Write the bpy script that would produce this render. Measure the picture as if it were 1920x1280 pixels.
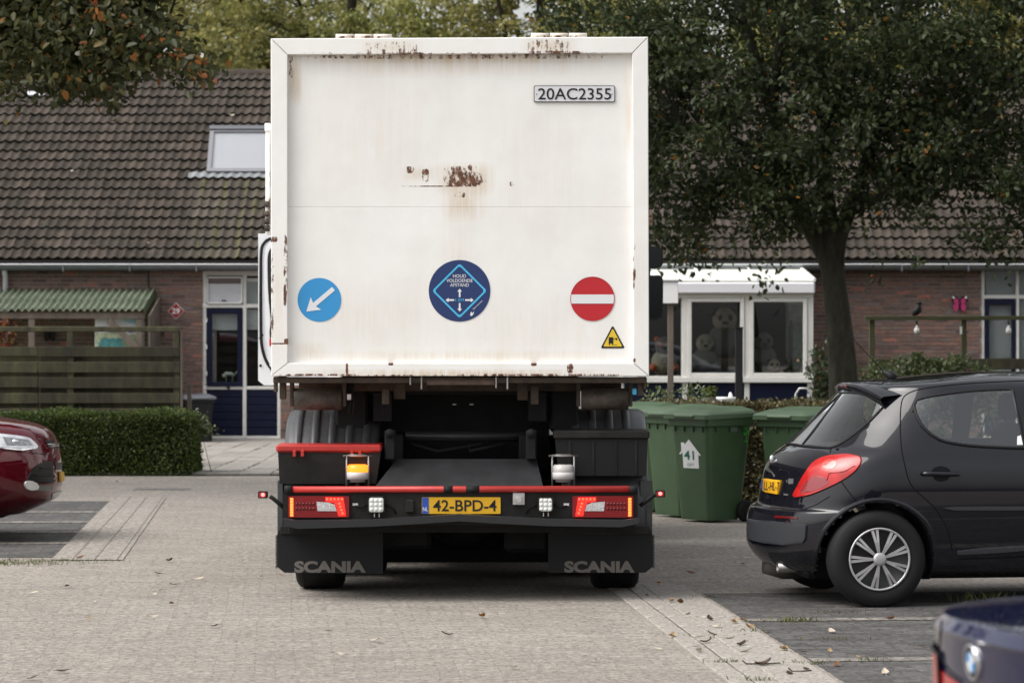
import bpy, bmesh, math, random
import numpy as np
from mathutils import Vector, Matrix
from mathutils.bvhtree import BVHTree

R = math.radians
sc = bpy.context.scene
for o in list(bpy.data.objects): bpy.data.objects.remove(o)
COL = sc.collection

# ------------------------------------------------------------------ camera, sky, sun, exposure
FPX = 5900.0            # focal length in photograph pixels (1920 wide)
CAMZ, HOR = 1.75, 620.0 # eye height in metres, row of the horizon
cam_d = bpy.data.cameras.new('camera'); cam = bpy.data.objects.new('camera', cam_d); COL.objects.link(cam)
cam.location = (0, 0, CAMZ); cam.rotation_euler = (R(90), 0, 0)
cam_d.sensor_width = 36; cam_d.lens = FPX / 1920 * 36
cam_d.shift_y = -(640 - HOR) / 1920
cam_d.clip_start = 0.1; cam_d.clip_end = 2000
cam_d.dof.use_dof = True; cam_d.dof.focus_distance = 20.4; cam_d.dof.aperture_fstop = 5.2
sc.camera = cam

SUN_EL, SUN_AZ = 53, 250     # degrees; azimuth the light comes from, clockwise from +Y
w = bpy.data.worlds.new('World'); sc.world = w; w.use_nodes = True
wn = w.node_tree.nodes; wl = w.node_tree.links
sky = wn.new('ShaderNodeTexSky'); sky.sky_type = 'NISHITA'; sky.sun_disc = False
sky.sun_elevation = R(SUN_EL); sky.sun_rotation = R(SUN_AZ); sky.dust_density = 4.0; sky.air_density = 1.2; sky.ozone_density = 1.0
hs = wn.new('ShaderNodeHueSaturation'); hs.inputs['Saturation'].default_value = 0.16   # thin cloud cover: nearly white sky
wl.new(sky.outputs['Color'], hs.inputs['Color'])
wl.new(hs.outputs['Color'], wn['Background'].inputs['Color'])
wn['Background'].inputs['Strength'].default_value = 0.15
sun_d = bpy.data.lights.new('sun', 'SUN'); sun_d.energy = 1.5; sun_d.angle = R(45); sun_d.color = (1.0, 0.96, 0.9)
sun = bpy.data.objects.new('sun', sun_d); COL.objects.link(sun)
_d = Vector((math.sin(R(SUN_AZ)) * math.cos(R(SUN_EL)), math.cos(R(SUN_AZ)) * math.cos(R(SUN_EL)), math.sin(R(SUN_EL))))
sun.rotation_euler = _d.to_track_quat('Z', 'Y').to_euler()
sc.view_settings.view_transform = 'Standard'; sc.view_settings.look = 'None'
sc.view_settings.exposure = 0.66; sc.view_settings.gamma = 1.0; sc.view_settings.use_curve_mapping = False
sc.render.engine = 'CYCLES'
sc.cycles.use_denoising = True
sc.cycles.max_bounces = 8; sc.cycles.diffuse_bounces = 3; sc.cycles.glossy_bounces = 4
sc.cycles.transmission_bounces = 6; sc.cycles.transparent_max_bounces = 12
sc.cycles.caustics_reflective = False; sc.cycles.caustics_refractive = False

# ------------------------------------------------------------------ helpers
def PX(x, D): return (x - 960) * D / FPX
def PZ(y, D): return CAMZ - (y - HOR) * D / FPX
def P(x, y, D): return Vector((PX(x, D), D, PZ(y, D)))
def G(x, y):                      # point of the ground seen at a pixel
    D = FPX * CAMZ / (y - HOR); return Vector((PX(x, D), D, 0))
def PROJ(p): return (960 + FPX * p[0] / p[1], HOR + FPX * (CAMZ - p[2]) / p[1])

ORG = {}
def tag(o, label=None, cat=None, group=None, kind=None):
    if label: o['label'] = label
    if cat: o['category'] = cat
    if group: o['group'] = group
    if kind: o['kind'] = kind
    return o
def thing(name, label, cat, loc=(0, 0, 0), group=None):
    o = bpy.data.objects.new(name, None); COL.objects.link(o); o.location = loc; o.empty_display_size = 0.2
    ORG[o] = Vector(loc)
    return tag(o, label, cat, group)
def link(name, me, parent=None, loc=None):
    o = bpy.data.objects.new(name, me); COL.objects.link(o)
    if parent is not None: o.parent = parent
    if loc is not None: o.location = loc
    return o
def copy_tree(o, parent=None):
    c = o.copy(); COL.objects.link(c); c.parent = parent
    for ch in [x for x in bpy.data.objects if x.parent == o]: copy_tree(ch, c)
    return c

class MB:
    """collects vertices and faces; build() links them as one mesh object"""
    def __init__(s): s.v = []; s.f = []; s.m = []; s.sm = []; s.cur = 0; s.smooth = False
    def add(s, vs, fs):
        b = len(s.v); s.v += [tuple(p) for p in vs]
        for f in fs: s.f.append(tuple(b + i for i in f)); s.m.append(s.cur); s.sm.append(s.smooth)
        return s
    def box(s, a, b, bev=0.0, rot=None, piv=None):
        x0, x1 = sorted((a[0], b[0])); y0, y1 = sorted((a[1], b[1])); z0, z1 = sorted((a[2], b[2]))
        if bev <= 0:
            vs = [(x, y, z) for z in (z0, z1) for y in (y0, y1) for x in (x0, x1)]
            fs = [(0, 2, 3, 1), (4, 5, 7, 6), (0, 1, 5, 4), (2, 6, 7, 3), (0, 4, 6, 2), (1, 3, 7, 5)]
        else:
            bv = min(bev, .49 * min(x1 - x0, y1 - y0, z1 - z0)); vs = []; fs = []
            X = (x0, x1); Y = (y0, y1); Z = (z0, z1); idx = {}
            for i in (0, 1):
                for j in (0, 1):
                    for k in (0, 1):
                        sx = bv if i == 0 else -bv; sy = bv if j == 0 else -bv; sz = bv if k == 0 else -bv
                        idx[i, j, k] = len(vs)
                        vs += [(X[i], Y[j] + sy, Z[k] + sz), (X[i] + sx, Y[j], Z[k] + sz), (X[i] + sx, Y[j] + sy, Z[k])]
            def q(lst): fs.append(tuple(lst))
            for i in (0, 1):
                l = [idx[i, 0, 0], idx[i, 1, 0], idx[i, 1, 1], idx[i, 0, 1]]; q(l if i else l[::-1])
                l = [idx[0, i, 0] + 1, idx[0, i, 1] + 1, idx[1, i, 1] + 1, idx[1, i, 0] + 1]; q(l if i else l[::-1])
                l = [idx[0, 0, i] + 2, idx[1, 0, i] + 2, idx[1, 1, i] + 2, idx[0, 1, i] + 2]; q(l if i else l[::-1])
            for i in (0, 1):
                for j in (0, 1):
                    l = [idx[i, j, 0], idx[i, j, 1], idx[i, j, 1] + 1, idx[i, j, 0] + 1]; q(l if (i == j) else l[::-1])
                    l = [idx[i, 0, j], idx[i, 1, j], idx[i, 1, j] + 2, idx[i, 0, j] + 2]; q(l[::-1] if (i == j) else l)
                    l = [idx[0, i, j] + 1, idx[1, i, j] + 1, idx[1, i, j] + 2, idx[0, i, j] + 2]; q(l if (i == j) else l[::-1])
            for (i, j, k), n in idx.items():
                l = [n, n + 1, n + 2]; q(l if (i + j + k) % 2 else l[::-1])
        if rot is not None:
            pv = Vector(piv) if piv is not None else Vector(((x0 + x1) / 2, (y0 + y1) / 2, (z0 + z1) / 2))
            vs = [rot @ (Vector(p) - pv) + pv for p in vs]
        return s.add(vs, fs)
    def prism(s, poly, axis, d0, d1):
        """extrude a 2D polygon: axis 'y' takes (x,z), 'x' takes (y,z), 'z' takes (x,y)"""
        n = len(poly)
        f = {'y': lambda p, d: (p[0], d, p[1]), 'x': lambda p, d: (d, p[0], p[1]), 'z': lambda p, d: (p[0], p[1], d)}[axis]
        vs = [f(p, d0) for p in poly] + [f(p, d1) for p in poly]
        fs = [tuple(range(n))[::-1], tuple(range(n, 2 * n))] + [(i, (i + 1) % n, n + (i + 1) % n, n + i) for i in range(n)]
        return s.add(vs, fs)
    def cyl(s, a, b, r0, r1=None, n=16, caps=True):
        a = Vector(a); b = Vector(b); r1 = r0 if r1 is None else r1
        d = (b - a).normalized(); u = d.orthogonal().normalized(); w_ = d.cross(u)
        vs = []
        for p, r in ((a, r0), (b, r1)):
            for i in range(n):
                t = 2 * math.pi * i / n; vs.append(p + r * (math.cos(t) * u + math.sin(t) * w_))
        fs = [(i, (i + 1) % n, n + (i + 1) % n, n + i) for i in range(n)]
        if caps: fs += [tuple(range(n))[::-1], tuple(range(n, 2 * n))]
        return s.add(vs, fs)
    def tube(s, pts, r, n=8, closed=False, caps=True):
        pts = [Vector(p) for p in pts]; N = len(pts)
        rs = r if isinstance(r, (list, tuple)) else [r] * N
        vs = []; u = None
        for i, p in enumerate(pts):
            if closed: t = pts[(i + 1) % N] - pts[i - 1]
            else: t = pts[min(i + 1, N - 1)] - pts[max(i - 1, 0)]
            t.normalize()
            if u is None: u = t.orthogonal().normalized()
            u = (u - t * u.dot(t)); u = u.normalized() if u.length > 1e-6 else t.orthogonal().normalized()
            w_ = t.cross(u)
            for k in range(n):
                a = 2 * math.pi * k / n; vs.append(p + rs[i] * (math.cos(a) * u + math.sin(a) * w_))
        fs = []
        for i in range(N if closed else N - 1):
            j = (i + 1) % N
            for k in range(n): fs.append((i * n + k, i * n + (k + 1) % n, j * n + (k + 1) % n, j * n + k))
        if caps and not closed: fs += [tuple(range(n))[::-1], tuple(range((N - 1) * n, N * n))]
        return s.add(vs, fs)
    def lathe(s, prof, c, axis=(0, 0, 1), n=32, closed=False):
        """prof: (radius, height along axis)"""
        c = Vector(c); d = Vector(axis).normalized(); u = d.orthogonal().normalized(); w_ = d.cross(u)
        vs = []; m = len(prof)
        for r, h in prof:
            for i in range(n):
                t = 2 * math.pi * i / n; vs.append(c + d * h + r * (math.cos(t) * u + math.sin(t) * w_))
        fs = []
        for k in range(m if closed else m - 1):
            k2 = (k + 1) % m
            for i in range(n): fs.append((k * n + i, k * n + (i + 1) % n, k2 * n + (i + 1) % n, k2 * n + i))
        return s.add(vs, fs)
    def disc(s, c, r, y, n=40, ry=None):     # flat disc facing the camera (normal -Y)
        ry = ry or r
        return s.add([(c[0] + r * math.cos(2 * math.pi * i / n), y, c[1] + ry * math.sin(2 * math.pi * i / n)) for i in range(n)], [tuple(range(n))])
    def grid(s, pts):
        R_ = len(pts); C_ = len(pts[0]); vs = [p for r in pts for p in r]
        return s.add(vs, [(i * C_ + j, i * C_ + j + 1, (i + 1) * C_ + j + 1, (i + 1) * C_ + j) for i in range(R_ - 1) for j in range(C_ - 1)])
    def mesh(s, name, mats=None, off=None):
        me = bpy.data.meshes.new(name)
        v = s.v if off is None else [(p[0] - off[0], p[1] - off[1], p[2] - off[2]) for p in s.v]
        me.from_pydata(v, [], s.f)
        if mats is not None:
            for m in (mats if isinstance(mats, (list, tuple)) else [mats]): me.materials.append(m)
        me.polygons.foreach_set('material_index', s.m)
        me.polygons.foreach_set('use_smooth', s.sm)
        me.update(); return me
    def build(s, name, mats, parent=None, label=None, kind=None, recalc=False):
        off = ORG.get(parent) if parent is not None else None
        me = s.mesh(name, mats, off)
        if recalc:
            bm = bmesh.new(); bm.from_mesh(me); bmesh.ops.recalc_face_normals(bm, faces=bm.faces); bm.to_mesh(me); bm.free()
        o = link(name, me, parent)
        if parent is not None: ORG[o] = ORG.get(parent, Vector((0, 0, 0)))
        return tag(o, label, None, None, kind)

def bx(a, b, bev=0.0): return MB().box(a, b, bev)

# ------------------------------------------------------------------ materials
def M(name, col, rough=.6, metal=0.0, spec=.5, var=0.0, scale=6.0, bump=0.0, bscale=80.0, rnd=0.0, coat=0.0, emis=None, col2=None, stretch=(1, 1, 1), detail=4.0, rvar=0.0):
    m = bpy.data.materials.new(name); m.use_nodes = True
    nt = m.node_tree; b = nt.nodes['Principled BSDF']; L = nt.links
    if max(col) < .045 and coat == 0: spec *= .4
    b.inputs['Roughness'].default_value = rough; b.inputs['Metallic'].default_value = metal
    b.inputs['Specular IOR Level'].default_value = spec; b.inputs['Coat Weight'].default_value = coat
    b.inputs['Coat Roughness'].default_value = 0.03
    c = (*col, 1); b.inputs['Base Color'].default_value = c
    tc = nt.nodes.new('ShaderNodeTexCoord'); mp = nt.nodes.new('ShaderNodeMapping'); mp.inputs['Scale'].default_value = stretch
    L.new(tc.outputs['Object'], mp.inputs['Vector']); co = mp.outputs['Vector']
    out = None
    if var > 0 or col2:
        n = nt.nodes.new('ShaderNodeTexNoise'); n.inputs['Scale'].default_value = scale; n.inputs['Detail'].default_value = detail; n.inputs['Roughness'].default_value = .65
        L.new(co, n.inputs['Vector'])
        mr = nt.nodes.new('ShaderNodeMapRange'); mr.inputs['From Min'].default_value = .3; mr.inputs['From Max'].default_value = .7; L.new(n.outputs['Fac'], mr.inputs['Value'])
        mx = nt.nodes.new('ShaderNodeMix'); mx.data_type = 'RGBA'; L.new(mr.outputs['Result'], mx.inputs['Factor'])
        a_ = tuple(x * (1 - var) for x in col); b_ = col2 if col2 else tuple(min(1, x * (1 + var)) for x in col)
        mx.inputs[6].default_value = (*a_, 1); mx.inputs[7].default_value = (*b_, 1); out = mx.outputs[2]
        if rvar > 0:
            m2 = nt.nodes.new('ShaderNodeMapRange'); m2.inputs['From Min'].default_value = .3; m2.inputs['From Max'].default_value = .7
            m2.inputs['To Min'].default_value = max(0.02, rough - rvar); m2.inputs['To Max'].default_value = min(1, rough + rvar)
            L.new(n.outputs['Fac'], m2.inputs['Value']); L.new(m2.outputs['Result'], b.inputs['Roughness'])
    if rnd > 0:      # one tone for each piece
        oi = nt.nodes.new('ShaderNodeObjectInfo'); ge = nt.nodes.new('ShaderNodeNewGeometry')
        ad = nt.nodes.new('ShaderNodeMath'); ad.operation = 'ADD'; L.new(oi.outputs['Random'], ad.inputs[0]); L.new(ge.outputs['Random Per Island'], ad.inputs[1])
        fr = nt.nodes.new('ShaderNodeMath'); fr.operation = 'FRACT'; L.new(ad.outputs[0], fr.inputs[0])
        mr = nt.nodes.new('ShaderNodeMapRange'); mr.inputs['To Min'].default_value = 1 - rnd; mr.inputs['To Max'].default_value = 1 + rnd; L.new(fr.outputs[0], mr.inputs['Value'])
        hv = nt.nodes.new('ShaderNodeHueSaturation'); L.new(mr.outputs['Result'], hv.inputs['Value'])
        if out is not None: L.new(out, hv.inputs['Color'])
        else: hv.inputs['Color'].default_value = c
        out = hv.outputs['Color']
    if out is not None: L.new(out, b.inputs['Base Color'])
    if bump > 0:
        n2 = nt.nodes.new('ShaderNodeTexNoise'); n2.inputs['Scale'].default_value = bscale; n2.inputs['Detail'].default_value = 5; L.new(co, n2.inputs['Vector'])
        bp = nt.nodes.new('ShaderNodeBump'); bp.inputs['Strength'].default_value = bump; bp.inputs['Distance'].default_value = 0.01
        L.new(n2.outputs['Fac'], bp.inputs['Height']); L.new(bp.outputs['Normal'], b.inputs['Normal'])
    if emis:
        b.inputs['Emission Color'].default_value = (*emis[0], 1); b.inputs['Emission Strength'].default_value = emis[1]
    return m

def glass(name, tint=(.8, .85, .83), rough=.0, refl=1.0):
    m = bpy.data.materials.new(name); m.use_nodes = True; nt = m.node_tree; nt.nodes.clear(); L = nt.links
    o = nt.nodes.new('ShaderNodeOutputMaterial'); mx = nt.nodes.new('ShaderNodeMixShader')
    t = nt.nodes.new('ShaderNodeBsdfTransparent'); t.inputs['Color'].default_value = (*tint, 1)
    g = nt.nodes.new('ShaderNodeBsdfGlossy'); g.inputs['Roughness'].default_value = rough; g.inputs['Color'].default_value = (.95, .97, 1, 1)
    fr = nt.nodes.new('ShaderNodeFresnel'); fr.inputs['IOR'].default_value = 1.55
    mm = nt.nodes.new('ShaderNodeMath'); mm.operation = 'MULTIPLY'; mm.inputs[1].default_value = 1.8 * refl; mm.use_clamp = True
    ge = nt.nodes.new('ShaderNodeNewGeometry'); m1 = nt.nodes.new('ShaderNodeMath'); m1.operation = 'SUBTRACT'; m1.inputs[0].default_value = 1; L.new(ge.outputs['Backfacing'], m1.inputs[1])
    m2 = nt.nodes.new('ShaderNodeMath'); m2.operation = 'MULTIPLY'; L.new(m1.outputs[0], m2.inputs[0]); L.new(mm.outputs[0], m2.inputs[1])
    L.new(fr.outputs[0], mm.inputs[0]); L.new(m2.outputs[0], mx.inputs[0]); L.new(t.outputs[0], mx.inputs[1]); L.new(g.outputs[0], mx.inputs[2]); L.new(mx.outputs[0], o.inputs[0])
    return m

def leafmat(name, stops, trans=.35, gloss=.06):
    """stops: (position, colour) picked by a random number for each leaf"""
    m = bpy.data.materials.new(name); m.use_nodes = True; nt = m.node_tree; nt.nodes.clear(); L = nt.links
    o = nt.nodes.new('ShaderNodeOutputMaterial'); ge = nt.nodes.new('ShaderNodeNewGeometry')
    cr = nt.nodes.new('ShaderNodeValToRGB'); e = cr.color_ramp.elements
    while len(e) < len(stops): e.new(.5)
    for q, (ps, c) in zip(e, stops): q.position = ps; q.color = (*c, 1)
    L.new(ge.outputs['Random Per Island'], cr.inputs[0])
    d = nt.nodes.new('ShaderNodeBsdfDiffuse'); t = nt.nodes.new('ShaderNodeBsdfTranslucent'); g = nt.nodes.new('ShaderNodeBsdfGlossy'); g.inputs['Roughness'].default_value = .42
    for s_ in (d, t): L.new(cr.outputs[0], s_.inputs['Color'])
    a = nt.nodes.new('ShaderNodeMixShader'); a.inputs[0].default_value = trans; L.new(d.outputs[0], a.inputs[1]); L.new(t.outputs[0], a.inputs[2])
    b = nt.nodes.new('ShaderNodeMixShader'); b.inputs[0].default_value = gloss; L.new(a.outputs[0], b.inputs[1]); L.new(g.outputs[0], b.inputs[2])
    L.new(b.outputs[0], o.inputs[0]); return m

_txt = {}
def text_geo(s, bold=0.0):
    if (s, bold) in _txt: return _txt[s, bold]
    cu = bpy.data.curves.new('t', 'FONT'); cu.body = s; cu.offset = bold; cu.resolution_u = 4
    ob = bpy.data.objects.new('t', cu); COL.objects.link(ob)
    dg = bpy.context.evaluated_depsgraph_get(); me = bpy.data.meshes.new_from_object(ob.evaluated_get(dg))
    v = [(p.co.x, p.co.y) for p in me.vertices]; f = [tuple(p.vertices) for p in me.polygons]
    bpy.data.objects.remove(ob); bpy.data.curves.remove(cu); bpy.data.meshes.remove(me)
    x0 = min(p[0] for p in v); x1 = max(p[0] for p in v); y0 = min(p[1] for p in v); y1 = max(p[1] for p in v)
    v = [((p[0] - x0) / (x1 - x0), (p[1] - y0) / (y1 - y0)) for p in v]
    _txt[s, bold] = (v, f); return v, f
def text_on(mb, s, o, u, v_, w_, h_, bold=0.0):
    """lettering with its lower-left corner at o, along unit vectors u and v_, w_ wide and h_ high"""
    v, f = text_geo(s, bold); o = Vector(o); u = Vector(u); v_ = Vector(v_)
    return mb.add([o + u * (p[0] * w_) + v_ * (p[1] * h_) for p in v], f)
# ------------------------------------------------------------------ ground, road, gutters, bays
rng = random.Random(7)
def ground_mat(name, c1, c2, c3, brick=None, bump=.5, fine=220., rough=.85, stain=False):
    m = bpy.data.materials.new(name); m.use_nodes = True; nt = m.node_tree; L = nt.links; b = nt.nodes['Principled BSDF']
    b.inputs['Roughness'].default_value = rough; b.inputs['Specular IOR Level'].default_value = .35
    tc = nt.nodes.new('ShaderNodeTexCoord'); co = tc.outputs['Object']
    def noise(s, d=5, r=.6):
        n = nt.nodes.new('ShaderNodeTexNoise'); n.inputs['Scale'].default_value = s; n.inputs['Detail'].default_value = d; n.inputs['Roughness'].default_value = r; L.new(co, n.inputs['Vector']); return n.outputs['Fac']
    def mrange(v, a, b_, c, d):
        q = nt.nodes.new('ShaderNodeMapRange'); L.new(v, q.inputs['Value'])
        for k, x in zip(('From Min', 'From Max', 'To Min', 'To Max'), (a, b_, c, d)): q.inputs[k].default_value = x
        return q.outputs['Result']
    def mix(f, a, b_, mode='MIX'):
        q = nt.nodes.new('ShaderNodeMix'); q.data_type = 'RGBA'; q.blend_type = mode; L.new(f, q.inputs['Factor']) if not isinstance(f, float) else setattr(q.inputs['Factor'], 'default_value', f)
        for i, x in ((6, a), (7, b_)):
            if isinstance(x, tuple): q.inputs[i].default_value = (*x, 1)
            else: L.new(x, q.inputs[i])
        return q.outputs[2]
    big = mrange(noise(.35, 6), .38, .62, 0, 1); mid = mrange(noise(3.5, 6, .7), .35, .68, 0, 1); fin = mrange(noise(fine, 3, .8), .34, .66, 0, 1)
    c = mix(big, c1, c2); c = mix(mrange(mid, 0, 1, 0, .55), c, c3)
    grit = mix(fin, (.5, .5, .5), (1.5, 1.49, 1.47)); c = mix(1.0, c, grit, 'MULTIPLY')
    h = fin
    if brick:
        bt = nt.nodes.new('ShaderNodeTexBrick'); mp = nt.nodes.new('ShaderNodeMapping'); mp.inputs['Rotation'].default_value[2] = R(brick[2]); L.new(co, mp.inputs['Vector'])
        wob = nt.nodes.new('ShaderNodeTexNoise'); wob.inputs['Scale'].default_value = 2.0; L.new(co, wob.inputs['Vector'])
        vm = nt.nodes.new('ShaderNodeVectorMath'); vm.operation = 'MULTIPLY_ADD'; L.new(wob.outputs['Color'], vm.inputs[0]); vm.inputs[1].default_value = (.06, .05, 0); L.new(mp.outputs['Vector'], vm.inputs[2])
        L.new(vm.outputs[0], bt.inputs['Vector']); bt.inputs['Scale'].default_value = 1.0; bt.inputs['Brick Width'].default_value = brick[0]; bt.inputs['Row Height'].default_value = brick[1]
        bt.inputs['Mortar Size'].default_value = brick[3]; bt.inputs['Mortar Smooth'].default_value = .4; ca, cb_ = (brick[5], brick[6]) if len(brick) > 5 else (.9, 1.1); bt.inputs['Color1'].default_value = (ca, ca, ca, 1); bt.inputs['Color2'].default_value = (cb_, cb_ * .995, cb_ * .98, 1); bt.inputs['Mortar'].default_value = (*[brick[4]] * 3, 1)
        c = mix(1.0, c, bt.outputs['Color'], 'MULTIPLY')
        hh = nt.nodes.new('ShaderNodeMath'); hh.operation = 'MULTIPLY_ADD'; L.new(bt.outputs['Fac'], hh.inputs[0]); hh.inputs[1].default_value = -1.2; L.new(fin, hh.inputs[2]); h = hh.outputs[0]
    if stain:   # darker worn patches and tyre dirt
        st = mrange(noise(1.1, 8, .75), .52, .72, 0, .3); c = mix(st, c, tuple(x * .55 for x in c1))
        sp = mrange(noise(38., 2, .6), .64, .7, 0, .55); c = mix(sp, c, tuple(x * .45 for x in c1))
        lt = mrange(noise(29., 2, .6), .66, .72, 0, .5); c = mix(lt, c, tuple(min(1, x * 1.6) for x in c2))
    L.new(c, b.inputs['Base Color'])
    bp = nt.nodes.new('ShaderNodeBump'); bp.inputs['Strength'].default_value = bump; bp.inputs['Distance'].default_value = .006; L.new(h, bp.inputs['Height']); L.new(bp.outputs['Normal'], b.inputs['Normal'])
    return m
m_road = ground_mat('road_clinker', (.245, .222, .198), (.285, .259, .233), (.208, .186, .163), brick=(.21, .085, -4.2, .006, .84, .88, 1.12), bump=.6, fine=24., stain=True)
m_gutter = ground_mat('gutter_concrete', (.28, .258, .232), (.35, .325, .295), (.235, .215, .188), bump=.45, fine=30., stain=True)
m_bay = ground_mat('bay_pavers', (.056, .054, .053), (.078, .075, .073), (.112, .108, .104), brick=(.22, .11, -4.2, .006, .7, .75, 1.25), bump=.7, fine=22., stain=True)
m_strip = ground_mat('bay_strip', (.19, .177, .16), (.23, .215, .195), (.12, .11, .095), brick=(.22, .11, 86, .008, .6, .8, 1.2), bump=.6, fine=30., stain=True)
m_soil = ground_mat('garden_soil', (.06, .05, .035), (.09, .075, .05), (.05, .06, .025), bump=.8, fine=60)
m_slab = M('path_slab', (.27, .25, .225), .9, var=.22, scale=5, bump=.3, bscale=90, rnd=.1)

def sheet(name, poly, z, mat):
    n = len(poly); return tag(MB().add([(p[0], p[1], z) for p in poly], [tuple(range(n))]).build(name, mat), kind='structure')
sheet('road', [(-300, -60), (300, -60), (300, 600), (-300, 600)], 0, m_road)
# garden ground behind the street, left and right of the drive
sheet('garden_ground', [(-40, 38.1), (-5.3, 38.1), (-5.3, 49.95), (-40, 49.95)], .004, m_soil)
sheet('garden_ground', [(PX(1195, 30.1), 30.1), (40, 30.1), (40, 49.95), (PX(1195, 30.1), 49.95)], .004, m_soil)
DIRX = -0.0735          # the street leans this much to the left for every metre away
def along(x0, d0, D): return x0 + (D - d0) * DIRX
# right gutter: two courses of concrete slabs, each slab a piece
gut = tag(sheet('gutter', [(along(.76, 20.24, d), d, ) for d in (13.0, 21.2)] + [(along(1.245, 20.86, d), d) for d in (21.2, 13.0)], .004, m_strip))
def slab_mesh(w_, l_, h_=.022):
    me = MB().box((-w_ / 2, -l_ / 2, -h_), (w_ / 2, l_ / 2, 0), .006).mesh('slab', m_gutter); return me
sm1 = slab_mesh(.296, .595); sm2 = slab_mesh(.118, .595); sm3 = slab_mesh(.04, .595)
lean = math.atan(-DIRX)
for i in range(14):
    d = 13.2 + i * .6 + .3
    for xo, me in ((.19, sm2), (.06, sm2), (.4 - .0, sm1)):
        o = link('slab', me, gut, (along(.74, 20.24, d) + xo, d + rng.uniform(-.006, .006), .009 + rng.uniform(-.002, .002))); o.rotation_euler = (rng.uniform(-.006, .006), rng.uniform(-.008, .008), lean + rng.uniform(-.004, .004))
# right parking bays: dark pavers with lighter strips
def bayquad(xl0, d0, d1, x1): return [(along(1.245, 20.86, d0) + .03, d0), (x1, d0 + .09 * (x1 - 1.3)), (x1, d1 + .09 * (x1 - 1.3)), (along(1.245, 20.86, d1) + .03, d1)]
sheet('parking_bay', bayquad(0, 12.0, 20.95, 12), .004, m_bay)
for d in (16.6, 18.9, 14.25): sheet('bay_strip', bayquad(0, d, d + .17, 12), .008, m_strip)
# left bays
def edgeL(D): return along(-3.54, 24.3, D)
def bayL(d0, d1, x1=-14): return [(x1, d0 + .02 * (x1 + 3.5)), (edgeL(d0), d0), (edgeL(d1), d1), (x1, d1 + .02 * (x1 + 3.5))]
sheet('parking_bay', bayL(24.3, 32.3), .004, m_bay)
for d in (25.75, 27.15, 28.6, 30.2): sheet('bay_strip', bayL(d, d + .25), .008, m_strip)
m_gutL = ground_mat('worn_gutter', (.245, .224, .2), (.285, .262, .237), (.21, .19, .168), bump=.45, fine=20., stain=True); m_joint = M('joint_sand', (.16, .145, .125), .95, var=.3)
sheet('gutter', [(edgeL(24.0), 24.0), (edgeL(24.0) + .55, 24.0), (edgeL(33) + .55, 33), (edgeL(33), 33)], .006, m_gutL)
for i in range(3):
    dd = .16 + i * .17
    sheet('gutter_joint', [(edgeL(24.0) + dd, 24.0), (edgeL(24.0) + dd + .007, 24.0), (edgeL(33) + dd + .02, 33), (edgeL(33) + dd + .012, 33)], .009, m_joint)
# threshold band in the road on the left
sheet('drain_strip', [(PX(252, 34.8), 34.6), (PX(357, 34.8), 34.6), (PX(357, 34.8), 35.0), (PX(252, 34.8), 35.0)], .004, M('drain_iron', (.14, .13, .12), .7, var=.2))
# concrete slab path to the door, slab by slab
path = sheet('garden_path', [(-5.3, 38.0), (-2.55, 38.0), (-2.55, 49.95), (-5.3, 49.95)], .004, m_soil)
sl = MB().box((-.196, -.296, -.03), (.196, .296, 0), .006).mesh('slab', m_slab)
x0 = -5.1
for i in range(20):
    for j in range(7):
        x = x0 + j * .4 + .04 * math.sin(i * .7 + j)*.4
        if x > -2.6: continue
        o = link('slab', sl, path, (x, 38.35 + i * .6 + (.3 if False else 0), .034 + rng.uniform(-.004, .004))); o.rotation_euler = (rng.uniform(-.01, .01), rng.uniform(-.01, .01), rng.uniform(-.02, .02))
# ------------------------------------------------------------------ the terraced houses
def pbox(mb, x0, y0, x1, y1, D0, D1, bev=0.0): return mb.box((PX(x0, D0), D0, PZ(y0, D0)), (PX(x1, D0), D1, PZ(y1, D0)), bev)

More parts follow.
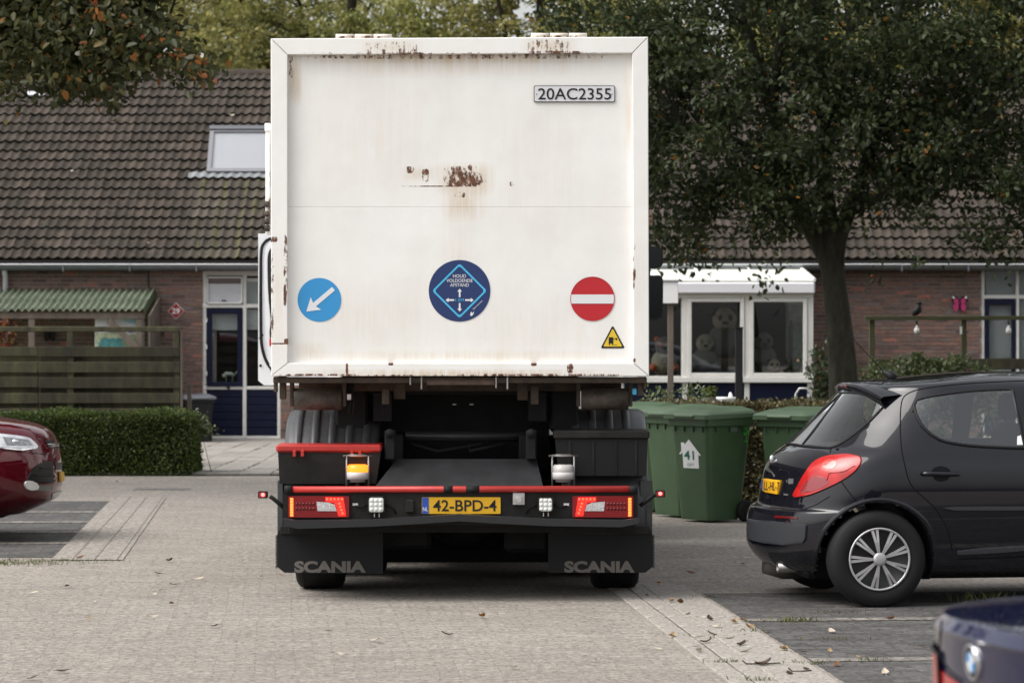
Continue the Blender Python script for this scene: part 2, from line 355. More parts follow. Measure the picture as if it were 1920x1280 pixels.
def rampmat(name, stops, rough=.85, bump=.4, bscale=120, nvar=.25, nscale=14, streak=None):
    m = M(name, (.5, .5, .5), rough, var=nvar, scale=nscale, bump=bump, bscale=bscale, spec=.3)
    nt = m.node_tree; L = nt.links; g0_ = nt.nodes.new('ShaderNodeNewGeometry'); mp0 = [n for n in nt.nodes if n.type == 'MAPPING'][0]; L.new(g0_.outputs['Position'], mp0.inputs['Vector']); b = nt.nodes['Principled BSDF']; src = b.inputs['Base Color'].links[0].from_socket
    oi = nt.nodes.new('ShaderNodeObjectInfo'); ge = nt.nodes.new('ShaderNodeNewGeometry')
    ad = nt.nodes.new('ShaderNodeMath'); ad.operation = 'ADD'; L.new(oi.outputs['Random'], ad.inputs[0]); L.new(ge.outputs['Random Per Island'], ad.inputs[1])
    fr = nt.nodes.new('ShaderNodeMath'); fr.operation = 'FRACT'; L.new(ad.outputs[0], fr.inputs[0])
    cr = nt.nodes.new('ShaderNodeValToRGB'); e = cr.color_ramp.elements
    while len(e) < len(stops): e.new(.5)
    for q, (ps, c) in zip(e, stops): q.position = ps; q.color = (*[x * 2 for x in c], 1)
    L.new(fr.outputs[0], cr.inputs[0])
    mx = nt.nodes.new('ShaderNodeMix'); mx.data_type = 'RGBA'; mx.blend_type = 'MULTIPLY'; mx.inputs['Factor'].default_value = 1
    L.new(src, mx.inputs[6]); L.new(cr.outputs[0], mx.inputs[7]); res = mx.outputs[2]
    if streak:      # lichen and algae running down the pieces
        tc = nt.nodes.new('ShaderNodeTexCoord'); wv = nt.nodes.new('ShaderNodeTexNoise'); mp = nt.nodes.new('ShaderNodeMapping'); mp.inputs['Scale'].default_value = streak[1]
        L.new(g0_.outputs['Position'], mp.inputs['Vector']); L.new(mp.outputs['Vector'], wv.inputs['Vector']); wv.inputs['Scale'].default_value = 1; wv.inputs['Detail'].default_value = 5
        mr = nt.nodes.new('ShaderNodeMapRange'); mr.inputs['From Min'].default_value = streak[2]; mr.inputs['From Max'].default_value = streak[2] + .12; mr.inputs['To Max'].default_value = streak[3]; L.new(wv.outputs['Fac'], mr.inputs['Value'])
        m2 = nt.nodes.new('ShaderNodeMix'); m2.data_type = 'RGBA'; L.new(mr.outputs['Result'], m2.inputs['Factor']); L.new(res, m2.inputs[6]); m2.inputs[7].default_value = (*streak[0], 1); res = m2.outputs[2]
    L.new(res, b.inputs['Base Color']); return m
m_brick = rampmat('brick_clay', [(0, (.12, .085, .078)), (.25, (.22, .13, .108)), (.5, (.17, .125, .113)), (.75, (.27, .145, .115)), (.93, (.19, .15, .142)), (1, (.38, .15, .11))])
m_mortar = M('mortar', (.34, .31, .285), .95, var=.2, scale=3, bump=.3)
m_tile = rampmat('roof_tile_concrete', [(0, (.034, .027, .021)), (.5, (.047, .037, .029)), (1, (.066, .051, .04))], nvar=.38, nscale=5, bump=.5, streak=((.022, .022, .015), (3, 3, 3), .58, .6))
m_tile_algae = rampmat('roof_tile_with_algae', [(0, (.045, .038, .03)), (.5, (.06, .05, .04)), (1, (.078, .066, .052))], nvar=.3, nscale=9, bump=.5, streak=((.13, .13, .025), (9, .5, .5), .54, .55))
m_deck = M('roof_underlay', (.03, .027, .025), .9)
m_zinc = M('zinc_gutter', (.17, .18, .2), .45, .5, var=.2, scale=3)
m_lip = M('gutter_lip_zinc', (.62, .63, .65), .35, .5)
m_white = M('white_painted_wood', (.72, .71, .68), .45, var=.06, scale=4)
m_pvc = M('white_pvc', (.78, .78, .77), .35)
m_pipe = M('grey_pvc_pipe', (.66, .66, .7), .5, var=.08)
m_navy = M('navy_painted_wood', (.006, .009, .03), .4, var=.2, scale=6)
m_blind = M('white_blind_fabric', (.85, .85, .9), .6)
m_blind2 = M('grey_green_blind', (.33, .37, .37), .8)
m_curtain = M('net_curtain', (.42, .4, .4), .9, var=.15, scale=20, stretch=(6, 1, .3))
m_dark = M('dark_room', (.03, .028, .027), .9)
m_glass = glass('window_glass', (.95, .955, .955), refl=1.2)
m_lead = M('lead_flashing', (.2, .21, .22), .6, var=.25)
m_black = M('black_plastic', (.015, .015, .016), .5)

EAVE_D, EAVE_Z, PITCH, ROOFL, ROWS = 49.75, 2.86, R(32), 6.42, 20
def roofpt(X, l, n=0.0): return Vector((X, EAVE_D + l * math.cos(PITCH) - n * math.sin(PITCH), EAVE_Z + l * math.sin(PITCH) + n * math.cos(PITCH)))
TW, TL = .3, ROOFL / ROWS
def tile_geo():
    mb = MB(); mb.smooth = True; n = 17; rows = []
    prof = [(-TW / 2 + TW * i / (n - 1) * 1.03, .034 * (.5 + .5 * math.cos(2 * math.pi * (i / (n - 1)) * 2)) ** 1.5) for i in range(n)]
    for y, lift in ((0, .046), (TL * 1.06, .004)): rows.append([(x, y, h + lift) for x, h in prof])
    mb.grid(rows); mb.smooth = False
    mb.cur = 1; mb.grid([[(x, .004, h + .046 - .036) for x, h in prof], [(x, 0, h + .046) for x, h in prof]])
    return mb
tg = tile_geo(); m_edge = M('dark_tile_edge', (.022, .021, .016), .95, var=.4, scale=20); tile_me = tg.mesh('tile', [m_tile, m_edge]); tile_me2 = tg.mesh('tile', [m_tile_algae, m_edge])  # lower front edge of each tile in a darker tone
ROT = Matrix.Rotation(PITCH, 3, 'X')
def joined(name, geos, mat, parent):   # many transformed copies of one geometry in a single mesh
    V = []; F = []; S = []; MI = []
    for g, Mx, off in geos:
        b = len(V); V += [tuple(Mx @ Vector(v) + off) for v in g.v]; F += [tuple(b + i for i in f) for f in g.f]; S += g.sm; MI += g.m
    me = bpy.data.meshes.new(name); me.from_pydata(V, [], F); [me.materials.append(x) for x in (mat if isinstance(mat, list) else [mat])]; me.polygons.foreach_set('use_smooth', S); me.polygons.foreach_set('material_index', MI); me.update()
    return tag(link(name, me, parent), kind='stuff')

def house(x0, x1, label, openings, show, skyl=None):
    X0, X1 = PX(x0, 50), PX(x1, 50); org = Vector(((X0 + X1) / 2, 50, 0))
    h = thing('brick_house', label, 'house', org)
    # wall: mortar slab built round its openings, bricks laid proud of it
    mb = MB(); ztop = 2.78
    cuts = sorted((PX(a, 50), PX(c, 50), max(0, PZ(d, 50)), PZ(b, 50)) for a, b, c, d in openings)
    x = X0
    for a, c, zb, zt in cuts:
        mb.box((x, 50.01, 0), (a, 50.3, ztop)); 
        if zt < ztop - .02: mb.box((a, 50.01, zt), (c, 50.3, ztop))
        if zb > .02: mb.box((a, 50.01, 0), (c, 50.3, zb))
        x = c
    mb.box((x, 50.01, 0), (X1, 50.3, ztop))
    wall = mb.build('wall', m_mortar, h)
    BL, BH, BJ = .21, .05, .0115; rowh = BH + BJ + .001; full = {}; rest = []; cand = []
    def bgeo(w_): return MB().box((-w_ / 2, 0, -BH / 2), (w_ / 2, .1, BH / 2))
    nrow = int((ztop - .02) / rowh)
    for r in range(nrow):
        z = .02 + r * rowh + BH / 2; xs = X0 + (-.11 if r % 2 else 0.0) + .05 * ((r // 2) % 2)
        while xs < X1:
            a, c = max(xs, X0 + .002), min(xs + BL, X1 - .002); xs += BL + .011
            segs = [(a, c)]
            for ca, cc, zb, zt in cuts:
                if zb - .01 < z < zt + .02: segs = [s_ for q in segs for s_ in ((q[0], min(q[1], ca - .004)), (max(q[0], cc + .004), q[1])) if s_[1] - s_[0] > .02]
            for a2, c2 in segs: cand.append(((a2 + c2) / 2, z, c2 - a2))
    vis = [b for b in cand if any(p[0] < PROJ((b[0], 50, b[1]))[0] < p[2] and p[1] < PROJ((b[0], 50, b[1]))[1] < p[3] for p in show)][:300]
    visset = set(vis); meshes = {}
    for b in vis:
        k = round(b[2], 2)
        if k not in meshes: meshes[k] = bgeo(k).mesh('brick', m_brick)
        link('brick', meshes[k], wall, (b[0] - org.x, rng.uniform(-.003, .002), b[1] - org.z))
    I3 = Matrix.Identity(3); g0 = {}
    for b in cand:
        if b in visset: continue
        k = round(b[2], 2)
        if k not in g0: g0[k] = bgeo(k)
        rest.append((g0[k], I3, Vector((b[0] - org.x, rng.uniform(-.003, .002), b[1] - org.z))))
    joined('brickwork', rest, m_brick, wall)
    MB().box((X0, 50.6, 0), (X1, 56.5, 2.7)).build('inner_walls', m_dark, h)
    # roof: underlay, tiles one by one, ridge caps
    mb = MB(); pts = [roofpt(X0, -.02), roofpt(X1, -.02), roofpt(X1, ROOFL), roofpt(X0, ROOFL)]
    back = [Vector((p.x, 2 * roofpt(0, ROOFL).y - EAVE_D, EAVE_Z)) for p in (pts[1], pts[0])]
    mb.add(pts + back, [(0, 1, 2, 3), (3, 2, 4, 5)])
    dn = Vector((0, 0, -.09)); mb.add([pts[0], pts[1], pts[1] + dn, pts[0] + dn], [(0, 1, 2, 3)])
    roof = mb.build('roof', m_deck, h)
    tiles = []
    ncol = int((X1 - X0) / TW)
    for r in range(ROWS):
        for c in range(ncol):
            p = roofpt(X0 + TW * (c + .5), r * TL); q = PROJ(p); tiles.append((r, p, q))
    visible = [t for t in tiles if show_tile(t[2])][:300]; vs_ = set(id(t) for t in visible)
    for r, p, q in visible:
        alg = skyl and skyl[0] < p.x < skyl[1] and r * TL < skyl[2] - .3
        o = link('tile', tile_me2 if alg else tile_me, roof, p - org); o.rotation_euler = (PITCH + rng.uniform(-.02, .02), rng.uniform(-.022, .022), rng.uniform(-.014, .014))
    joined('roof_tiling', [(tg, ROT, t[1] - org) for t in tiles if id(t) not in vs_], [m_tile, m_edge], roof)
    cap = MB(); cap.smooth = True
    cap.grid([[(x_, math.cos(a) * .11, math.sin(a) * .1 + dz) for a in [math.pi * k / 8 for k in range(9)]] for x_, dz in ((-.2, .012), (-.17, .012), (.2, 0))]); capm = cap.mesh('ridge_cap', m_tile)
    top = roofpt(0, ROOFL)
    for c in range(int((X1 - X0) / .38)): 
        x = X0 + .19 + c * .38
        if PROJ((x, top.y, top.z))[0] > -60 and PROJ((x, top.y, top.z))[0] < 2000: link('ridge_cap', capm, roof, Vector((x, top.y, top.z - .035)) - org)
    # gutter with its bright front lip
    g = MB(); g.smooth = True
    g.grid([[(x, EAVE_D - .03 + .075 * math.cos(a), 2.79 + .09 * math.sin(a)) for a in [math.pi + math.pi * k / 8 for k in range(9)]] for x in (X0, X1)])
    gt = g.build('gutter', m_zinc, h)
    MB().cyl((X0, EAVE_D - .105, 2.795), (X1, EAVE_D - .105, 2.795), .014, n=8).build('gutter_lip', m_lip, gt)
    k = X0 + .7
    while k < X1:
        if -50 < PROJ((k, 49.7, 2.8))[0] < 1970: bx((k - .012, EAVE_D - .115, 2.69), (k + .012, EAVE_D - .09, 2.81)).build('gutter_bracket', m_zinc, gt)
        k += 1.05
    bx((X0, 49.83, 2.7), (X1, 50.0, 2.78)).build('fascia_board', M('fascia_dark', (.05, .05, .055), .6), h)
    return h

# ---- left house
def show_tile(q): return -30 < q[0] < 515 and q[1] > 120
SKX0, SKX1, SKL0, SKL1 = -5.05, -3.75, 2.74, 4.36
hl = house(-330, 860, 'brown brick terraced house with tiled roof and skylight, left of the truck', [(380, 508, 526, 824)], [(-20, 505, 382, 652), (338, 505, 382, 800)], (SKX0 - .05, SKX1, SKL0))
# door-side glazed unit: parts of the house
def unit_left(h):
    D = 50.02
    f = MB()
    for a in ((380, 508, 387, 824), (455, 515, 462, 820), (520, 508, 526, 824), (380, 508, 526, 517), (380, 570, 526, 577), (380, 724, 526, 730), (380, 817, 526, 824)):
        pbox(f, *a, D - (.012 if a[0] == 455 else (.006 if a[3] - a[1] < 10 else 0)), D + .1, .006)
    fr = f.build('window_frame', m_white, h)
    # top-hung vent window, left
    v = MB()
    for a in ((387.5, 519, 390, 569), (452, 519, 454.5, 569), (387.5, 518.5, 454.5, 521.5), (387.5, 566.5, 454.5, 569.5)): pbox(v, *a, D - .04, D + .03, .004)
    vent = v.build('vent_window', m_pvc, h)
    pbox(MB(), 390, 521.5, 452, 566.5, D - .005, D).build('pane', m_glass, vent)
    pbox(MB(), 389, 532, 453, 567, D + .004, D + .008).build('blind', m_blind, vent)
    pbox(MB(), 389, 519, 453, 532, D + .04, D + .045).build('blind_box', M('brown_pelmet', (.16, .11, .09), .7), vent)
    k = MB(); pbox(k, 416, 562, 419, 565, D - .05, D - .03); pbox(k, 420.5, 562, 423.5, 565, D - .05, D - .03); k.build('catch', m_black, vent)
    t = pbox(MB(), 462.5, 521, 519.5, 569, D + .01, D + .016).build('pane', m_glass, h)
    pbox(MB(), 462, 528, 520, 570, D + .06, D + .065).build('blind', m_blind2, t); pbox(MB(), 463, 521.5, 520, 528, D + .05, D + .055).build('blind_roll', m_pvc, t)
    # dark blue casement with pane, blind and curtain
    c = MB()
    for a in ((387.5, 578, 397, 724), (445, 578, 454.5, 724), (387.5, 578, 454.5, 588), (387.5, 716, 454.5, 724)): pbox(c, *a, D - .03 - (.003 if a[2] - a[0] > 30 else 0), D + .04, .006)
    ca = c.build('casement', m_navy, h)
    pbox(MB(), 397, 588, 445, 716, D, D + .006).build('pane', m_glass, ca)
    pbox(MB(), 396, 588, 446, 619, D + .07, D + .075).build('blind', m_blind2, ca)
    g = MB(); g.smooth = True
    g.grid([[P(397 + 9 * i / 14, y, 50.14 + .018 * math.sin(i * 1.6)) for i in range(15)] for y in (619, 716)]); g.build('curtain', m_curtain, ca)
    for y in (600, 650, 700):
        pbox(MB(), 386, y - 4, 388.4, y + 4, D - .045, D - .02).build('hinge', m_pvc, ca)
    p = pbox(MB(), 462.5, 578, 519.5, 723, D + .01, D + .016).build('pane', m_glass, h)
    pbox(MB(), 462, 580, 520, 618, D + .07, D + .075).build('blind', m_blind2, p)
    for a, c_ in ((388, 454.5), (462.5, 519.5)):
        for i in range(6):
            y0 = 730.5 + i * 14.4; y1 = min(y0 + 13.4, 816.6); pbox(MB(), a, y0, c_, y1, D + .004, D + .03, .008).build('board', m_navy, h)
        pbox(MB(), a, 730, c_, 817, D + .03, D + .04).build('backing', m_navy, h)
    pbox(MB(), 378, 822, 530, 826, 49.95, 50.1, .004).build('door_sill', M('stone_sill', (.2, .19, .18), .8), h)
    k = MB(); pbox(k, 425, 724, 431, 729, D - .06, D - .01, .01); k.build('window_stay', m_black, h)
unit_left(hl)
# small things seen inside that window
it = tag(MB().build('inner_sill', m_white), 'pale window sill board inside the blue casement window', 'sill') if False else None
def blob(mb, c, r, n=10, m=7, jit=0.0, rn=None):
    rr = r if isinstance(r, (tuple, list)) else (r, r, r); rows = []
    for i in range(m + 1):
        th = math.pi * i / m
        rows.append([(c[0] + rr[0] * math.sin(th) * math.cos(2 * math.pi * j / n), c[1] + rr[1] * math.sin(th) * math.sin(2 * math.pi * j / n), c[2] + rr[2] * math.cos(th)) for j in range(n + 1)])
    sm = mb.smooth; mb.smooth = True; mb.grid(rows); mb.smooth = sm; return mb
orn = MB(); orn.smooth = True; orn.tube([P(418, 706, 50.2), P(424, 700, 50.2), P(434, 701, 50.2), P(440, 704, 50.2)], [.02, .035, .03, .012], 8); orn.cyl(P(438, 703, 50.2), P(446, 695, 50.2), .008, n=6); blob(orn, P(420, 704, 50.2), .035)
for q in (424, 436): orn.cyl(P(q, 703, 50.2), P(q, 716, 50.2), .006, n=6)
tag(orn.build('bird_ornament', M('pale_green_glaze', (.45, .52, .45), .3)), 'small pale long-beaked bird ornament standing inside the blue casement window', 'ornament')

# skylight and roof vent (parts of the left house)
def on_roof(X, l, n, o): return roofpt(X, l, n) - o
def roofbox(mb, xa, xb, la, lb, na, nb):
    vs = [roofpt(x, l, n) for n in (na, nb) for l in (la, lb) for x in (xa, xb)]
    return mb.add(vs, [(0, 2, 3, 1), (4, 5, 7, 6), (0, 1, 5, 4), (2, 6, 7, 3), (0, 4, 6, 2), (1, 3, 7, 5)])
# the window stands on a raised kerb, steeper than the roof
_p0 = roofpt(0, SKL0, .05); _p1 = Vector((0, _p0.y + .62, CAMZ + (HOR - 245) * (_p0.y + .62) / FPX)); _sl = (_p1 - _p0); SKLEN = _sl.length; _sl.normalize(); _sn = Vector((0, -_sl.z, _sl.y))
def skbox(mb, xa, xb, la, lb, na, nb):
    vs = [Vector((x, 0, 0)) + _p0 + _sl * l + _sn * n for n in (na, nb) for l in (la, lb) for x in (xa, xb)]
    return mb.add(vs, [(0, 2, 3, 1), (4, 5, 7, 6), (0, 1, 5, 4), (2, 6, 7, 3), (0, 4, 6, 2), (1, 3, 7, 5)])
f = MB(); LK = SKLEN
for a in ((SKX0, SKX0 + .07, 0, LK), (SKX1 - .07, SKX1, 0, LK)): skbox(f, *a, -.02, .05)
for a in ((SKX0 + .07, SKX1 - .07, 0, .07), (SKX0 + .07, SKX1 - .07, LK - .07, LK)): skbox(f, *a, -.02, .049)
sk = f.build('skylight', M('skylight_frame', (.2, .2, .22), .45, .2), hl)
MB().prism([(_p0.y, _p0.z - .1), (_p1.y, _p1.z), (_p1.y + .75, _p1.z + .0), (_p0.y + .8, _p0.z - .1)][::-1], 'x', SKX0 + .01, SKX1 - .01).build('kerb_box', m_lead, sk, recalc=True)
skbox(MB(), SKX0 - .01, SKX1 + .01, LK - .03, LK + .05, -.01, .075).build('top_cover', M('skylight_cover', (.12, .125, .14), .4, .4), sk)
skbox(MB(), SKX0 + .065, SKX1 - .065, .065, LK - .065, .0, .012).build('sun_screen', M('white_sunscreen', (.42, .425, .46), .5), sk)
skbox(MB(), SKX0 + .065, SKX1 - .065, .065, LK - .065, .03, .035).build('pane', m_glass, sk)
fl = MB(); fl.smooth = True; n = 60; xa, xb = SKX0 - .3, SKX1 + .2
fl.grid([[roofpt(xa + (xb - xa) * i / n, l, hgt + .026 * (.5 + .5 * math.cos(2 * math.pi * (xa + (xb - xa) * i / n - PX(-330, 50)) / .15))) for i in range(n + 1)] for l, hgt in ((SKL0 - .16, .052), (SKL0 + .02, .05))])
fl.build('flashing', m_lead, sk)
rv = roofbox(MB(), PX(58, 54.6), PX(84, 54.6), 5.62, 5.95, .02, .16).build('roof_vent', m_black, hl)
roofbox(MB(), PX(54, 54.6), PX(88, 54.6), 5.48, 5.62, .05, .07).build('vent_apron', M('pale_apron', (.6, .6, .65), .6), rv)
# downpipe
dp = MB(); dp.smooth = True; dp.tube([(PX(10, 49.9), 49.9, .05), (PX(10, 49.9), 49.9, 2.6), (PX(10, 49.9), 49.74, 2.74)], .042, 12); dp.build('downpipe', m_pipe, hl)
cb = MB(); cb.tube([P(278, 500, 49.98), P(278, 545, 49.98)], .008, 6); cb.build('cable', m_black, hl)

# ---- right house
def show_tile(q): return (1205 < q[0] < 1950 and q[1] > 250)
hr = house(860, 2400, 'brown brick terraced house with tiled roof behind the big tree, right of the truck', [(1840, 497, 2010, 824)], [(1590, 500, 1842, 700)])
def unit_right(h):
    D = 50.02; f = MB()
    for a in ((1840, 497, 1846, 824), (1905, 505, 1911, 820), (1840, 497, 2010, 506), (1840, 553, 2010, 560), (1840, 724, 2010, 730), (2004, 497, 2010, 824), (1840, 817, 2010, 824)):
        pbox(f, *a, D - (.012 if a[0] == 1905 else (.006 if a[3] - a[1] < 10 else 0)), D + .1, .006)
    f.build('window_frame', m_white, h)
    c = MB()
    for a in ((1846.5, 560.5, 1854, 724), (1897, 560.5, 1904.5, 724), (1846.5, 560.5, 1904.5, 570), (1846.5, 716, 1904.5, 724)): pbox(c, *a, D - .03 - (.003 if a[2] - a[0] > 30 else 0), D + .04, .006)
    ca = c.build('casement', m_navy, h); pbox(MB(), 1854, 570, 1897, 716, D, D + .006).build('pane', m_glass, ca)
    p1 = pbox(MB(), 1846.5, 506, 1904.5, 552.5, D, D + .006).build('pane', m_glass, h); p2 = pbox(MB(), 1911.5, 506, 2003, 723, D, D + .006).build('pane', m_glass, h)
    m_sl = M('blind_slat', (.42, .46, .46), .5)
    def slats(x0, x1, y0, y1, par):
        mb = MB(); y = y0
        while y < y1:
            a = P(x0, y, 50.1); b = P(x1, y, 50.1)
            mb.add([(a.x, 50.095, a.z - .012), (b.x, 50.095, b.z - .012), (b.x, 50.112, a.z + .012), (a.x, 50.112, a.z + .012)], [(0, 1, 2, 3)]); y += 3.6
        mb.build('venetian_blind', m_sl, par)
    slats(1855, 1896, 575, 715, ca); slats(1848, 1903, 508, 552, p1); slats(1912, 2002, 508, 722, p2)
    for i in range(6):
        y0 = 730.5 + i * 14.4; pbox(MB(), 1846.5, y0, 2003, min(y0 + 13.4, 816.6), D + .004, D + .03, .008).build('board', m_navy, h)
unit_right(hr)

# ------------------------------------------------------------------ number sign, butterfly and other wall ornaments
def diamond(cx, cy, r, y): return [(cx, cy + r), (cx + r, cy), (cx, cy - r), (cx - r, cy)]
c = P(330, 583, 49.985); s_ = thing('number_sign', 'red diamond house number sign reading 29 on the brick wall', 'sign', (c.x, 49.985, c.z))
MB().prism(diamond(c.x, c.z, .135, 0)[::-1], 'y', 49.985, 49.998).build('border', m_white, s_)
MB().prism(diamond(c.x, c.z, .122, 0)[::-1], 'y', 49.98, 49.986).build('plate', M('dark_red_enamel', (.34, .014, .025), .3), s_)
t = MB(); text_on(t, '29', (c.x - .064, 49.97, c.z - .047), (1, 0, 0), (0, 0, 1), .128, .094, .03); t.build('digits', m_pvc, s_)

def butterfly(name, label, cx, cy, D, sc_, mw, mt):
    c = P(cx, cy, D); b = thing(name, label, 'ornament', c)
    def wing(pts, mat, nm, dz):
        for sg in (-1, 1):
            pl = [(c.x + sg * p[0] * sc_, c.z + p[1] * sc_) for p in pts]; pl = pl if sg < 0 else pl[::-1]
            MB().prism(pl, 'y', D - dz, D - dz + .006).build(nm, mat, b)
    wing([(.05, .02), (.1, .5), (.42, .85), (.8, .8), (.85, .35), (.5, -.02)], mt, 'upper_wing', .02)
    wing([(.08, .08), (.15, .45), (.45, .6), (.62, .45), (.6, .1), (.4, -.03)], mw, 'wing_patch', .03)
    wing([(.05, .0), (.5, -.03), (.68, -.25), (.55, -.75), (.3, -.8), (.12, -.4)], mw, 'lower_wing', .025)
    q = MB(); q.smooth = True; q.tube([(c.x, D - .03, c.z + .45 * sc_), (c.x, D - .03, c.z), (c.x, D - .03, c.z - .5 * sc_)], [.008, .016, .006], 8); q.build('body', m_black, b)
    return b
m_pink = M('magenta_metal', (.5, .03, .16), .4); m_tipw = M('black_metal_wing', (.02, .02, .025), .5)
bf = butterfly('butterfly_ornament', 'pink butterfly ornament with black and white wing tips on the brick wall', 1799, 569, 49.97, .15, m_pink, m_tipw)
w_ = MB(); c = P(1799, 569, 49.97)
for sg in (-1, 1): blob(w_, (c.x + sg * .1, 49.935, c.z + .095), (.022, .006, .02))
w_.build('wing_spot', m_pvc, bf)
butterfly('butterfly_ornament', 'dark butterfly ornament on the brick wall under the green roof', 93, 628, 49.97, .13, m_tipw, M('dark_red_metal', (.05, .015, .015), .5))
# a lantern at the wall by the lean-to
c = P(294, 590, 49.9); l = thing('wall_lantern', 'dark wall lantern with glass body beside the lean-to', 'lantern', c)
MB().lathe([(.0, .16), (.03, .13), (.085, .06), (.075, .05)], c, n=8).build('hood', m_black, l); MB().lathe([(.07, .05), (.05, -.14), (.0, -.14)], c, n=8).build('glass_body', glass('lantern_glass', (.5, .5, .48)), l)
bx((c.x - .02, 49.9, c.z - .05), (c.x + .02, 50.0, c.z)).build('bracket', m_black, l)
c = P(300, 622, 49.9); l = thing('feeder_box', 'small grey bird feeder with a brown tray on the wall under the lantern', 'bird feeder', c)
bx((c.x - .08, 49.82, c.z + .0), (c.x + .08, 49.995, c.z + .05), .01).build('roof', M('grey_felt', (.16, .16, .15), .9), l); bx((c.x - .06, 49.86, c.z - .08), (c.x + .06, 49.99, c.z), .01).build('tray', M('brown_wood', (.09, .055, .035), .8), l)

# ------------------------------------------------------------------ lean-to with the green corrugated roof
m_green = M('green_corrugated_sheet', (.17, .21, .145), .7, var=.2, scale=4, col2=(.24, .27, .205), spec=.3); m_wood = M('weathered_wood', (.13, .105, .085), .85, var=.35, scale=5, bump=.5, bscale=30, stretch=(1, 1, .25))
m_woodm = M('mossy_wood', (.1, .09, .055), .9, var=.35, scale=4, col2=(.075, .085, .03), bump=.5, bscale=40)
_n = m_green.node_tree; _b = _n.nodes['Principled BSDF']; _o = _n.nodes['Material Output']; _t = _n.nodes.new('ShaderNodeBsdfTranslucent'); _t.inputs['Color'].default_value = (.25, .32, .2, 1); _m = _n.nodes.new('ShaderNodeMixShader'); _m.inputs[0].default_value = .35
_n.links.new(_b.outputs[0], _m.inputs[1]); _n.links.new(_t.outputs[0], _m.inputs[2]); _n.links.new(_m.outputs[0], _o.inputs[0])     # thin plastic lets some daylight through
lt = thing('lean_to', 'wooden lean-to with a green corrugated roof against the brick wall', 'lean-to', (PX(150, 49), 48.4, 0))
XR = PX(291, 49.9); XL = XR - 8.2
def corr(l0, l1, lift, name):
    mb = MB(); mb.smooth = True; n = 560; rows = []
    for t_ in (l0, (l0 + l1) / 2, l1):
        D = 48.3 + t_ * 1.62; z = 2.07 + t_ * .33 + lift
        rows.append([(XL + (XR - XL) * i / n, D, z + .024 * math.sin(2 * math.pi * (XR - XL) * i / n / .106)) for i in range(n + 1)])
    return mb.grid(rows).build(name, m_green, lt)
corr(0, .46, 0, 'roof_sheet'); corr(.42, 1, .012, 'roof_sheet')
sk_ = MB(); a = Vector((XR, 48.29, 2.05)); b = Vector((XR, 49.92, 2.38)); sk_.add([a + Vector((-.01, 0, .05)), b + Vector((-.01, 0, .05)), b + Vector((.025, 0, -.05)), a + Vector((.025, 0, -.05))], [(0, 1, 2, 3), (3, 2, 1, 0)]); sk_.build('edge_strip', m_green, lt)
bx((XL, 48.35, 1.935), (PX(272, 48.4), 48.45, 2.03), .005).build('front_beam', m_wood, lt)
for x in (262, 60, -160): bx((PX(x - 6, 48.4), 48.36, 0), (PX(x + 6, 48.4), 48.46, 1.935), .005).build('post', m_wood, lt)
br = MB(); p0 = P(203, 600, 48.33); p1 = P(262, 657, 48.33); dv = (p1 - p0); nn = Vector((-dv.z, 0, dv.x)).normalized() * .05
br.add([p0 - nn, p1 - nn, p1 + nn, p0 + nn] + [q + Vector((0, .05, 0)) for q in (p0 - nn, p1 - nn, p1 + nn, p0 + nn)], [(0, 1, 2, 3), (7, 6, 5, 4), (0, 4, 5, 1), (1, 5, 6, 2), (2, 6, 7, 3), (3, 7, 4, 0)]).build('brace', m_wood, lt)
pb = MB(); pb.prism([(48.4, 0), (49.9, 0), (49.9, 2.3), (48.4, 1.98)], 'x', PX(272, 48.6) + .07, PX(272, 48.6) + .1); pb.build('side_board', m_wood, lt)
bx((PX(283, 49.7), 49.75, 0), (PX(288, 49.7), 49.85, 2.28)).build('post', m_wood, lt)
# garden poster on the wall behind the lean-to
ps = thing('garden_poster', 'bright outdoor poster of a garden with a teal bush hung under the lean-to roof', 'poster', P(220, 625, 48.55))
D = 48.55; pbox(MB(), 178, 588, 270, 662, D, D + .02).build('canvas', M('poster_white', (.82, .84, .87), .5), ps)
def blobpoly(cx, cy, rx, ry, n, seed, flat=None):
    r_ = random.Random(seed); out = []
    for i in range(n):
        t_ = 2 * math.pi * i / n; k = r_.uniform(.78, 1.15); y = cy + ry * k * math.sin(t_); 
        if flat is not None: y = min(y, flat)
        out.append((max(179, min(269, cx + rx * k * math.cos(t_))), y))
    return out
def pposter(nm, pts, mat, d): MB().prism([(PX(x, D), PZ(y, D)) for x, y in pts], 'y', D - d, D - d + .001).build(nm, mat, ps)
pposter('printed_sky', [(222, 590), (268, 589), (268, 606), (240, 607)], M('print_pale_blue', (.45, .72, .82), .5), .002)
pposter('printed_lawn', [(179, 661), (269, 661), (269, 624), (240, 627), (215, 620), (195, 624), (179, 622)], M('print_lawn', (.35, .45, .2), .5, var=.4, scale=9, col2=(.65, .7, .5)), .003)
pposter('printed_flowers', blobpoly(242, 645, 20, 14, 18, 3, 660), M('print_flowers', (.6, .65, .5), .5, var=.6, scale=30, col2=(.2, .3, .15)), .004)
pposter('printed_bush', blobpoly(207, 647, 26, 16, 22, 5, 660), M('print_teal', (.03, .22, .25), .5, var=.4, scale=20, col2=(.12, .35, .35)), .005)
for i, (cx, cy, col) in enumerate(((214, 620, (.3, .3, .36)), (247, 619, (.36, .28, .38)))): pposter('printed_parasol', blobpoly(cx, cy, 9, 5, 14, 9 + i), M('print_parasol', col, .5), .006)
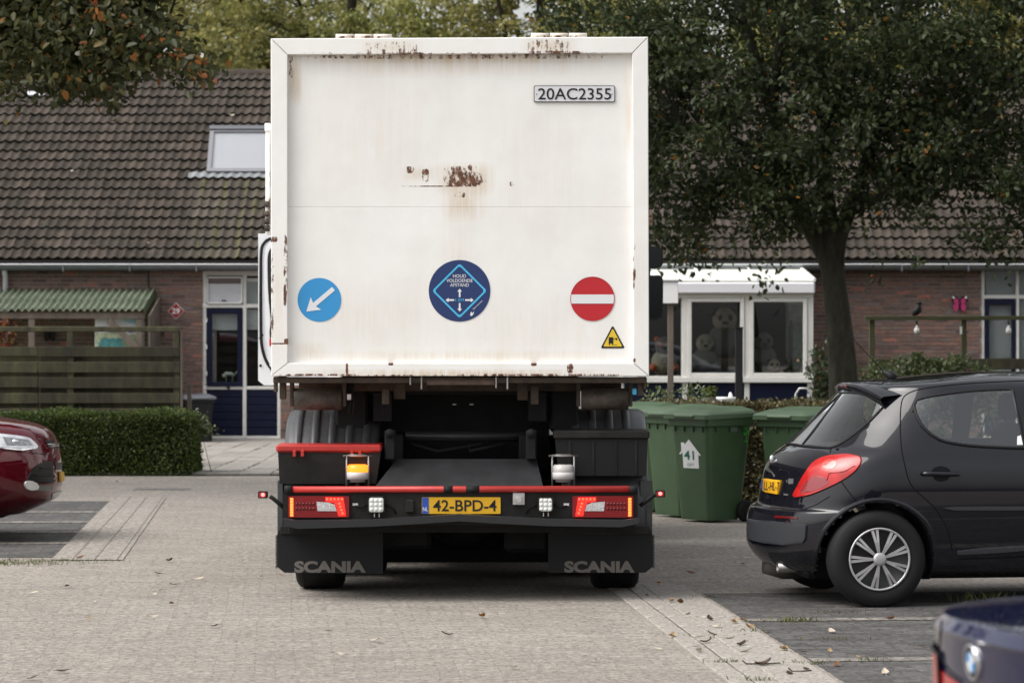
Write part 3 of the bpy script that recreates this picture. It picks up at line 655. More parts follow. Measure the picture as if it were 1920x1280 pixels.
# ------------------------------------------------------------------ fences
def fence_left():
    D = 40.0; f = thing('board_fence', 'mossy wooden fence of horizontal boards behind the clipped hedge', 'fence', (PX(150, D), D, 0))
    x1 = PX(337, D); x0 = x1 - 7.2
    def plank(nm, xa, xb, z0, z1, y0, y1):
        bw = 2.2; xs = xb
        mb = MB(); mb.box((xa, y0, z0), (xb, y1, z1), .006); return mb.build(nm, m_fence, f)
    for (ya, yb) in ((650, 668), (678, 698), (707, 727), (736, 756), (766, 784), (795, 813), (824, 842)):
        for k in range(4):
            xb = x1 - k * 1.8 - (0 if k == 0 else .003); xa = xb - 1.797
            plank('board', xa, xb, PZ(yb, D) + rng.uniform(-.006, .006), PZ(ya, D) + rng.uniform(-.006, .006), D, D + .022)
    for ya, yb in ((664, 682), (694, 711), (723, 740), (752, 770), (780, 799), (809, 828)):
        for k in range(4):
            xb = x1 - k * 1.8 - .003; plank('board', xb - 1.79, xb, PZ(yb, D), PZ(ya, D), D + .13, D + .15)
    for x in (330.5, 131, -130): bx((PX(x - 6, D), D + .024, 0), (PX(x + 6, D), D + .126, 1.76), .008).build('post', m_fence, f)
    bx((x0, D + .02, PZ(622, D)), (x1 + .02, D + .13, PZ(612, D)), .008).build('top_rail', m_fence, f)
    bx((x1 + .006, D - .0, .0), (x1 + .03, D + .12, PZ(618, D))).build('edge_board', m_wood, f)
m_fence = M('mossy_fence_wood', (.055, .046, .035), .9, var=.5, scale=2.2, col2=(.09, .085, .042), bump=.8, bscale=35, rnd=.3, stretch=(3, 1, .8))
fence_left()
D = 40.2; st = thing('wooden_stake', 'pale wooden stake standing between the fence end and the dark bin', 'stake', (PX(355, D), D, 0))
bx((PX(351, D), D, 0), (PX(358.5, D), D + .05, PZ(720, D)), .004).build('stake', m_wood, st)
def fence_right():
    D = 44.0; f = thing('rail_fence', 'weathered garden rail on posts in front of the brick wall, right of the tree', 'fence', (PX(1780, D), D, 0))
    bx((PX(1622, D), D, PZ(600, D)), (PX(1622, D) + 5.0, D + .06, PZ(592, D)), .006).build('top_rail', m_woodm, f)
    for x in (1636, 1809, 1990): bx((PX(x - 5, D), D + .06, 0), (PX(x + 5, D), D + .13, PZ(593, D)), .006).build('post', m_woodm, f)
    for ya, yb in ((672, 692), (698, 718), (724, 744), (750, 770)):
        bx((PX(1640, D), D + .03, PZ(yb, D)), (PX(1640, D) + 4.6, D + .055, PZ(ya, D)), .005).build('board', m_fence, f)
    return D
DF = fence_right()
m_bulb = M('frosted_bulb', (.75, .74, .7), .3)
for x, lab in ((1719, 'white light bulb hanging from the garden rail in front of bare bricks'), (1891, 'white light bulb hanging from the garden rail in front of the window')):
    b = thing('hanging_bulb', lab, 'light bulb', P(x, 603, DF), 'bulbs hanging from the garden rail')
    c = P(x, 619, DF + .03); q = MB(); q.smooth = True; q.lathe([(0, -.05), (.03, -.045), (.042, -.01), (.036, .02), (.018, .045), (.016, .07), (0, .07)], c, n=12); q.build('globe', m_bulb, b)
    MB().cyl(c + Vector((0, 0, .065)), P(x, 601, DF + .03), .012, n=8).build('cord', m_black, b)
# dark bird figure perched on the rail
c = P(1719, 582, DF + .03); b = thing('bird_figure', 'black bird figure perched on the garden rail', 'ornament', P(1719, 592, DF + .03))
q = MB(); q.smooth = True; q.tube([c + Vector((-.06, 0, -.07)), c + Vector((-.02, 0, -.03)), c + Vector((.02, 0, .01)), c + Vector((.03, 0, .06)), c + Vector((.03, 0, .1))], [.012, .05, .055, .04, .02], 10); q.build('body', m_black, b)
q = MB(); q.smooth = True; blob(q, c + Vector((.03, 0, .1)), .036); q.cyl(c + Vector((.05, 0, .1)), c + Vector((.09, 0, .095)), .012, .002, 8); q.build('head', m_black, b)
for x, y, h_, lab in ((1802, 620, .1, 'small white tag hanging on the garden rail post'),):
    t = thing('hanging_tag', lab, 'tag', P(x, y, DF)); pbox(MB(), x - 2, y - 8, x + 2, y + 6, DF + .01, DF + .02).build('plate', m_pvc, t)

# ------------------------------------------------------------------ conservatory
DC = 47.6
cv = thing('conservatory', 'white framed conservatory with pale sheet roof and navy base panels', 'conservatory', (PX(1370, DC), DC, 0))
XCL, XCR = PX(1060, DC), PX(1525, DC)
def cbox(nm, x0, y0, x1, y1, d0, d1, mat, par=cv, bev=.006): return pbox(MB(), x0, y0, x1, y1, DC + d0, DC + d1, bev).build(nm, mat, par)
for x0, x1 in ((1279.5, 1289), (1396, 1405.5), (1514, 1525), (1160, 1170)): cbox('post', x0, 552, x1, 837, .0, .09, m_white)
cbox('head_rail', 1060, 551, 1525, 558, -.012, .1, m_white); cbox('sill', 1060, 707, 1525, 717, -.05, .11, m_white)
cbox('base_rail', 1060, 830, 1525, 838, -.006, .1, m_white)
for x0, x1 in ((1060, 1160), (1170, 1279.5), (1289, 1396), (1405.5, 1514)):
    cbox('base_panel', x0 + .2, 717.3, x1 - .2, 829.7, .02, .05, m_navy)
def win(x0, x1, sash=True):
    mb = MB(); e = 7.5 if sash else 2
    for a in ((x0, 558.5, x0 + e, 706.5), (x1 - e, 558.5, x1, 706.5), (x0 + e, 558.5, x1 - e, 558.5 + e), (x0 + e, 706.5 - e, x1 - e, 706.5)): pbox(mb, *a, DC - .02 if sash else DC + .02, DC + .06, .006)
    s_ = mb.build('window', m_white, cv); pbox(MB(), x0 + e, 558.5 + e, x1 - e, 706.5 - e, DC + .02, DC + .026).build('pane', m_cglass, s_); return s_
m_cglass = glass('conservatory_glass', (.86, .88, .87), refl=1.5)
win(1289.3, 1395.7); win(1405.8, 1513.7); win(1170.3, 1279.2, False); win(1060.3, 1159.7, False)
# fascia and roof sheets with glazing bars
cbox('fascia_gutter', 1060, 529, 1528, 550.5, -.1, .06, M('white_gloss_fascia', (.8, .8, .84), .3), bev=.02)
zf, zb = PZ(528, DC), 2.73
m_poly = M('opal_polycarbonate', (.78, .8, .72), .35)
xs = [PX(x, DC) for x in (1062, 1215, 1318, 1420, 1526)]
for a, b in zip(xs[:-1], xs[1:]):
    MB().add([(a + .02, DC - .06, zf), (b - .02, DC - .06, zf), (b - .02, 49.97, zb), (a + .02, 49.97, zb), (a + .02, DC - .06, zf + .02), (b - .02, DC - .06, zf + .02), (b - .02, 49.97, zb + .02), (a + .02, 49.97, zb + .02)], [(3, 2, 1, 0), (4, 5, 6, 7), (0, 1, 5, 4)]).build('roof_sheet', m_poly, cv)
for a in xs:
    MB().add([(a - .02, DC - .07, zf), (a + .02, DC - .07, zf), (a + .02, 49.97, zb), (a - .02, 49.97, zb), (a - .02, DC - .07, zf + .05), (a + .02, DC - .07, zf + .05), (a + .02, 49.97, zb + .05), (a - .02, 49.97, zb + .05)], [(3, 2, 1, 0), (4, 5, 6, 7), (0, 1, 5, 4), (0, 4, 7, 3), (1, 2, 6, 5)]).build('glazing_bar', m_pvc, cv)
MB().prism([(DC, PZ(717, DC)), (49.97, PZ(717, DC)), (49.97, zb), (DC, zf)], 'x', XCR - .04, XCR - .034).build('side_pane', m_cglass, cv)
MB().prism([(DC + .1, 0), (49.97, 0), (49.97, PZ(717, DC)), (DC + .1, PZ(717, DC))], 'x', XCR - .06, XCR - .02).build('side_panel', m_navy, cv)
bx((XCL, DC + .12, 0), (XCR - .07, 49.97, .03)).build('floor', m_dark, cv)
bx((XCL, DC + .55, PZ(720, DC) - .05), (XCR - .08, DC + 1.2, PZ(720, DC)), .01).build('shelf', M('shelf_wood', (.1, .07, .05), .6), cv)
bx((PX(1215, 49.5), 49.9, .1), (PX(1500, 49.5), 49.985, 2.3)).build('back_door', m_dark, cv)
# bird silhouettes stuck on the panes
for i, x in enumerate((1337, 1455)):
    c = P(x, 585, DC + .012); s_ = 0.0078
    pts = [(-6, 5), (-1, 1.5), (2, -1), (7, -9), (6, -2), (4, 3), (8, 5), (3, 6), (-1, 7), (-7, 11), (-4, 6)]
    tag(MB().prism([(c.x + a * s_, c.z - b * s_) for a, b in pts][::-1], 'y', DC + .012, DC + .015).build('bird_sticker', m_black), ('black bird silhouette on the middle conservatory pane', 'black bird silhouette on the right conservatory pane')[i], 'sticker', 'bird stickers on the conservatory panes')
# cuddly toys and clutter on the shelf behind the glass
m_fw = M('cream_plush', (.3, .27, .2), .95, bump=.5, bscale=60); m_fb = M('black_plush', (.02, .02, .02), .95); m_fg = M('grey_plush', (.13, .13, .12), .95, bump=.5, bscale=60); m_fr = M('orange_plush', (.5, .12, .06), .95)
def toy(label, x, y, D, r, mats, head=(0, 0, 1.3), ears=True, eyes=True):
    c = P(x, y, D); t = thing('soft_toy', label, 'soft toy', (c.x, D, PZ(720, DC)), 'soft toys on the conservatory shelf')
    z0 = PZ(720, DC); zc = c.z
    q = MB(); blob(q, (c.x, D, zc), (r, r * .9, r * 1.05), 14, 10); q.build('body', mats[0], t)
    h = Vector((c.x + head[0] * r, D - .3 * r, zc + head[2] * r)); q = MB(); blob(q, h, r * .72, 14, 10); hd = q.build('head', mats[1], t)
    if ears:
        for s1 in (-1, 1): q = MB(); blob(q, h + Vector((s1 * r * .55, 0, r * .5)), r * .24); q.build('ear', mats[2], hd)
    if eyes:
        for s1 in (-1, 1): q = MB(); blob(q, h + Vector((s1 * r * .27, -r * .6, r * .1)), (r * .17, r * .1, r * .2)); q.build('eye_patch', mats[2], hd)
    q = MB(); blob(q, h + Vector((0, -r * .68, -r * .2)), (r * .2, r * .14, r * .12)); q.build('nose', m_fb, hd)
    for s1 in (-1, 1):
        q = MB(); blob(q, (c.x + s1 * r * .85, D - r * .5, zc - r * .35), (r * .3, r * .5, r * .3)); q.build('paw', mats[2], t)
    if zc - r > z0 + .02:   # sits on a box
        bx((c.x - r * .8, D - r * .6, z0), (c.x + r * .8, D + r * .8, zc - r * .95), .01).build('box_seat', M('cardboard', (.13, .1, .07), .9, var=.2), t)
toy('big cream and black plush bear high behind the middle conservatory pane', 1358, 640, DC + .9, .26, (m_fg, m_fw, m_fb))
toy('grey plush bear with a white bib low behind the middle conservatory pane', 1322, 675, DC + .8, .2, (m_fg, m_fw, m_fg), ears=False)
toy('small cream and black plush bear lying low behind the right conservatory pane', 1470, 690, DC + .75, .14, (m_fb, m_fw, m_fb), head=(-1.1, 0, .3))
toy('plush bear in grey with a dark head behind the right conservatory pane', 1432, 672, DC + .95, .2, (m_fg, m_fg, m_fb))
toy('plush animal with orange paws behind the left conservatory pane', 1245, 680, DC + .9, .2, (m_fw, m_fg, m_fr))
for lab, x0, y0, x1, y1, d, colr in (('pale patterned box standing behind the right conservatory pane', 1485, 600, 1508, 715, .95, (.3, .31, .3)), ('dark blue basket low behind the middle conservatory pane', 1330, 695, 1378, 718, .7, (.03, .05, .08)), ('pale square cupboard high behind the right conservatory pane', 1476, 566, 1512, 600, 1.3, (.4, .4, .36))):
    c0 = P(x0, y1, DC + d); c1 = P(x1, y0, DC + d); z0 = PZ(720, DC)
    o = thing('storage_box', lab, 'box', ((c0.x + c1.x) / 2, DC + d, z0)); bx((c0.x, DC + d, z0), (c1.x, DC + d + .25, c1.z), .015).build('carcass', M('box_paint', colr, .7, var=.3, scale=8), o); bx((c0.x - .01, DC + d - .012, c1.z - .05), (c1.x + .01, DC + d + .26, c1.z + .006), .005).build('lid', M('box_lid', tuple(min(1, k * 1.2) for k in colr), .7), o)
# ------------------------------------------------------------------ things in front of the conservatory
D = 46.0; o = thing('dark_post', 'black painted square post standing in front of the conservatory', 'post', (PX(1386, D), D, 0)); bx((PX(1379, D), D, 0), (PX(1393, D), D + .1, PZ(616, D)), .006).build('post', M('charred_wood', (.02, .02, .023), .7, bump=.4), o); bx((PX(1378, D), D - .01, PZ(616, D)), (PX(1394, D), D + .11, PZ(613, D)), .004).build('cap', m_black, o)
D = 36.0; o = thing('bird_house', 'white box nesting house on a grey wooden pole beside the truck', 'bird house', (PX(1257, D), D, 0))
bx((PX(1252, D), D, 0), (PX(1263, D), D + .06, PZ(569, D)), .006).build('pole', m_wood, o)
bx((PX(1234, D), D - .08, PZ(569, D)), (PX(1271, D), D + .14, PZ(528, D)), .006).build('house_box', m_pvc, o); bx((PX(1232, D), D - .1, PZ(528, D)), (PX(1272, D), D + .16, PZ(524.5, D)), .004).build('lid', M('grey_lid', (.35, .35, .36), .6), o)
D = 33.0; o = thing('flower_pot', 'grey pot with a round green plant behind the bins', 'flower pot', (PX(1329, D), D, 0)); c = Vector((PX(1329, D), D, 0))
MB().lathe([(0, 0), (.06, 0), (.06, .7), (.0, .7)], c, n=16).build('stand', m_dark, o)
MB().lathe([(0, .7), (.07, .7), (.082, PZ(744, D)), (.068, PZ(744, D)), (.06, PZ(744, D) - .03), (0, PZ(744, D) - .03)], c, n=20).build('pot', M('grey_pot', (.13, .13, .13), .8, var=.2), o)
FLOWERPOT = o; POT_C = P(1330, 735, D)
D = 32.5; o = thing('bird_bath', 'white pedestal bird bath with a tiny bird figure', 'bird bath', (PX(1361, D), D, 0)); c = Vector((PX(1361, D), D, 0)); zt = PZ(744, D)
q = MB(); q.smooth = True; q.lathe([(0, 0), (.09, 0), (.09, .05), (.04, .12), (.03, .5), (.04, zt - .12), (.06, zt - .1)], c, n=20); q.build('pedestal', m_pvc, o)
q = MB(); q.smooth = True; q.lathe([(0, zt - .1), (.05, zt - .1), (.1, zt - .02), (.105, zt), (.09, zt - .005), (.04, zt - .05), (0, zt - .055)], c, n=24); q.build('bowl', m_pvc, o)
q = MB(); q.smooth = True; q.tube([c + Vector((.03, 0, zt - .02)), c + Vector((.05, 0, zt + .02)), c + Vector((.045, 0, zt + .05))], [.012, .022, .008], 8); q.build('bird_figure', m_pvc, o)
D = 34.0; o = thing('garden_chair', 'grey tubular garden chair behind the hedge and the bins', 'chair', (PX(1505, D), D, 0)); ch = M('grey_tube', (.4, .4, .4), .4, .6)
q = MB(); q.smooth = True; zt = PZ(728, D); xa, xb = PX(1489, D), PX(1520, D)
q.tube([(xa - .04, D, 0), (xa, D, .5), (xa + .02, D + .02, zt - .06), (xa + .06, D + .02, zt), (xb - .04, D + .02, zt), (xb, D + .02, zt - .06), (xb + .01, D, .5), (xb + .03, D, 0)], .014, 8); q.build('back_frame', ch, o)
bx((xa, D, .66), (xb, D + .3, .69), .01).build('seat', ch, o)
for x in (xa + .02, xb - .02): MB().cyl((x, D + .28, 0), (x, D + .28, .66), .012, n=8).build('leg', ch, o)
# ------------------------------------------------------------------ foliage
def leaves_mesh(name, pos, size, mat, seed=0, aspect=.55, droop=.3, six=True, out=None, fold=.12, nup=.8):
    g = np.random.default_rng(seed); N = len(pos); pos = np.asarray(pos, dtype=np.float64)
    d = g.normal(size=(N, 3)); d[:, 2] -= droop
    if out is not None: d += out * .9
    d /= np.linalg.norm(d, axis=1)[:, None]
    n = g.normal(size=(N, 3)) * .75; n[:, 2] += nup
    if out is not None: n += out * .5
    n -= d * np.sum(n * d, axis=1)[:, None]; n /= np.linalg.norm(n, axis=1)[:, None] + 1e-9
    s = np.cross(n, d); L = size * g.uniform(.65, 1.3, N)[:, None]; W = L * aspect * .5
    up = n * (L * fold)
    if six:
        V = np.stack([pos, pos + d * L * .3 + s * W + up, pos + d * L * .7 + s * W * .8 + up, pos + d * L, pos + d * L * .7 - s * W * .8 + up, pos + d * L * .3 - s * W + up], 1); k = 6
        F = np.array([[0, 1, 2, 3], [0, 3, 4, 5]])
    else:
        V = np.stack([pos, pos + d * L * .45 + s * W + up, pos + d * L, pos + d * L * .45 - s * W + up], 1); k = 4; F = np.array([[0, 1, 2, 3]])
    idx = (np.arange(N)[:, None, None] * k + F[None]).reshape(-1)
    me = bpy.data.meshes.new(name); nf = N * len(F)
    me.vertices.add(N * k); me.vertices.foreach_set('co', V.reshape(-1).astype(np.float32))
    me.loops.add(nf * 4); me.loops.foreach_set('vertex_index', idx.astype(np.int32))
    me.polygons.add(nf); me.polygons.foreach_set('loop_start', np.arange(nf, dtype=np.int32) * 4)
    try: me.polygons.foreach_set('loop_total', np.full(nf, 4, dtype=np.int32))
    except Exception: pass
    me.materials.append(mat); me.update(calc_edges=True); me.validate(); return me

def crown_points(ells, nclump, per, rclump, seed, shell=.55):
    """clump centres spread through ellipsoids, leaves round each centre"""
    g = np.random.default_rng(seed); vol = np.array([e[1][0] * e[1][1] * e[1][2] * (e[2] if len(e) > 2 else 1) for e in ells]); pr = vol / vol.sum()
    C = []
    for i in g.choice(len(ells), nclump, p=pr):
        c, r = ells[i][:2]; v = g.normal(size=3); v /= np.linalg.norm(v); C.append(np.array(c) + v * np.array(r) * (g.uniform(shell ** 3, 1) ** (1 / 3)))
    C = np.array(C); n = g.integers(int(per * .5), int(per * 1.5), len(C)); idx = np.repeat(np.arange(len(C)), n)
    o = g.normal(size=(len(idx), 3)); o /= np.linalg.norm(o, axis=1)[:, None]; rr = rclump * g.uniform(.5, 1.4, len(C))[idx]
    pos = C[idx] + o * (g.uniform(0, 1, len(idx)) ** .5 * rr)[:, None] * np.array([1, 1, .6]); return C, pos, o
def limb(mb, pts, r0, r1, n=10):
    pts = [Vector(p) for p in pts]; sub = []
    for i in range(len(pts) - 1):
        for k in range(4):
            t = k / 4; p0 = pts[max(i - 1, 0)]; p1 = pts[i]; p2 = pts[i + 1]; p3 = pts[min(i + 2, len(pts) - 1)]
            sub.append(.5 * ((2 * p1) + (p2 - p0) * t + (2 * p0 - 5 * p1 + 4 * p2 - p3) * t * t + (3 * p1 - p0 - 3 * p2 + p3) * t ** 3))
    sub.append(pts[-1]); N = len(sub)
    mb.tube(sub, [r0 + (r1 - r0) * (i / (N - 1)) ** .8 for i in range(N)], n); return sub
m_bark = M('bark', (.03, .027, .02), .9, var=.45, scale=9, bump=1.0, bscale=26, col2=(.055, .055, .04), stretch=(1, 1, .35))
m_bark2 = M('dark_bark', (.03, .026, .02), .9, var=.4, scale=9, bump=.6, bscale=30)
def tree(label, base, trunk, limbs, ells, nclump, per, rclump, lsize, mat, seed, six=True, shell=.55, twigs=True, aspect=.55, bark=None, extra=None):
    t = thing('leafy_tree', label, 'tree', base); o = ORG[t]; bark = bark or m_bark
    mb = MB(); mb.smooth = True; nodes = []
    for pts, r0, r1 in trunk + limbs: nodes += limb(mb, pts, r0, r1, 14 if r0 > .15 else 8)
    mb.build('trunk', bark, t)
    C, pos, out = crown_points(ells, nclump, per, rclump, seed, shell)
    if extra is not None: pos = np.concatenate([pos, extra[0]]); out = np.concatenate([out, extra[1]])
    me = leaves_mesh('crown', pos - np.array(o), lsize, mat, seed, aspect, six=six, out=out)
    tag(link('crown', me, t), kind='stuff')
    if twigs:
        tw = MB(); tw.smooth = True; nd = np.array([tuple(p) for p in nodes]); r_ = random.Random(seed)
        for c in C[::2]:
            dd = np.linalg.norm((nd - c) * np.array([1, 1, 1.0]) , axis=1) + np.maximum(nd[:, 2] - c[2], 0) * 2; p0 = Vector(nd[int(dd.argmin())]); p1 = Vector(c)
            if (p1 - p0).length > 1.7: continue
            mid = (p0 + p1) / 2 + Vector((r_.uniform(-.15, .15), r_.uniform(-.15, .15), r_.uniform(.05, .3)))
            tw.tube([p0, mid, p1], [.022, .012, .005], 4, caps=False)
        tw.build('branches', bark, t, kind='stuff')
    return t
lm_dark = leafmat('dark_green_leaf', [(0, (.024, .034, .015)), (.45, (.038, .053, .022)), (.8, (.056, .074, .03)), (.985, (.085, .1, .04)), (.992, (.24, .12, .02)), (1, (.36, .15, .03))], .34, .02)
lm_left = leafmat('autumn_edged_leaf', [(0, (.035, .042, .016)), (.5, (.06, .068, .026)), (.85, (.095, .095, .036)), (.96, (.13, .11, .04)), (.975, (.24, .12, .03)), (1, (.36, .14, .04))], .4, .02)
lm_back = leafmat('olive_leaf', [(0, (.13, .135, .045)), (.4, (.23, .23, .07)), (.75, (.32, .3, .1)), (1, (.45, .38, .14))], .5, .03)
lm_back2 = leafmat('yellow_green_leaf', [(0, (.13, .15, .045)), (.5, (.25, .26, .08)), (1, (.42, .4, .14))], .5, .03)
lm_hedge = leafmat('box_leaf', [(0, (.03, .05, .014)), (.5, (.065, .1, .024)), (1, (.16, .19, .045))], .35, .03)
lm_brown = leafmat('brown_hedge_leaf', [(0, (.05, .042, .022)), (.4, (.1, .085, .04)), (.75, (.15, .125, .06)), (1, (.11, .13, .04))], .25, .03)
lm_shrub = leafmat('light_shrub_leaf', [(0, (.05, .085, .025)), (.5, (.1, .14, .045)), (1, (.22, .24, .09))], .35, .07)
lm_shrub2 = leafmat('ivy_leaf', [(0, (.02, .04, .012)), (.6, (.05, .085, .025)), (.85, (.12, .15, .05)), (1, (.25, .12, .05))], .3, .07)

# big tree right of the truck
tx, ty = 4.2, 40.0
def tp(x, y, D=40.0): return P(x, y, D)
tr_base = Vector((PX(1583, 40), 40, 0))
g = np.random.default_rng(3)
sprig = []
for (x, y) in ((1215, 500), (1260, 492), (1330, 500), (1420, 520), (1440, 535), (1450, 505), (1470, 490), (1650, 480), (1720, 470), (1790, 480), (1850, 485), (1890, 500), (1640, 515), (1300, 470), (1375, 470), (1405, 492)):
    c = np.array(P(x, y, 38.6)); k = 12; sprig.append(c + g.normal(size=(k, 3)) * np.array([.11, .1, .1]))
sprig = np.concatenate(sprig); sprig_o = np.tile(np.array([[0, -.2, -.6]]), (len(sprig), 1))
tree('big dark leafy tree with a forked trunk in front of the right house', tr_base,
     [([tr_base + Vector((0.02, 0, -.1)), tp(1583, 800), tp(1580, 690), tp(1572, 600), tp(1562, 520), tp(1556, 460), tp(1552, 400), tp(1545, 330), tp(1545, 220), tp(1538, 100), tp(1530, -60), tp(1540, -300)], .225, .05)],
     [([tp(1570, 560), tp(1552, 490), tp(1515, 420), tp(1488, 350), tp(1475, 290), tp(1450, 220), tp(1420, 120), tp(1390, 20), tp(1365, -120)], .14, .05),
      ([tp(1566, 540), tp(1572, 450), tp(1610, 350), tp(1640, 250), tp(1665, 120), tp(1700, -50)], .13, .05),
      ([tp(1590, 400, 39.9), tp(1650, 370, 39.4), tp(1730, 320, 39), tp(1820, 260, 38.8)], .07, .03),
      ([tp(1488, 330), tp(1420, 285, 39.5), tp(1350, 250, 39.2), tp(1280, 240, 39)], .06, .025),
      ([tp(1545, 330), tp(1570, 200, 40.6), tp(1590, 60, 41)], .07, .03),
      ([tp(1450, 220), tp(1460, 100, 39.6), tp(1480, 0, 39.4), tp(1500, -100, 39.3)], .06, .03)],
     [((4.4, 40.2, 7.0), (4.4, 2.8, 4.0)), ((2.5, 39.2, 4.35), (1.85, 1.3, 1.7), 2.6), ((6.5, 39.2, 4.4), (2.3, 1.3, 1.75), 2.4), ((4.3, 38.9, 4.9), (2.0, 1.1, 1.5), 1.8), ((2.1, 39, 3.35), (1.0, .8, .6), 3), ((3.4, 38.9, 3.4), (.9, .7, .6), 3), ((6.2, 39, 3.4), (1.5, .8, .65), 3)],
     760, 105, .44, .085, lm_dark, 11, shell=.3, extra=(sprig, sprig_o))
# tree at the left edge, its boughs hang into the picture
lb = Vector((-8.9, 34.2, 0))
_g = np.random.default_rng(77); _le = []
for (x, y, sx, sy, n) in ((60, 40, 60, 40, 900), (150, 60, 50, 40, 700), (230, 60, 40, 35, 500), (290, 80, 32, 26, 320), (340, 110, 26, 18, 200), (380, 130, 18, 14, 110), (190, 120, 35, 25, 330), (120, 120, 45, 28, 420), (200, 165, 22, 18, 130), (40, 130, 40, 30, 350), (130, 165, 25, 14, 110), (250, 130, 30, 16, 140), (210, 195, 8, 10, 25)):
    Dq = 33.4 + _g.normal(size=n) * .45; px = x + _g.normal(size=n) * sx; py = y + _g.normal(size=n) * sy; _le.append(np.stack([(px - 960) * Dq / FPX, Dq, CAMZ - (py - HOR) * Dq / FPX], 1))
_le = np.concatenate(_le); left_extra = (_le, _g.normal(size=_le.shape) * .5)
tree('tree with orange tinged leaves whose boughs overhang the left roof', lb,
     [([lb + Vector((0, 0, -.1)), lb + Vector((.05, 0, 2)), lb + Vector((.1, 0, 4.2)), lb + Vector((.2, 0, 7.5)), lb + Vector((.1, .2, 10))], .3, .08)],
     [([lb + Vector((.1, 0, 3.6)), lb + Vector((1.2, -.1, 4.8)), lb + Vector((2.6, -.2, 5.4)), lb + Vector((4.2, -.2, 5.45)), lb + Vector((5.4, -.3, 5.0))], .12, .015),
      ([lb + Vector((.15, 0, 4.6)), lb + Vector((1.4, .2, 6.2)), lb + Vector((3.0, .2, 6.8)), lb + Vector((4.6, 0, 6.4))], .1, .02)],
     [((-8.9, 34.3, 8.4), (3.6, 2.8, 4.0)), ((-5.5, 34, 5.75), (1.95, 1.0, .85), 6), ((-6.3, 33.9, 5.0), (.95, .7, .62), 9), ((-5.0, 33.8, 4.75), (.65, .45, .4), 14), ((-4.0, 33.8, 5.08), (.6, .35, .24), 14), ((-4.9, 33.8, 5.3), (1.1, .5, .5), 12), ((-6.0, 33.8, 5.6), (1.2, .6, .6), 14), ((-4.2, 33.8, 5.5), (.8, .4, .35), 10)],
     560, 85, .27, .1, lm_left, 21, shell=.25, extra=left_extra)
# orange leaves that can be told apart on the bough tips, leaf by leaf
left_tree = [o for o in bpy.data.objects if o.get('label', '').startswith('tree with orange')][0]
ol = leaves_mesh('leaf', np.array([[0, 0, 0.]]), .11, leafmat('orange_leaf', [(0, (.42, .13, .03)), (1, (.5, .2, .06))], .45, .05), 5); om = [ol, leaves_mesh('leaf', np.array([[0, 0, 0.]]), .1, leafmat('rust_leaf', [(0, (.3, .08, .03)), (1, (.36, .12, .05))], .45, .05), 8), leaves_mesh('leaf', np.array([[0, 0, 0.]]), .1, leafmat('pale_leaf', [(0, (.45, .42, .33)), (1, (.5, .48, .4))], .3, .1), 9)]
for i, (x, y) in enumerate([(378, 122), (384, 124), (390, 143), (402, 148), (378, 142), (345, 98), (350, 102), (328, 106), (325, 110), (303, 108), (284, 93), (268, 74), (312, 79), (176, 12), (174, 24), (178, 10), (188, 30), (103, 37), (240, 40), (130, 146), (135, 151), (163, 134), (165, 80), (214, 172), (368, 155), (112, 150), (238, 36), (370, 140), (395, 120), (340, 95), (180, 60), (172, 52), (366, 103), (375, 98), (220, 180), (150, 95)]):
    p = P(x, y, 32.9); o = link('leaf', om[2 if i in (30, 31, 32, 33, 34, 35) else i % 2], left_tree, p - lb); o.rotation_euler = (rng.uniform(-1.6, -.6), rng.uniform(-1, 1), rng.uniform(-1.2, 1.2))
# trees behind the houses
bt = [(-12.0, 66, 6.6, 3.8, 4.3, lm_back), (-7.4, 64.5, 6.7, 3.5, 4.2, lm_back), (-3.4, 66.5, 6.7, 3.3, 4.3, lm_back2), (.6, 64.8, 6.2, 3.0, 3.9, lm_back), (4.0, 67.5, 6.9, 3.4, 4.5, lm_back2), (8.2, 65.5, 6.6, 3.2, 4.3, lm_back), (12.4, 67, 6.8, 3.6, 4.3, lm_back), (-9.9, 72, 7.2, 3.6, 4.4, lm_back2), (-5.3, 71.5, 7.2, 3.4, 4.4, lm_back)]
names = ['leftmost olive green tree behind the roofs', 'olive green tree behind the left roof, second from the left edge', 'yellow green tree behind the roofs above the truck\'s left edge', 'olive green tree behind the roofs above the middle of the truck', 'yellow green tree behind the roofs above the truck\'s right edge', 'olive green tree behind the right roof seen through the big tree', 'rightmost olive green tree behind the right roof', 'yellow green tree farther back between the two leftmost trees', 'olive green tree farther back, just left of the truck top']
for i, (x, d, z, r, rz, lm) in enumerate(bt):
    b = Vector((x, d, 0)); rr = random.Random(i)
    el = [((x, d, z), (r, r * .85, rz))] + [((x + rr.uniform(-.7, .7) * r, d - .5 * r + rr.uniform(-.5, .5), z + rr.uniform(-.35, .45) * rz), (r * .42, r * .4, rz * .3), 1.8) for _ in range(5)]
    tree(names[i], b, [([b + Vector((0, 0, -.1)), b + Vector((.1, 0, 3)), b + Vector((-.1, 0, 6)), b + Vector((.1, 0, 10))], .28, .08)],
         [([b + Vector((0, 0, 4 + k * .7)), b + Vector((math.cos(k * 2.1) * r * .4, math.sin(k * 2.1) * r * .4, 6 + k * .6)), b + Vector((math.cos(k * 2.1) * r * .75, math.sin(k * 2.1) * r * .7, 8 + k * .7))], .09, .03) for k in range(5)],
         el, 460, 85, .4, .12, lm, 40 + i, six=False, shell=.62, aspect=.6, bark=m_bark2)

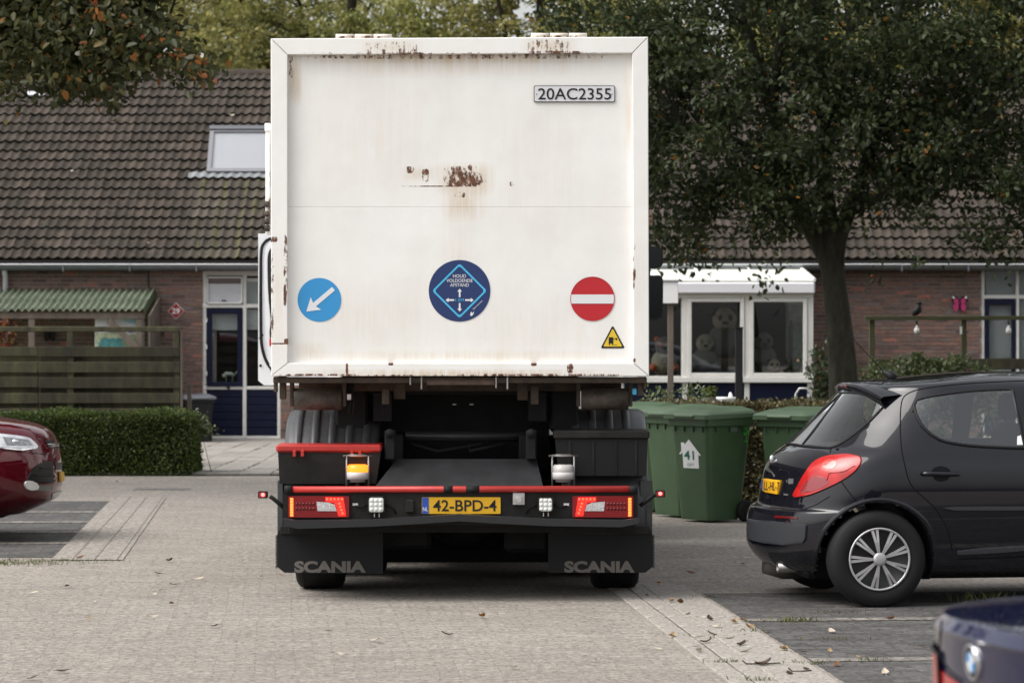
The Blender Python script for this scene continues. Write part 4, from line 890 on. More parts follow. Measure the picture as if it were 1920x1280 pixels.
# ------------------------------------------------------------------ hedges and shrubs
def hedge(name, label, cat, x0, x1, d0, d1, h, n, lsize, mat, seed, core=(.02, .025, .012), jit=.05, top=.35, bush=None):
    t = thing(name, label, cat, ((x0 + x1) / 2, d0, 0)); o = np.array(ORG[t]); g = np.random.default_rng(seed)
    mb = MB(); mb.box((x0 + .07, d0 + .07, 0), (x1 - .07, d1 - .07, h - .07), .04); mb.build('twig_core', M('hedge_core', core, .95, var=.5, scale=12, bump=1, bscale=25), t)
    fr = g.uniform(size=n); A = np.array([(x1 - x0) * h, (x1 - x0) * (d1 - d0), (d1 - d0) * h, (d1 - d0) * h]); A = A / A.sum(); which = g.choice(4, n, p=A); u = g.uniform(size=n); v = g.uniform(size=n)
    pos = np.zeros((n, 3)); out = np.zeros((n, 3))
    for k in range(4):
        m = which == k
        if k == 0: pos[m] = np.stack([x0 + u[m] * (x1 - x0), np.full(m.sum(), d0), v[m] * h], 1); out[m] = (0, -1, 0)
        if k == 1: pos[m] = np.stack([x0 + u[m] * (x1 - x0), d0 + v[m] * (d1 - d0), np.full(m.sum(), h)], 1); out[m] = (0, 0, 1)
        if k == 2: pos[m] = np.stack([np.full(m.sum(), x0), d0 + u[m] * (d1 - d0), v[m] * h], 1); out[m] = (-1, 0, 0)
        if k == 3: pos[m] = np.stack([np.full(m.sum(), x1), d0 + u[m] * (d1 - d0), v[m] * h], 1); out[m] = (1, 0, 0)
    # rounded, uneven faces
    c = np.array([(x0 + x1) / 2, (d0 + d1) / 2, h / 2]); wob = np.sin(pos[:, 0] * 5.1 + seed) * np.sin(pos[:, 2] * 6.3 + pos[:, 1] * 4) * .04
    pos += out * (wob[:, None] - np.abs(g.normal(size=n))[:, None] * jit + .02) + g.normal(size=(n, 3)) * .015
    tag(link('foliage', leaves_mesh('foliage', pos - o, lsize, mat, seed, .6, droop=-.2, six=False, out=out * .8), t), kind='stuff'); return t
def shrub(name, label, ells, n, lsize, mat, seed, base, cat='shrub', stems=6, shell=.2, six=True):
    t = thing(name, label, cat, base); o = np.array(ORG[t]); C, pos, out = crown_points(ells, n // 40, 40, .16, seed, shell)
    tag(link('foliage', leaves_mesh('foliage', pos - o, lsize, mat, seed, .55, droop=-.1, six=six, out=out), t), kind='stuff')
    mb = MB(); mb.smooth = True; r_ = random.Random(seed)
    for k in range(stems):
        e = ells[k % len(ells)]; c = Vector(e[0]); b = Vector((c.x + r_.uniform(-.15, .15), c.y + r_.uniform(-.1, .1), 0)); k_ = .3 if n < 300 else 1; mb.tube([b, (b + c) / 2 + Vector((r_.uniform(-.08, .08), 0, 0)) * k_, c + Vector((r_.uniform(-.2, .2) * k_, r_.uniform(-.2, .2) * k_, e[1][2] * .5))], [.018 * k_, .012 * k_, .005 * k_], 5)
    mb.build('stems', m_bark2, t); return t
HX1 = PX(360, 38.0)
hedge('clipped_hedge', 'neatly clipped green box hedge in front of the wooden fence', 'hedge', HX1 - 4.6, HX1, 38.0, 38.75, PZ(779, 38.0), 52000, .036, lm_hedge, 61, jit=.03)
hedge('brown_hedge', 'thin brown hedge behind the green bins', 'hedge', PX(1200, 31.2), PX(1560, 31.2), 31.2, 31.7, PZ(762, 31.2), 26000, .045, lm_brown, 62, core=(.05, .045, .03), jit=.09)
shrub('leafy_shrub', 'pale green bushy shrub in front of the garden rail, right of the tree', [((PX(1730, 42), 42, 1.05), (.75, .45, .45)), ((PX(1790, 42), 42, 1.0), (.6, .4, .4)), ((PX(1650, 42.2), 42.2, .9), (.5, .35, .38)), ((PX(1840, 42), 42, .85), (.35, .3, .35)), ((PX(1720, 42), 42, .45), (1.2, .4, .45))], 6500, .075, lm_shrub, 63, (PX(1730, 42), 42, 0))
shrub('climbing_shrub', 'green and reddish climbing shrub left of the big trunk', [((PX(1537, 41.5), 41.5, 1.15), (.2, .2, .4)), ((PX(1540, 41.5), 41.5, .6), (.28, .25, .45)), ((PX(1560, 41), 41, .35), (.4, .25, .3))], 2600, .07, lm_shrub2, 64, (PX(1537, 41.5), 41.5, 0))
shrub('potted_plant_greenery', 'green plant with pink flowers in the grey pot', [((POT_C.x, POT_C.y, POT_C.z), (.09, .09, .06))], 700, .03, lm_shrub2, 65, (POT_C.x, POT_C.y, .95), cat='plant', stems=0) if False else None
C_, pos_, out_ = crown_points([((POT_C.x, POT_C.y, POT_C.z), (.075, .075, .05))], 30, 22, .03, 65, .1); tag(link('foliage', leaves_mesh('foliage', pos_ - np.array(ORG[FLOWERPOT]), .03, lm_hedge, 65, out=out_), FLOWERPOT), kind='stuff')
# red-leaved plant behind the fence at the far left, weeds by the bins and the dark bin
lm_red = leafmat('red_leaf', [(0, (.12, .03, .015)), (.5, (.25, .05, .02)), (.8, (.3, .16, .04)), (1, (.08, .1, .03))], .35, .04)
shrub('red_leaf_shrub', 'red-leaved shrub showing over the fence at the left edge', [((PX(8, 41), 41, 1.72), (.24, .2, .16)), ((PX(5, 41), 41, 1.2), (.3, .2, .5))], 1200, .06, lm_red, 66, (PX(8, 41), 41, 0))
shrub('flowering_weed', 'wispy green weed growing from the hedge end by the dark bin', [((PX(378, 38.4), 38.4, .62), (.14, .1, .1)), ((PX(370, 38.4), 38.4, .45), (.1, .1, .12))], 260, .05, lm_shrub, 67, (PX(372, 38.4), 38.4, 0))
for i, (x, y, d) in enumerate(((1226, 752, 31.6), (1240, 748, 31.6), (1296, 735, 31.7))):
    shrub('tall_weed', ('leafy weed tip above the rearmost green bin', 'white-tipped weed beside the truck above the hedge', 'tall thin weed between the bird house and the flower pot')[i], [((PX(x, d), d, PZ(y, d)), (.05, .05, .07))], 80, .04, lm_shrub, 70 + i, (PX(x, d), d, 0), cat='weed', stems=2)
# grass tufts in the joints of the paving
def tufts(spots, seed):
    V = []; F = []; r_ = random.Random(seed)
    for (x, y, n, rad, hh) in spots:
        c = G(x, y)
        for _ in range(n):
            b = c + Vector((r_.gauss(0, rad), r_.gauss(0, rad * .35), .004)); h_ = hh * r_.uniform(.4, 1.2); t_ = r_.uniform(0, 6.28); w_ = .003; dx = r_.gauss(0, .35) * h_; dy = r_.gauss(0, .35) * h_; k = len(V)
            V += [(b.x - w_ * math.cos(t_), b.y - w_ * math.sin(t_), 0), (b.x + w_ * math.cos(t_), b.y + w_ * math.sin(t_), 0), (b.x + dx * .4, b.y + dy * .4, h_ * .7), (b.x + dx, b.y + dy, h_)]; F += [(k, k + 1, k + 2), (k + 1, k + 3, k + 2)]
    me = bpy.data.meshes.new('joint_grass'); me.from_pydata(V, [], F); me.materials.append(leafmat('grass_blade', [(0, (.05, .07, .02)), (.6, (.11, .13, .04)), (1, (.22, .2, .08))], .35, .03)); me.update()
    return tag(link('joint_grass', me), 'tufts of grass and moss growing in the paving joints', 'grass', None, 'stuff')
tufts([(1490, 1166, 160, .07, .035), (1415, 1165, 40, .06, .02), (1560, 1150, 40, .1, .025), (1840, 1130, 90, .1, .07), (1565, 1200, 30, .06, .03), (1640, 1240, 40, .06, .03), (1330, 1195, 60, .1, .02), (1400, 1185, 40, .07, .03), (1360, 1243, 50, .05, .025), (1425, 1278, 40, .05, .03), (1320, 1120, 30, .06, .025), (1520, 1245, 60, .08, .03), (1275, 1190, 20, .08, .02),
        (20, 1056, 320, .25, .022), (70, 1052, 220, .25, .022), (110, 1050, 70, .2, .018), (150, 1052, 30, .2, .014), (-30, 1058, 220, .3, .022), (420, 902, 40, .5, .015), (220, 944, 70, .35, .014), (250, 948, 50, .3, .014)], 5)
# ------------------------------------------------------------------ the truck
TD = 20.5; TX = PX(862, TD)
tk = thing('container_truck', 'white box-bodied container truck seen from behind with its beacon lit', 'truck', (TX, TD, 0))
def rust_mat(name, base, spots, dirt=None, rough=.42):
    """painted steel with rust at given places: spots (x, z, rx, rz, amount, stain) in photograph columns and rows on the rear plane"""
    m = M(name, base, rough, var=.035, scale=3, rvar=.08); nt = m.node_tree; L = nt.links; b = nt.nodes['Principled BSDF']; col = b.inputs['Base Color'].links[0].from_socket
    tc = nt.nodes.new('ShaderNodeTexCoord'); sp = nt.nodes.new('ShaderNodeSeparateXYZ'); L.new(tc.outputs['Object'], sp.inputs[0])
    def mth(op, a, c=None, d=None, clamp=False):
        q = nt.nodes.new('ShaderNodeMath'); q.operation = op; q.use_clamp = clamp
        for i, x in enumerate((a, c, d)):
            if x is None: continue
            if isinstance(x, (int, float)): q.inputs[i].default_value = x
            else: L.new(x, q.inputs[i])
        return q.outputs[0]
    def noise(scale, st, det=4):
        mp = nt.nodes.new('ShaderNodeMapping'); mp.inputs['Scale'].default_value = st; L.new(tc.outputs['Object'], mp.inputs['Vector']); n = nt.nodes.new('ShaderNodeTexNoise'); n.inputs['Scale'].default_value = scale; n.inputs['Detail'].default_value = det; n.inputs['Roughness'].default_value = .7; L.new(mp.outputs['Vector'], n.inputs['Vector']); return n.outputs['Fac']
    nr = noise(34, (1, 1, .45), 6); ns = noise(22, (1.6, 1, .12), 4); nb = noise(2.2, (1, 1, .5), 5)
    # faint general grime
    g = nt.nodes.new('ShaderNodeMix'); g.data_type = 'RGBA'; gm = mth('MULTIPLY', mth('MULTIPLY_ADD', nb, 2.6, -.95, True), .3); L.new(gm, g.inputs['Factor']); L.new(col, g.inputs[6]); g.inputs[7].default_value = (base[0] * .84, base[1] * .8, base[2] * .7, 1); col = g.outputs[2]
    rr_ = nt.nodes.new('ShaderNodeValToRGB'); e_ = rr_.color_ramp.elements; e_[0].position = .3; e_[0].color = (.04, .018, .012, 1); e_[1].position = .72; e_[1].color = (.27, .1, .035, 1); k_ = e_.new(.5); k_.color = (.1, .038, .018, 1); L.new(noise(60, (1, 1, .6), 5), rr_.inputs[0])
    for (x, y, rx, ry, amt, stain) in spots:
        cx = PX(x, TD) - TX; cz = PZ(y, TD); rx_ = rx * TD / FPX; rz_ = ry * TD / FPX
        dx = mth('DIVIDE', mth('ABSOLUTE', mth('SUBTRACT', sp.outputs[0], cx)), rx_); dz = mth('DIVIDE', mth('ABSOLUTE', mth('SUBTRACT', sp.outputs[2], cz)), rz_)
        e = mth('SUBTRACT', 1.0, mth('POWER', mth('ADD', mth('POWER', dx, 4.0), mth('POWER', dz, 4.0)), .25)) # 1 at the centre, 0 at the edge
        if stain:
            f = mth('MULTIPLY', mth('MULTIPLY', mth('SMOOTH_MIN', mth('MAXIMUM', e, 0.0), .8, .3), mth('MULTIPLY_ADD', ns, 2.4, -.55, True)), amt); tint = (.56, .42, .25, 1)
        else:
            f = mth('MULTIPLY_ADD', mth('ADD', nr, mth('MULTIPLY', mth('MINIMUM', e, .22), .9)), 11.0, -11.0 * (.78 - .28 * amt), True); f = mth('MULTIPLY', f, mth('GREATER_THAN', e, -.25)); tint = (.085, .032, .018, 1)
        mx = nt.nodes.new('ShaderNodeMix'); mx.data_type = 'RGBA'; L.new(f, mx.inputs['Factor']); L.new(col, mx.inputs[6]); mx.inputs[7].default_value = tint; col = mx.outputs[2]
        if not stain: L.new(rr_.outputs[0], mx.inputs[7])
    db = noise(1.7, (1, 1, 1), 3); bp_ = nt.nodes.new('ShaderNodeBump'); bp_.inputs['Strength'].default_value = .25; bp_.inputs['Distance'].default_value = .02; L.new(db, bp_.inputs['Height']); L.new(bp_.outputs['Normal'], b.inputs['Normal'])   # slightly dented sheet
    L.new(col, b.inputs['Base Color']); return m
WH = (.845, .838, .82)
m_panel = rust_mat('rusty_shaded_white_panel', WH, [(870, 378, 46, 42, .9, 1), (690, 600, 180, 90, .25, 1), (1000, 620, 200, 80, .25, 1), (860, 108, 335, 12, 1.0, 1), (860, 118, 335, 30, .5, 1), (552, 150, 16, 55, .9, 1), (872, 335, 64, 34, 1.0, 1), (785, 325, 40, 16, .5, 1), (700, 250, 160, 150, .2, 1), (1020, 300, 140, 170, .16, 1), (860, 480, 40, 110, .3, 1), (1178, 200, 10, 100, .6, 1), (575, 660, 40, 22, .6, 1), (860, 668, 330, 14, .5, 1), (870, 330, 46, 23, .38, 0), (876, 335, 36, 16, .58, 0), (797, 329, 8, 14, .45, 0), (768, 318, 9, 7, .55, 0), (832, 349, 78, 1.3, .62, 0), (961, 345, 6, 5, .5, 0), (862, 365, 12, 6, .4, 0), (860, 106, 330, 5, .35, 0), (545, 125, 5, 25, .3, 0)])  # wide stains under the top rail: dirt plus the rail's shadow painted in
m_railt = rust_mat('rusty_white_top_rail', WH, [(735, 90, 75, 16, .6, 1), (1030, 88, 60, 17, .8, 1), (735, 90, 62, 13, .2, 0), (1030, 88, 50, 15, .3, 0), (860, 101, 330, 3, .2, 0), (1040, 100, 60, 4, .6, 0), (760, 102, 60, 3, .5, 0)])
m_railb = rust_mat('rusty_white_bottom_rail', WH, [(860, 700, 350, 10, .9, 1), (651, 690, 4, 12, .75, 1), (651, 690, 2.2, 11, .95, 0), (733, 682, 5, 3, .95, 0), (1001, 682, 6, 4, .9, 0), (1069, 690, 7, 10, .6, 0), (600, 703, 80, 3, .5, 0), (1000, 703, 200, 3, .45, 0), (760, 704, 120, 2.5, .4, 0)])
m_stile = rust_mat('rusty_white_stile', WH, [(524, 560, 16, 130, .35, 1), (1200, 540, 14, 120, .25, 1), (536, 500, 4, 70, .45, 0), (511, 560, 3.5, 90, .38, 0), (537, 640, 4, 6, .9, 0), (524, 644, 16, 1.6, .8, 0), (514, 449, 8, 6, .5, 0), (1189, 500, 3, 50, .36, 0), (1188, 675, 4, 4, .8, 0), (535, 555, 3, 22, .8, 0)])
m_wbody = M('white_truck_body', WH, .45, var=.06, scale=2)
m_chas = M('chassis_black', (.012, .012, .013), .65, var=.3, scale=6, bump=.2); m_grime = M('grimy_steel', (.045, .038, .032), .75, var=.5, scale=9, col2=(.09, .06, .04), bump=.4)
m_rubber = M('rubber', (.014, .014, .015), .7, bump=.15); m_pblack = M('black_moulded_plastic', (.012, .012, .013), .5, bump=.1, bscale=300, var=.3, scale=5, col2=(.026, .024, .021)); m_fender = M('grey_black_fender', (.06, .062, .066), .38, var=.2)
m_redp = M('red_paint', (.42, .03, .025), .4, var=.15, scale=12); m_steel = M('bright_steel', (.6, .6, .6), .3, .9, var=.2)
def tx_(x, D=TD): return PX(x, D)
def tbox(nm, x0, y0, x1, y1, d0, d1, mat, par=tk, bev=.004, D=TD): return pbox(MB(), x0, y0, x1, y1, D + d0, D + d1, bev).build(nm, mat, par)
# box body
sh = MB()
a = (tx_(511), TD + .06, PZ(703, TD)); b = (tx_(1213), TD + 5.2, PZ(74, TD)); sh.box(a, b, .01); body = sh.build('box_body', m_wbody, tk)
# rear frame: mitred rails, proud of the panel
def mitre(nm, pts, mat, d0=-.03, d1=.1):
    mb = MB(); pl = [(tx_(x), PZ(y, TD)) for x, y in pts]; cx = sum(p[0] for p in pl) / 4; cz = sum(p[1] for p in pl) / 4
    ins = .0025; inn = []
    n = len(pl); A = sum(pl[i][0] * pl[(i + 1) % n][1] - pl[(i + 1) % n][0] * pl[i][1] for i in range(n)); 
    if A < 0: pl = pl[::-1]
    def off(d):
        o_ = []
        for i in range(n):
            p0, p1, p2 = Vector(pl[i - 1]), Vector(pl[i]), Vector(pl[(i + 1) % n]); e1 = (p1 - p0).normalized(); e2 = (p2 - p1).normalized(); n1 = Vector((-e1.y, e1.x)); n2 = Vector((-e2.y, e2.x)); bi = (n1 + n2); bi /= max(.3, bi.length_squared / 2); o_.append(p1 + bi * d)
        return o_
    f0 = off(.005); f1 = off(.0006)
    vs = [(p.x, TD + d0, p.y) for p in f0] + [(p.x, TD + d0 + .01, p.y) for p in f1] + [(p.x, TD + d1, p.y) for p in f1]
    fs = [tuple(range(n))] + [(k * n + i, k * n + n + i, k * n + n + (i + 1) % n, k * n + (i + 1) % n) for k in (0, 1) for i in range(n)]
    return mb.add(vs, fs).build(nm, mat, tk, recalc=True)
mitre('frame_rail', [(508, 73), (1215, 70), (1185, 101), (540, 104)], m_railt); mitre('frame_rail', [(508, 705), (540, 680), (1187, 680), (1217, 705)], m_railb)
mitre('frame_rail', [(508, 73), (540, 104), (540, 680), (509, 705)], m_stile); mitre('frame_rail', [(1215, 70), (1217, 705), (1187, 680), (1185, 101)], m_stile)
tbox('panel', 538, 100, 1187.5, 387.85, .022, .05, m_panel, bev=.0006); tbox('panel', 538, 388.15, 1187.5, 682, .022, .05, m_panel, bev=.0006)
# hinges on the top edge, three knuckles each
m_hinge = rust_mat('rusty_hinge', (.75, .7, .64), [(680, 68, 60, 8, .7, 1), (1048, 67, 60, 8, .7, 1), (680, 71, 60, 3, .4, 0), (1048, 70, 60, 3, .4, 0)])
for x0, yy in ((629, 72), (995, 70)):
    h = MB(); 
    pbox(h, x0, yy - 3, x0 + 106, yy + 2, TD + .02, TD + .1); hg = h.build('hinge', m_hinge, tk)
    for k in range(3): q = MB(); q.smooth = True; q.cyl((tx_(x0 + k * 35.5 + .6), TD + .0, PZ(yy - 2.5, TD)), (tx_(x0 + k * 35.5 + 34.5), TD + .0, PZ(yy - 2.5, TD)), .018, n=14); q.build('knuckle', m_hinge, hg)
# side guide with rusty rollers on the left flank, bolts on the right
sg = tbox('side_guide', 497.5, 232, 506, 440, .35, .5, rust_mat('rusty_side_guide', WH, [(502, 400, 9, 50, .9, 1), (502, 390, 8, 30, .55, 0), (502, 330, 6, 20, .3, 0)])); tbox('guide_top', 496, 231, 507, 246, .34, .51, m_wbody, sg)
for y in (383, 401, 415, 428):
    q = MB(); q.smooth = True; p = P(500, y, TD + .33); q.cyl(p - Vector((.014, 0, 0)), p + Vector((.02, 0, 0)), .021, n=12); q.build('roller', m_grime, sg)
for y in (403, 412, 420):
    q = MB(); q.smooth = True; p = P(1219, y, TD + .3); q.cyl(p - Vector((.03, 0, 0)), p + Vector((.015, 0, 0)), .012 if y != 412 else .02, n=12); q.build('side_bolt', M('rusty_bolt', (.3, .2, .13), .6, .4, var=.4, scale=30), body)
tbox('side_tab', 1212, 140, 1216, 162, .02, .1, m_wbody)
# number plate on the box
fp = MB()
def rrect(x0, y0, x1, y1, r, n=5):
    pts = []
    for cx, cy, a0 in ((x1 - r, y1 - r, 0), (x0 + r, y1 - r, 90), (x0 + r, y0 + r, 180), (x1 - r, y0 + r, 270)):
        for k in range(n + 1): t = R(a0 + 90 * k / n); pts.append((cx + r * math.cos(t), cy + r * math.sin(t)))
    return pts
def rr_prism(x0, y0, x1, y1, rpx, d0, d1, D=TD):
    pts = rrect(tx_(x0, D), PZ(y1, D), tx_(x1, D), PZ(y0, D), rpx * D / FPX); return MB().prism(pts, 'y', D + d0, D + d1)
m_ink = M('black_ink', (.02, .02, .022), .5); m_pwhite = M('plate_white', (.66, .65, .68), .4)
pl = rr_prism(1001, 160.5, 1153, 191.5, 3, .012, .022).build('fleet_plate', m_ink, tk, 'white plate with black border reading 20AC2355', recalc=True)
rr_prism(1002.2, 161.8, 1151.8, 190.3, 2.4, .009, .0125).build('plate_face', m_pwhite, pl, recalc=True)
t = MB(); text_on(t, '20AC2355', (tx_(1009), TD + .006, PZ(187, TD)), (1, 0, 0), (0, 0, 1), 137 * TD / FPX, 21.5 * TD / FPX, .006); t.build('lettering', m_ink, pl)
for x in (1006, 1147.5): MB().disc((tx_(x), PZ(177, TD)), .004, TD + .007, 10).build('rivet', m_grime, pl)
# round stickers
def sticker(nm, label, cx, cy, r, mat):
    return MB().disc((tx_(cx), PZ(cy, TD)), r * TD / FPX, TD + .0195, 64).build(nm, mat, tk, label)
def flat(nm, pts, mat, par, d): 
    vs = [(tx_(x), TD + d, PZ(y, TD)) for x, y in pts]; return MB().add(vs, [tuple(range(len(vs)))]).build(nm, mat, par)
m_blue = M('sticker_blue', (.035, .28, .6), .35); m_navyst = M('sticker_navy', (.016, .035, .13), .35); m_cyan = M('sticker_cyan', (.07, .45, .75), .35); m_red = M('sticker_red', (.48, .016, .025), .35); m_wst = M('sticker_white', (.72, .73, .75), .4); m_yel = M('sticker_yellow', (.72, .5, .03), .4)
s1 = sticker('keep_left_sticker', 'round blue sticker with a white arrow pointing down left', 598.5, 562, 41, m_blue)
ax = Vector((574, 584)); tip_dir = Vector((625, 541)) - ax; tip_dir.normalize(); nr_ = Vector((-tip_dir.y, tip_dir.x)); hb = ax + tip_dir * 20
flat('arrow', [tuple(q) for q in (ax, ax + tip_dir * 24 + nr_ * 15.5, hb + nr_ * 4.2, Vector((625, 541)) + nr_ * 4.2, Vector((625, 541)) - nr_ * 4.2, hb - nr_ * 4.2, ax + tip_dir * 24 - nr_ * 15.5)], m_wst, s1, .0175)
s2 = sticker('distance_sticker', 'round navy sticker asking to keep 1.5 metres distance', 861.5, 545, 57.8, m_navyst)
def diamond_ring(cx, cy, r, w_, rc):
    def loop(rad):
        out = []; cs = [(0, -1), (1, 0), (0, 1), (-1, 0)]
        for i, (ux, uy) in enumerate(cs):
            c_ = Vector((cx + ux * (rad - rc * 1.414), cy + uy * (rad - rc * 1.414))); a0 = math.atan2(uy, ux)
            for k in range(-4, 5): a_ = a0 + k * math.pi / 16; out.append((c_.x + rc * math.cos(a_), c_.y + rc * math.sin(a_)))
        return out
    o_ = loop(r); i_ = loop(r - w_ * 1.414); n = len(o_); mb = MB()
    mb.add([(tx_(x), TD + .0175, PZ(y, TD)) for x, y in o_ + i_], [(k, (k + 1) % n, n + (k + 1) % n, n + k) for k in range(n)]); return mb
diamond_ring(861.5, 545, 51.5, 3.3, 5).build('diamond_outline', m_cyan, s2)
t = MB()
for s_, yb, wd in (('HOUD', 520.5, 24.5), ('VOLDOENDE', 529, 49), ('AFSTAND', 537.3, 35)): text_on(t, s_, (tx_(861.5 - wd / 2), TD + .0172, PZ(yb, TD)), (1, 0, 0), (0, 0, 1), wd * TD / FPX, 6.2 * TD / FPX, .003)
t.build('lettering', m_wst, s2)
t = MB(); text_on(t, '1.5M', (tx_(854), TD + .0172, PZ(565, TD)), (1, 0, 0), (0, 0, 1), 15.5 * TD / FPX, 5.4 * TD / FPX); t.build('distance_lettering', m_cyan, s2)
def arrow_px(x0, y0, x1, y1): 
    p0 = Vector((x0, y0)); p1 = Vector((x1, y1)); d = (p1 - p0).normalized(); n = Vector((-d.y, d.x)); h = p1 - d * 5.5
    return [tuple(q) for q in (p0 + n * 1.6, h + n * 1.6, h + n * 4.4, p1, h - n * 4.4, h - n * 1.6, p0 - n * 1.6)]
for q in ((861.8, 557, 861.8, 541), (861.8, 568, 861.8, 584), (851.5, 562.4, 835.5, 562.4), (872, 562.4, 888, 562.4)): flat('small_arrow', arrow_px(*q), m_wst, s2, .0175)
t = MB(); u = Vector((math.cos(R(44)), 0, math.sin(R(44)))); text_on(t, 'Gemeente', (tx_(887.5), TD + .0172, PZ(581, TD)), u, Vector((-u.z, 0, u.x)), 24 * TD / FPX, 2.6 * TD / FPX); t.build('small_print', m_wst, s2)
flat('small_emblem', [(881.5, 589), (883, 584), (886, 587), (889, 583.5), (888, 588), (885, 592), (882, 592)], m_wst, s2, .0175)
s3 = sticker('no_entry_sticker', 'round red no entry sticker with a white bar', 1111, 560, 41.5, m_red)
flat('white_bar', [(1071, 569), (1151, 569), (1151.5, 552), (1070.5, 552)], m_wst, s3, .0175)
flat_b = MB(); n = 64; flat_b.add([(tx_(1111 + r_ * math.cos(2 * math.pi * k / n)), TD + .0172, PZ(560 + r_ * math.sin(2 * math.pi * k / n), TD)) for r_ in (41.5, 40.3) for k in range(n)], [(k, (k + 1) % n, n + (k + 1) % n, n + k) for k in range(n)]); flat_b.build('rim', m_red, s3)
def rtri(cx, top, bot, half, r):
    A_, B_, C_ = Vector((cx, top)), Vector((cx + half, bot)), Vector((cx - half, bot)); g_ = (A_ + B_ + C_) / 3; out = []
    for v, a0 in ((A_, -90), (B_, 30), (C_, 150)):
        c_ = v + (g_ - v) * (2 * r / (g_ - v).length)
        for k in range(-4, 5): a_ = R(a0 + 15 * k); out.append((c_.x + r * math.cos(a_), c_.y + r * math.sin(a_)))
    return out
s4 = flat('warning_sticker', rtri(1149, 609.5, 653, 23, 2.2), m_ink, tk, .0195); s4['label'] = 'yellow warning triangle with a black tipping truck symbol'
flat('yellow_field', rtri(1149, 615.5, 649.6, 18, 1.4), m_yel, s4, .0178)
flat('truck_symbol', [(1141.4, 632), (1150, 632), (1150, 644.5), (1149.2, 646.6), (1147.8, 646.6), (1147.4, 643.6), (1144.4, 643.6), (1143.8, 646.6), (1142, 646.6), (1141.4, 644)], m_ink, s4, .0165)
flat('bin_symbol', [(1153.4, 635), (1156, 632.8), (1158.2, 636.2), (1155.6, 638)], m_ink, s4, .0165); flat('arm_symbol', [(1150, 635.2), (1154, 634), (1154, 634.8), (1150, 636.2)], m_ink, s4, .0165); flat('ground_symbol', [(1150.5, 646), (1157, 646), (1157, 646.7), (1150.5, 646.7)], m_ink, s4, .0165)

# ---- under the box: cross beams, rollers, brackets
tbox('cross_beam', 512, 707, 1213, 718, .02, .14, m_grime); tbox('cross_beam', 560, 718, 1165, 733, .5, .62, m_grime); tbox('cross_beam', 800, 712, 928, 722, .0, .06, M('rusty_beam', (.07, .045, .032), .8, var=.5, scale=15))
for x0, x1 in ((552, 641), (1090, 1178)):
    D = TD + .3; q = MB(); q.smooth = True; q.cyl((tx_(x0, D), D, PZ(748, D)), (tx_(x1, D), D, PZ(748, D)), .072, n=24); rl = q.build('roller', M('worn_steel_roller', (.09, .075, .062), .6, .3, var=.5, scale=14, bump=.3), tk)
    for xa in (x0 - 9, x1 + 1): tbox('roller_bracket', xa, 708, xa + 7, 762, .25, .36, m_grime, rl)
for x0, x1, y0, y1, d in ((513, 520, 706, 735, .1), (524, 536, 706, 748, .12), (768, 770.5, 706, 722, -.01), (789, 791.5, 706, 730, -.01), (929, 931.5, 706, 728, -.01), (950, 953, 706, 730, -.01), (716, 730, 728, 758, .2), (995, 1010, 724, 758, .2), (738, 760, 718, 748, .3), (970, 990, 718, 750, .3), (1196, 1206, 706, 742, .1), (1207, 1212, 706, 730, .06)):
    tbox('bracket', x0, y0, x1, y1, d, d + .06, m_steel if (x1 - x0) < 4 else m_grime)
for x in (655, 662): 
    q = MB(); q.smooth = True; D = TD + .3; q.tube([P(x, 716, D), P(x - 3, 735, D), P(x + 2, 752, D), P(x, 775, D)], .011, 8); q.build('hose', m_rubber, tk)
tbox('valve', 650, 738, 659, 750, .24, .3, m_steel); tbox('blue_coupling', 1186, 707, 1194, 716, .03, .1, m_cyan); tbox('blue_coupling', 1186, 728, 1194, 740, .1, .16, m_cyan)
tbox('hook_block', 700, 735, 735, 790, .5, .7, m_chas); tbox('hook_block', 990, 735, 1025, 790, .5, .7, m_chas)
for x0, x1 in ((628, 690), (1030, 1085)): tbox('pump_block', x0, 722, x1, 810, .55, .8, m_chas, bev=.02)
# chassis: rails, dark cavity, cross pipe
for x in (740, 985): bx((tx_(x - 12), TD + .35, .8), (tx_(x + 12), TD + 8.6, 1.06), .01).build('chassis_rail', m_chas, tk)
tbox('rear_bulkhead', 690, 720, 1030, 880, .95, 1.0, m_chas)
tbox('subframe', 640, 705, 1085, 740, .6, 5.0, m_chas)
q = MB(); q.smooth = True; q.cyl(P(760, 818, TD + .55), P(985, 818, TD + .55), .035, n=16); q.build('cross_pipe', M('oily_pipe', (.04, .04, .042), .35, .4), tk)
q = MB(); q.smooth = True
for k in range(2): q.tube([P(770 + k * 110, 832, TD + .5), P(820 + k * 60, 846, TD + .48), P(905 + k * 40, 832, TD + .5)], .012, 8)
q.build('cable_loom', m_rubber, tk)
for x in (848, 880): tbox('shackle', x, 756.5, x + 8, 759.5, .52, .56, m_steel)
for x0, x1 in ((721, 741), (986, 1006)): 
    lg = tbox('hinge_leg', x0, 806, x1, 862, .12, .24, m_chas, bev=.01); q = MB(); q.smooth = True; q.cyl(P((x0 + x1) / 2, 812, TD + .1), P((x0 + x1) / 2, 812, TD + .3), .03, n=14); q.build('pivot_pin', m_chas, lg)
# sloping rear apron plate
ap = MB(); ap.add([P(744, 860, TD + .22), P(1006, 860, TD + .22), P(1018, 911, TD + .0), P(704, 911, TD + .0), P(744, 860, TD + .25), P(1006, 860, TD + .25), P(1018, 911, TD + .03), P(704, 911, TD + .03)], [(0, 3, 2, 1), (4, 5, 6, 7), (0, 1, 5, 4), (2, 3, 7, 6), (0, 4, 7, 3), (1, 2, 6, 5)]); ap.build('rear_apron', M('dark_grey_plate', (.028, .029, .031), .55, var=.3, scale=5, bump=.15), tk)
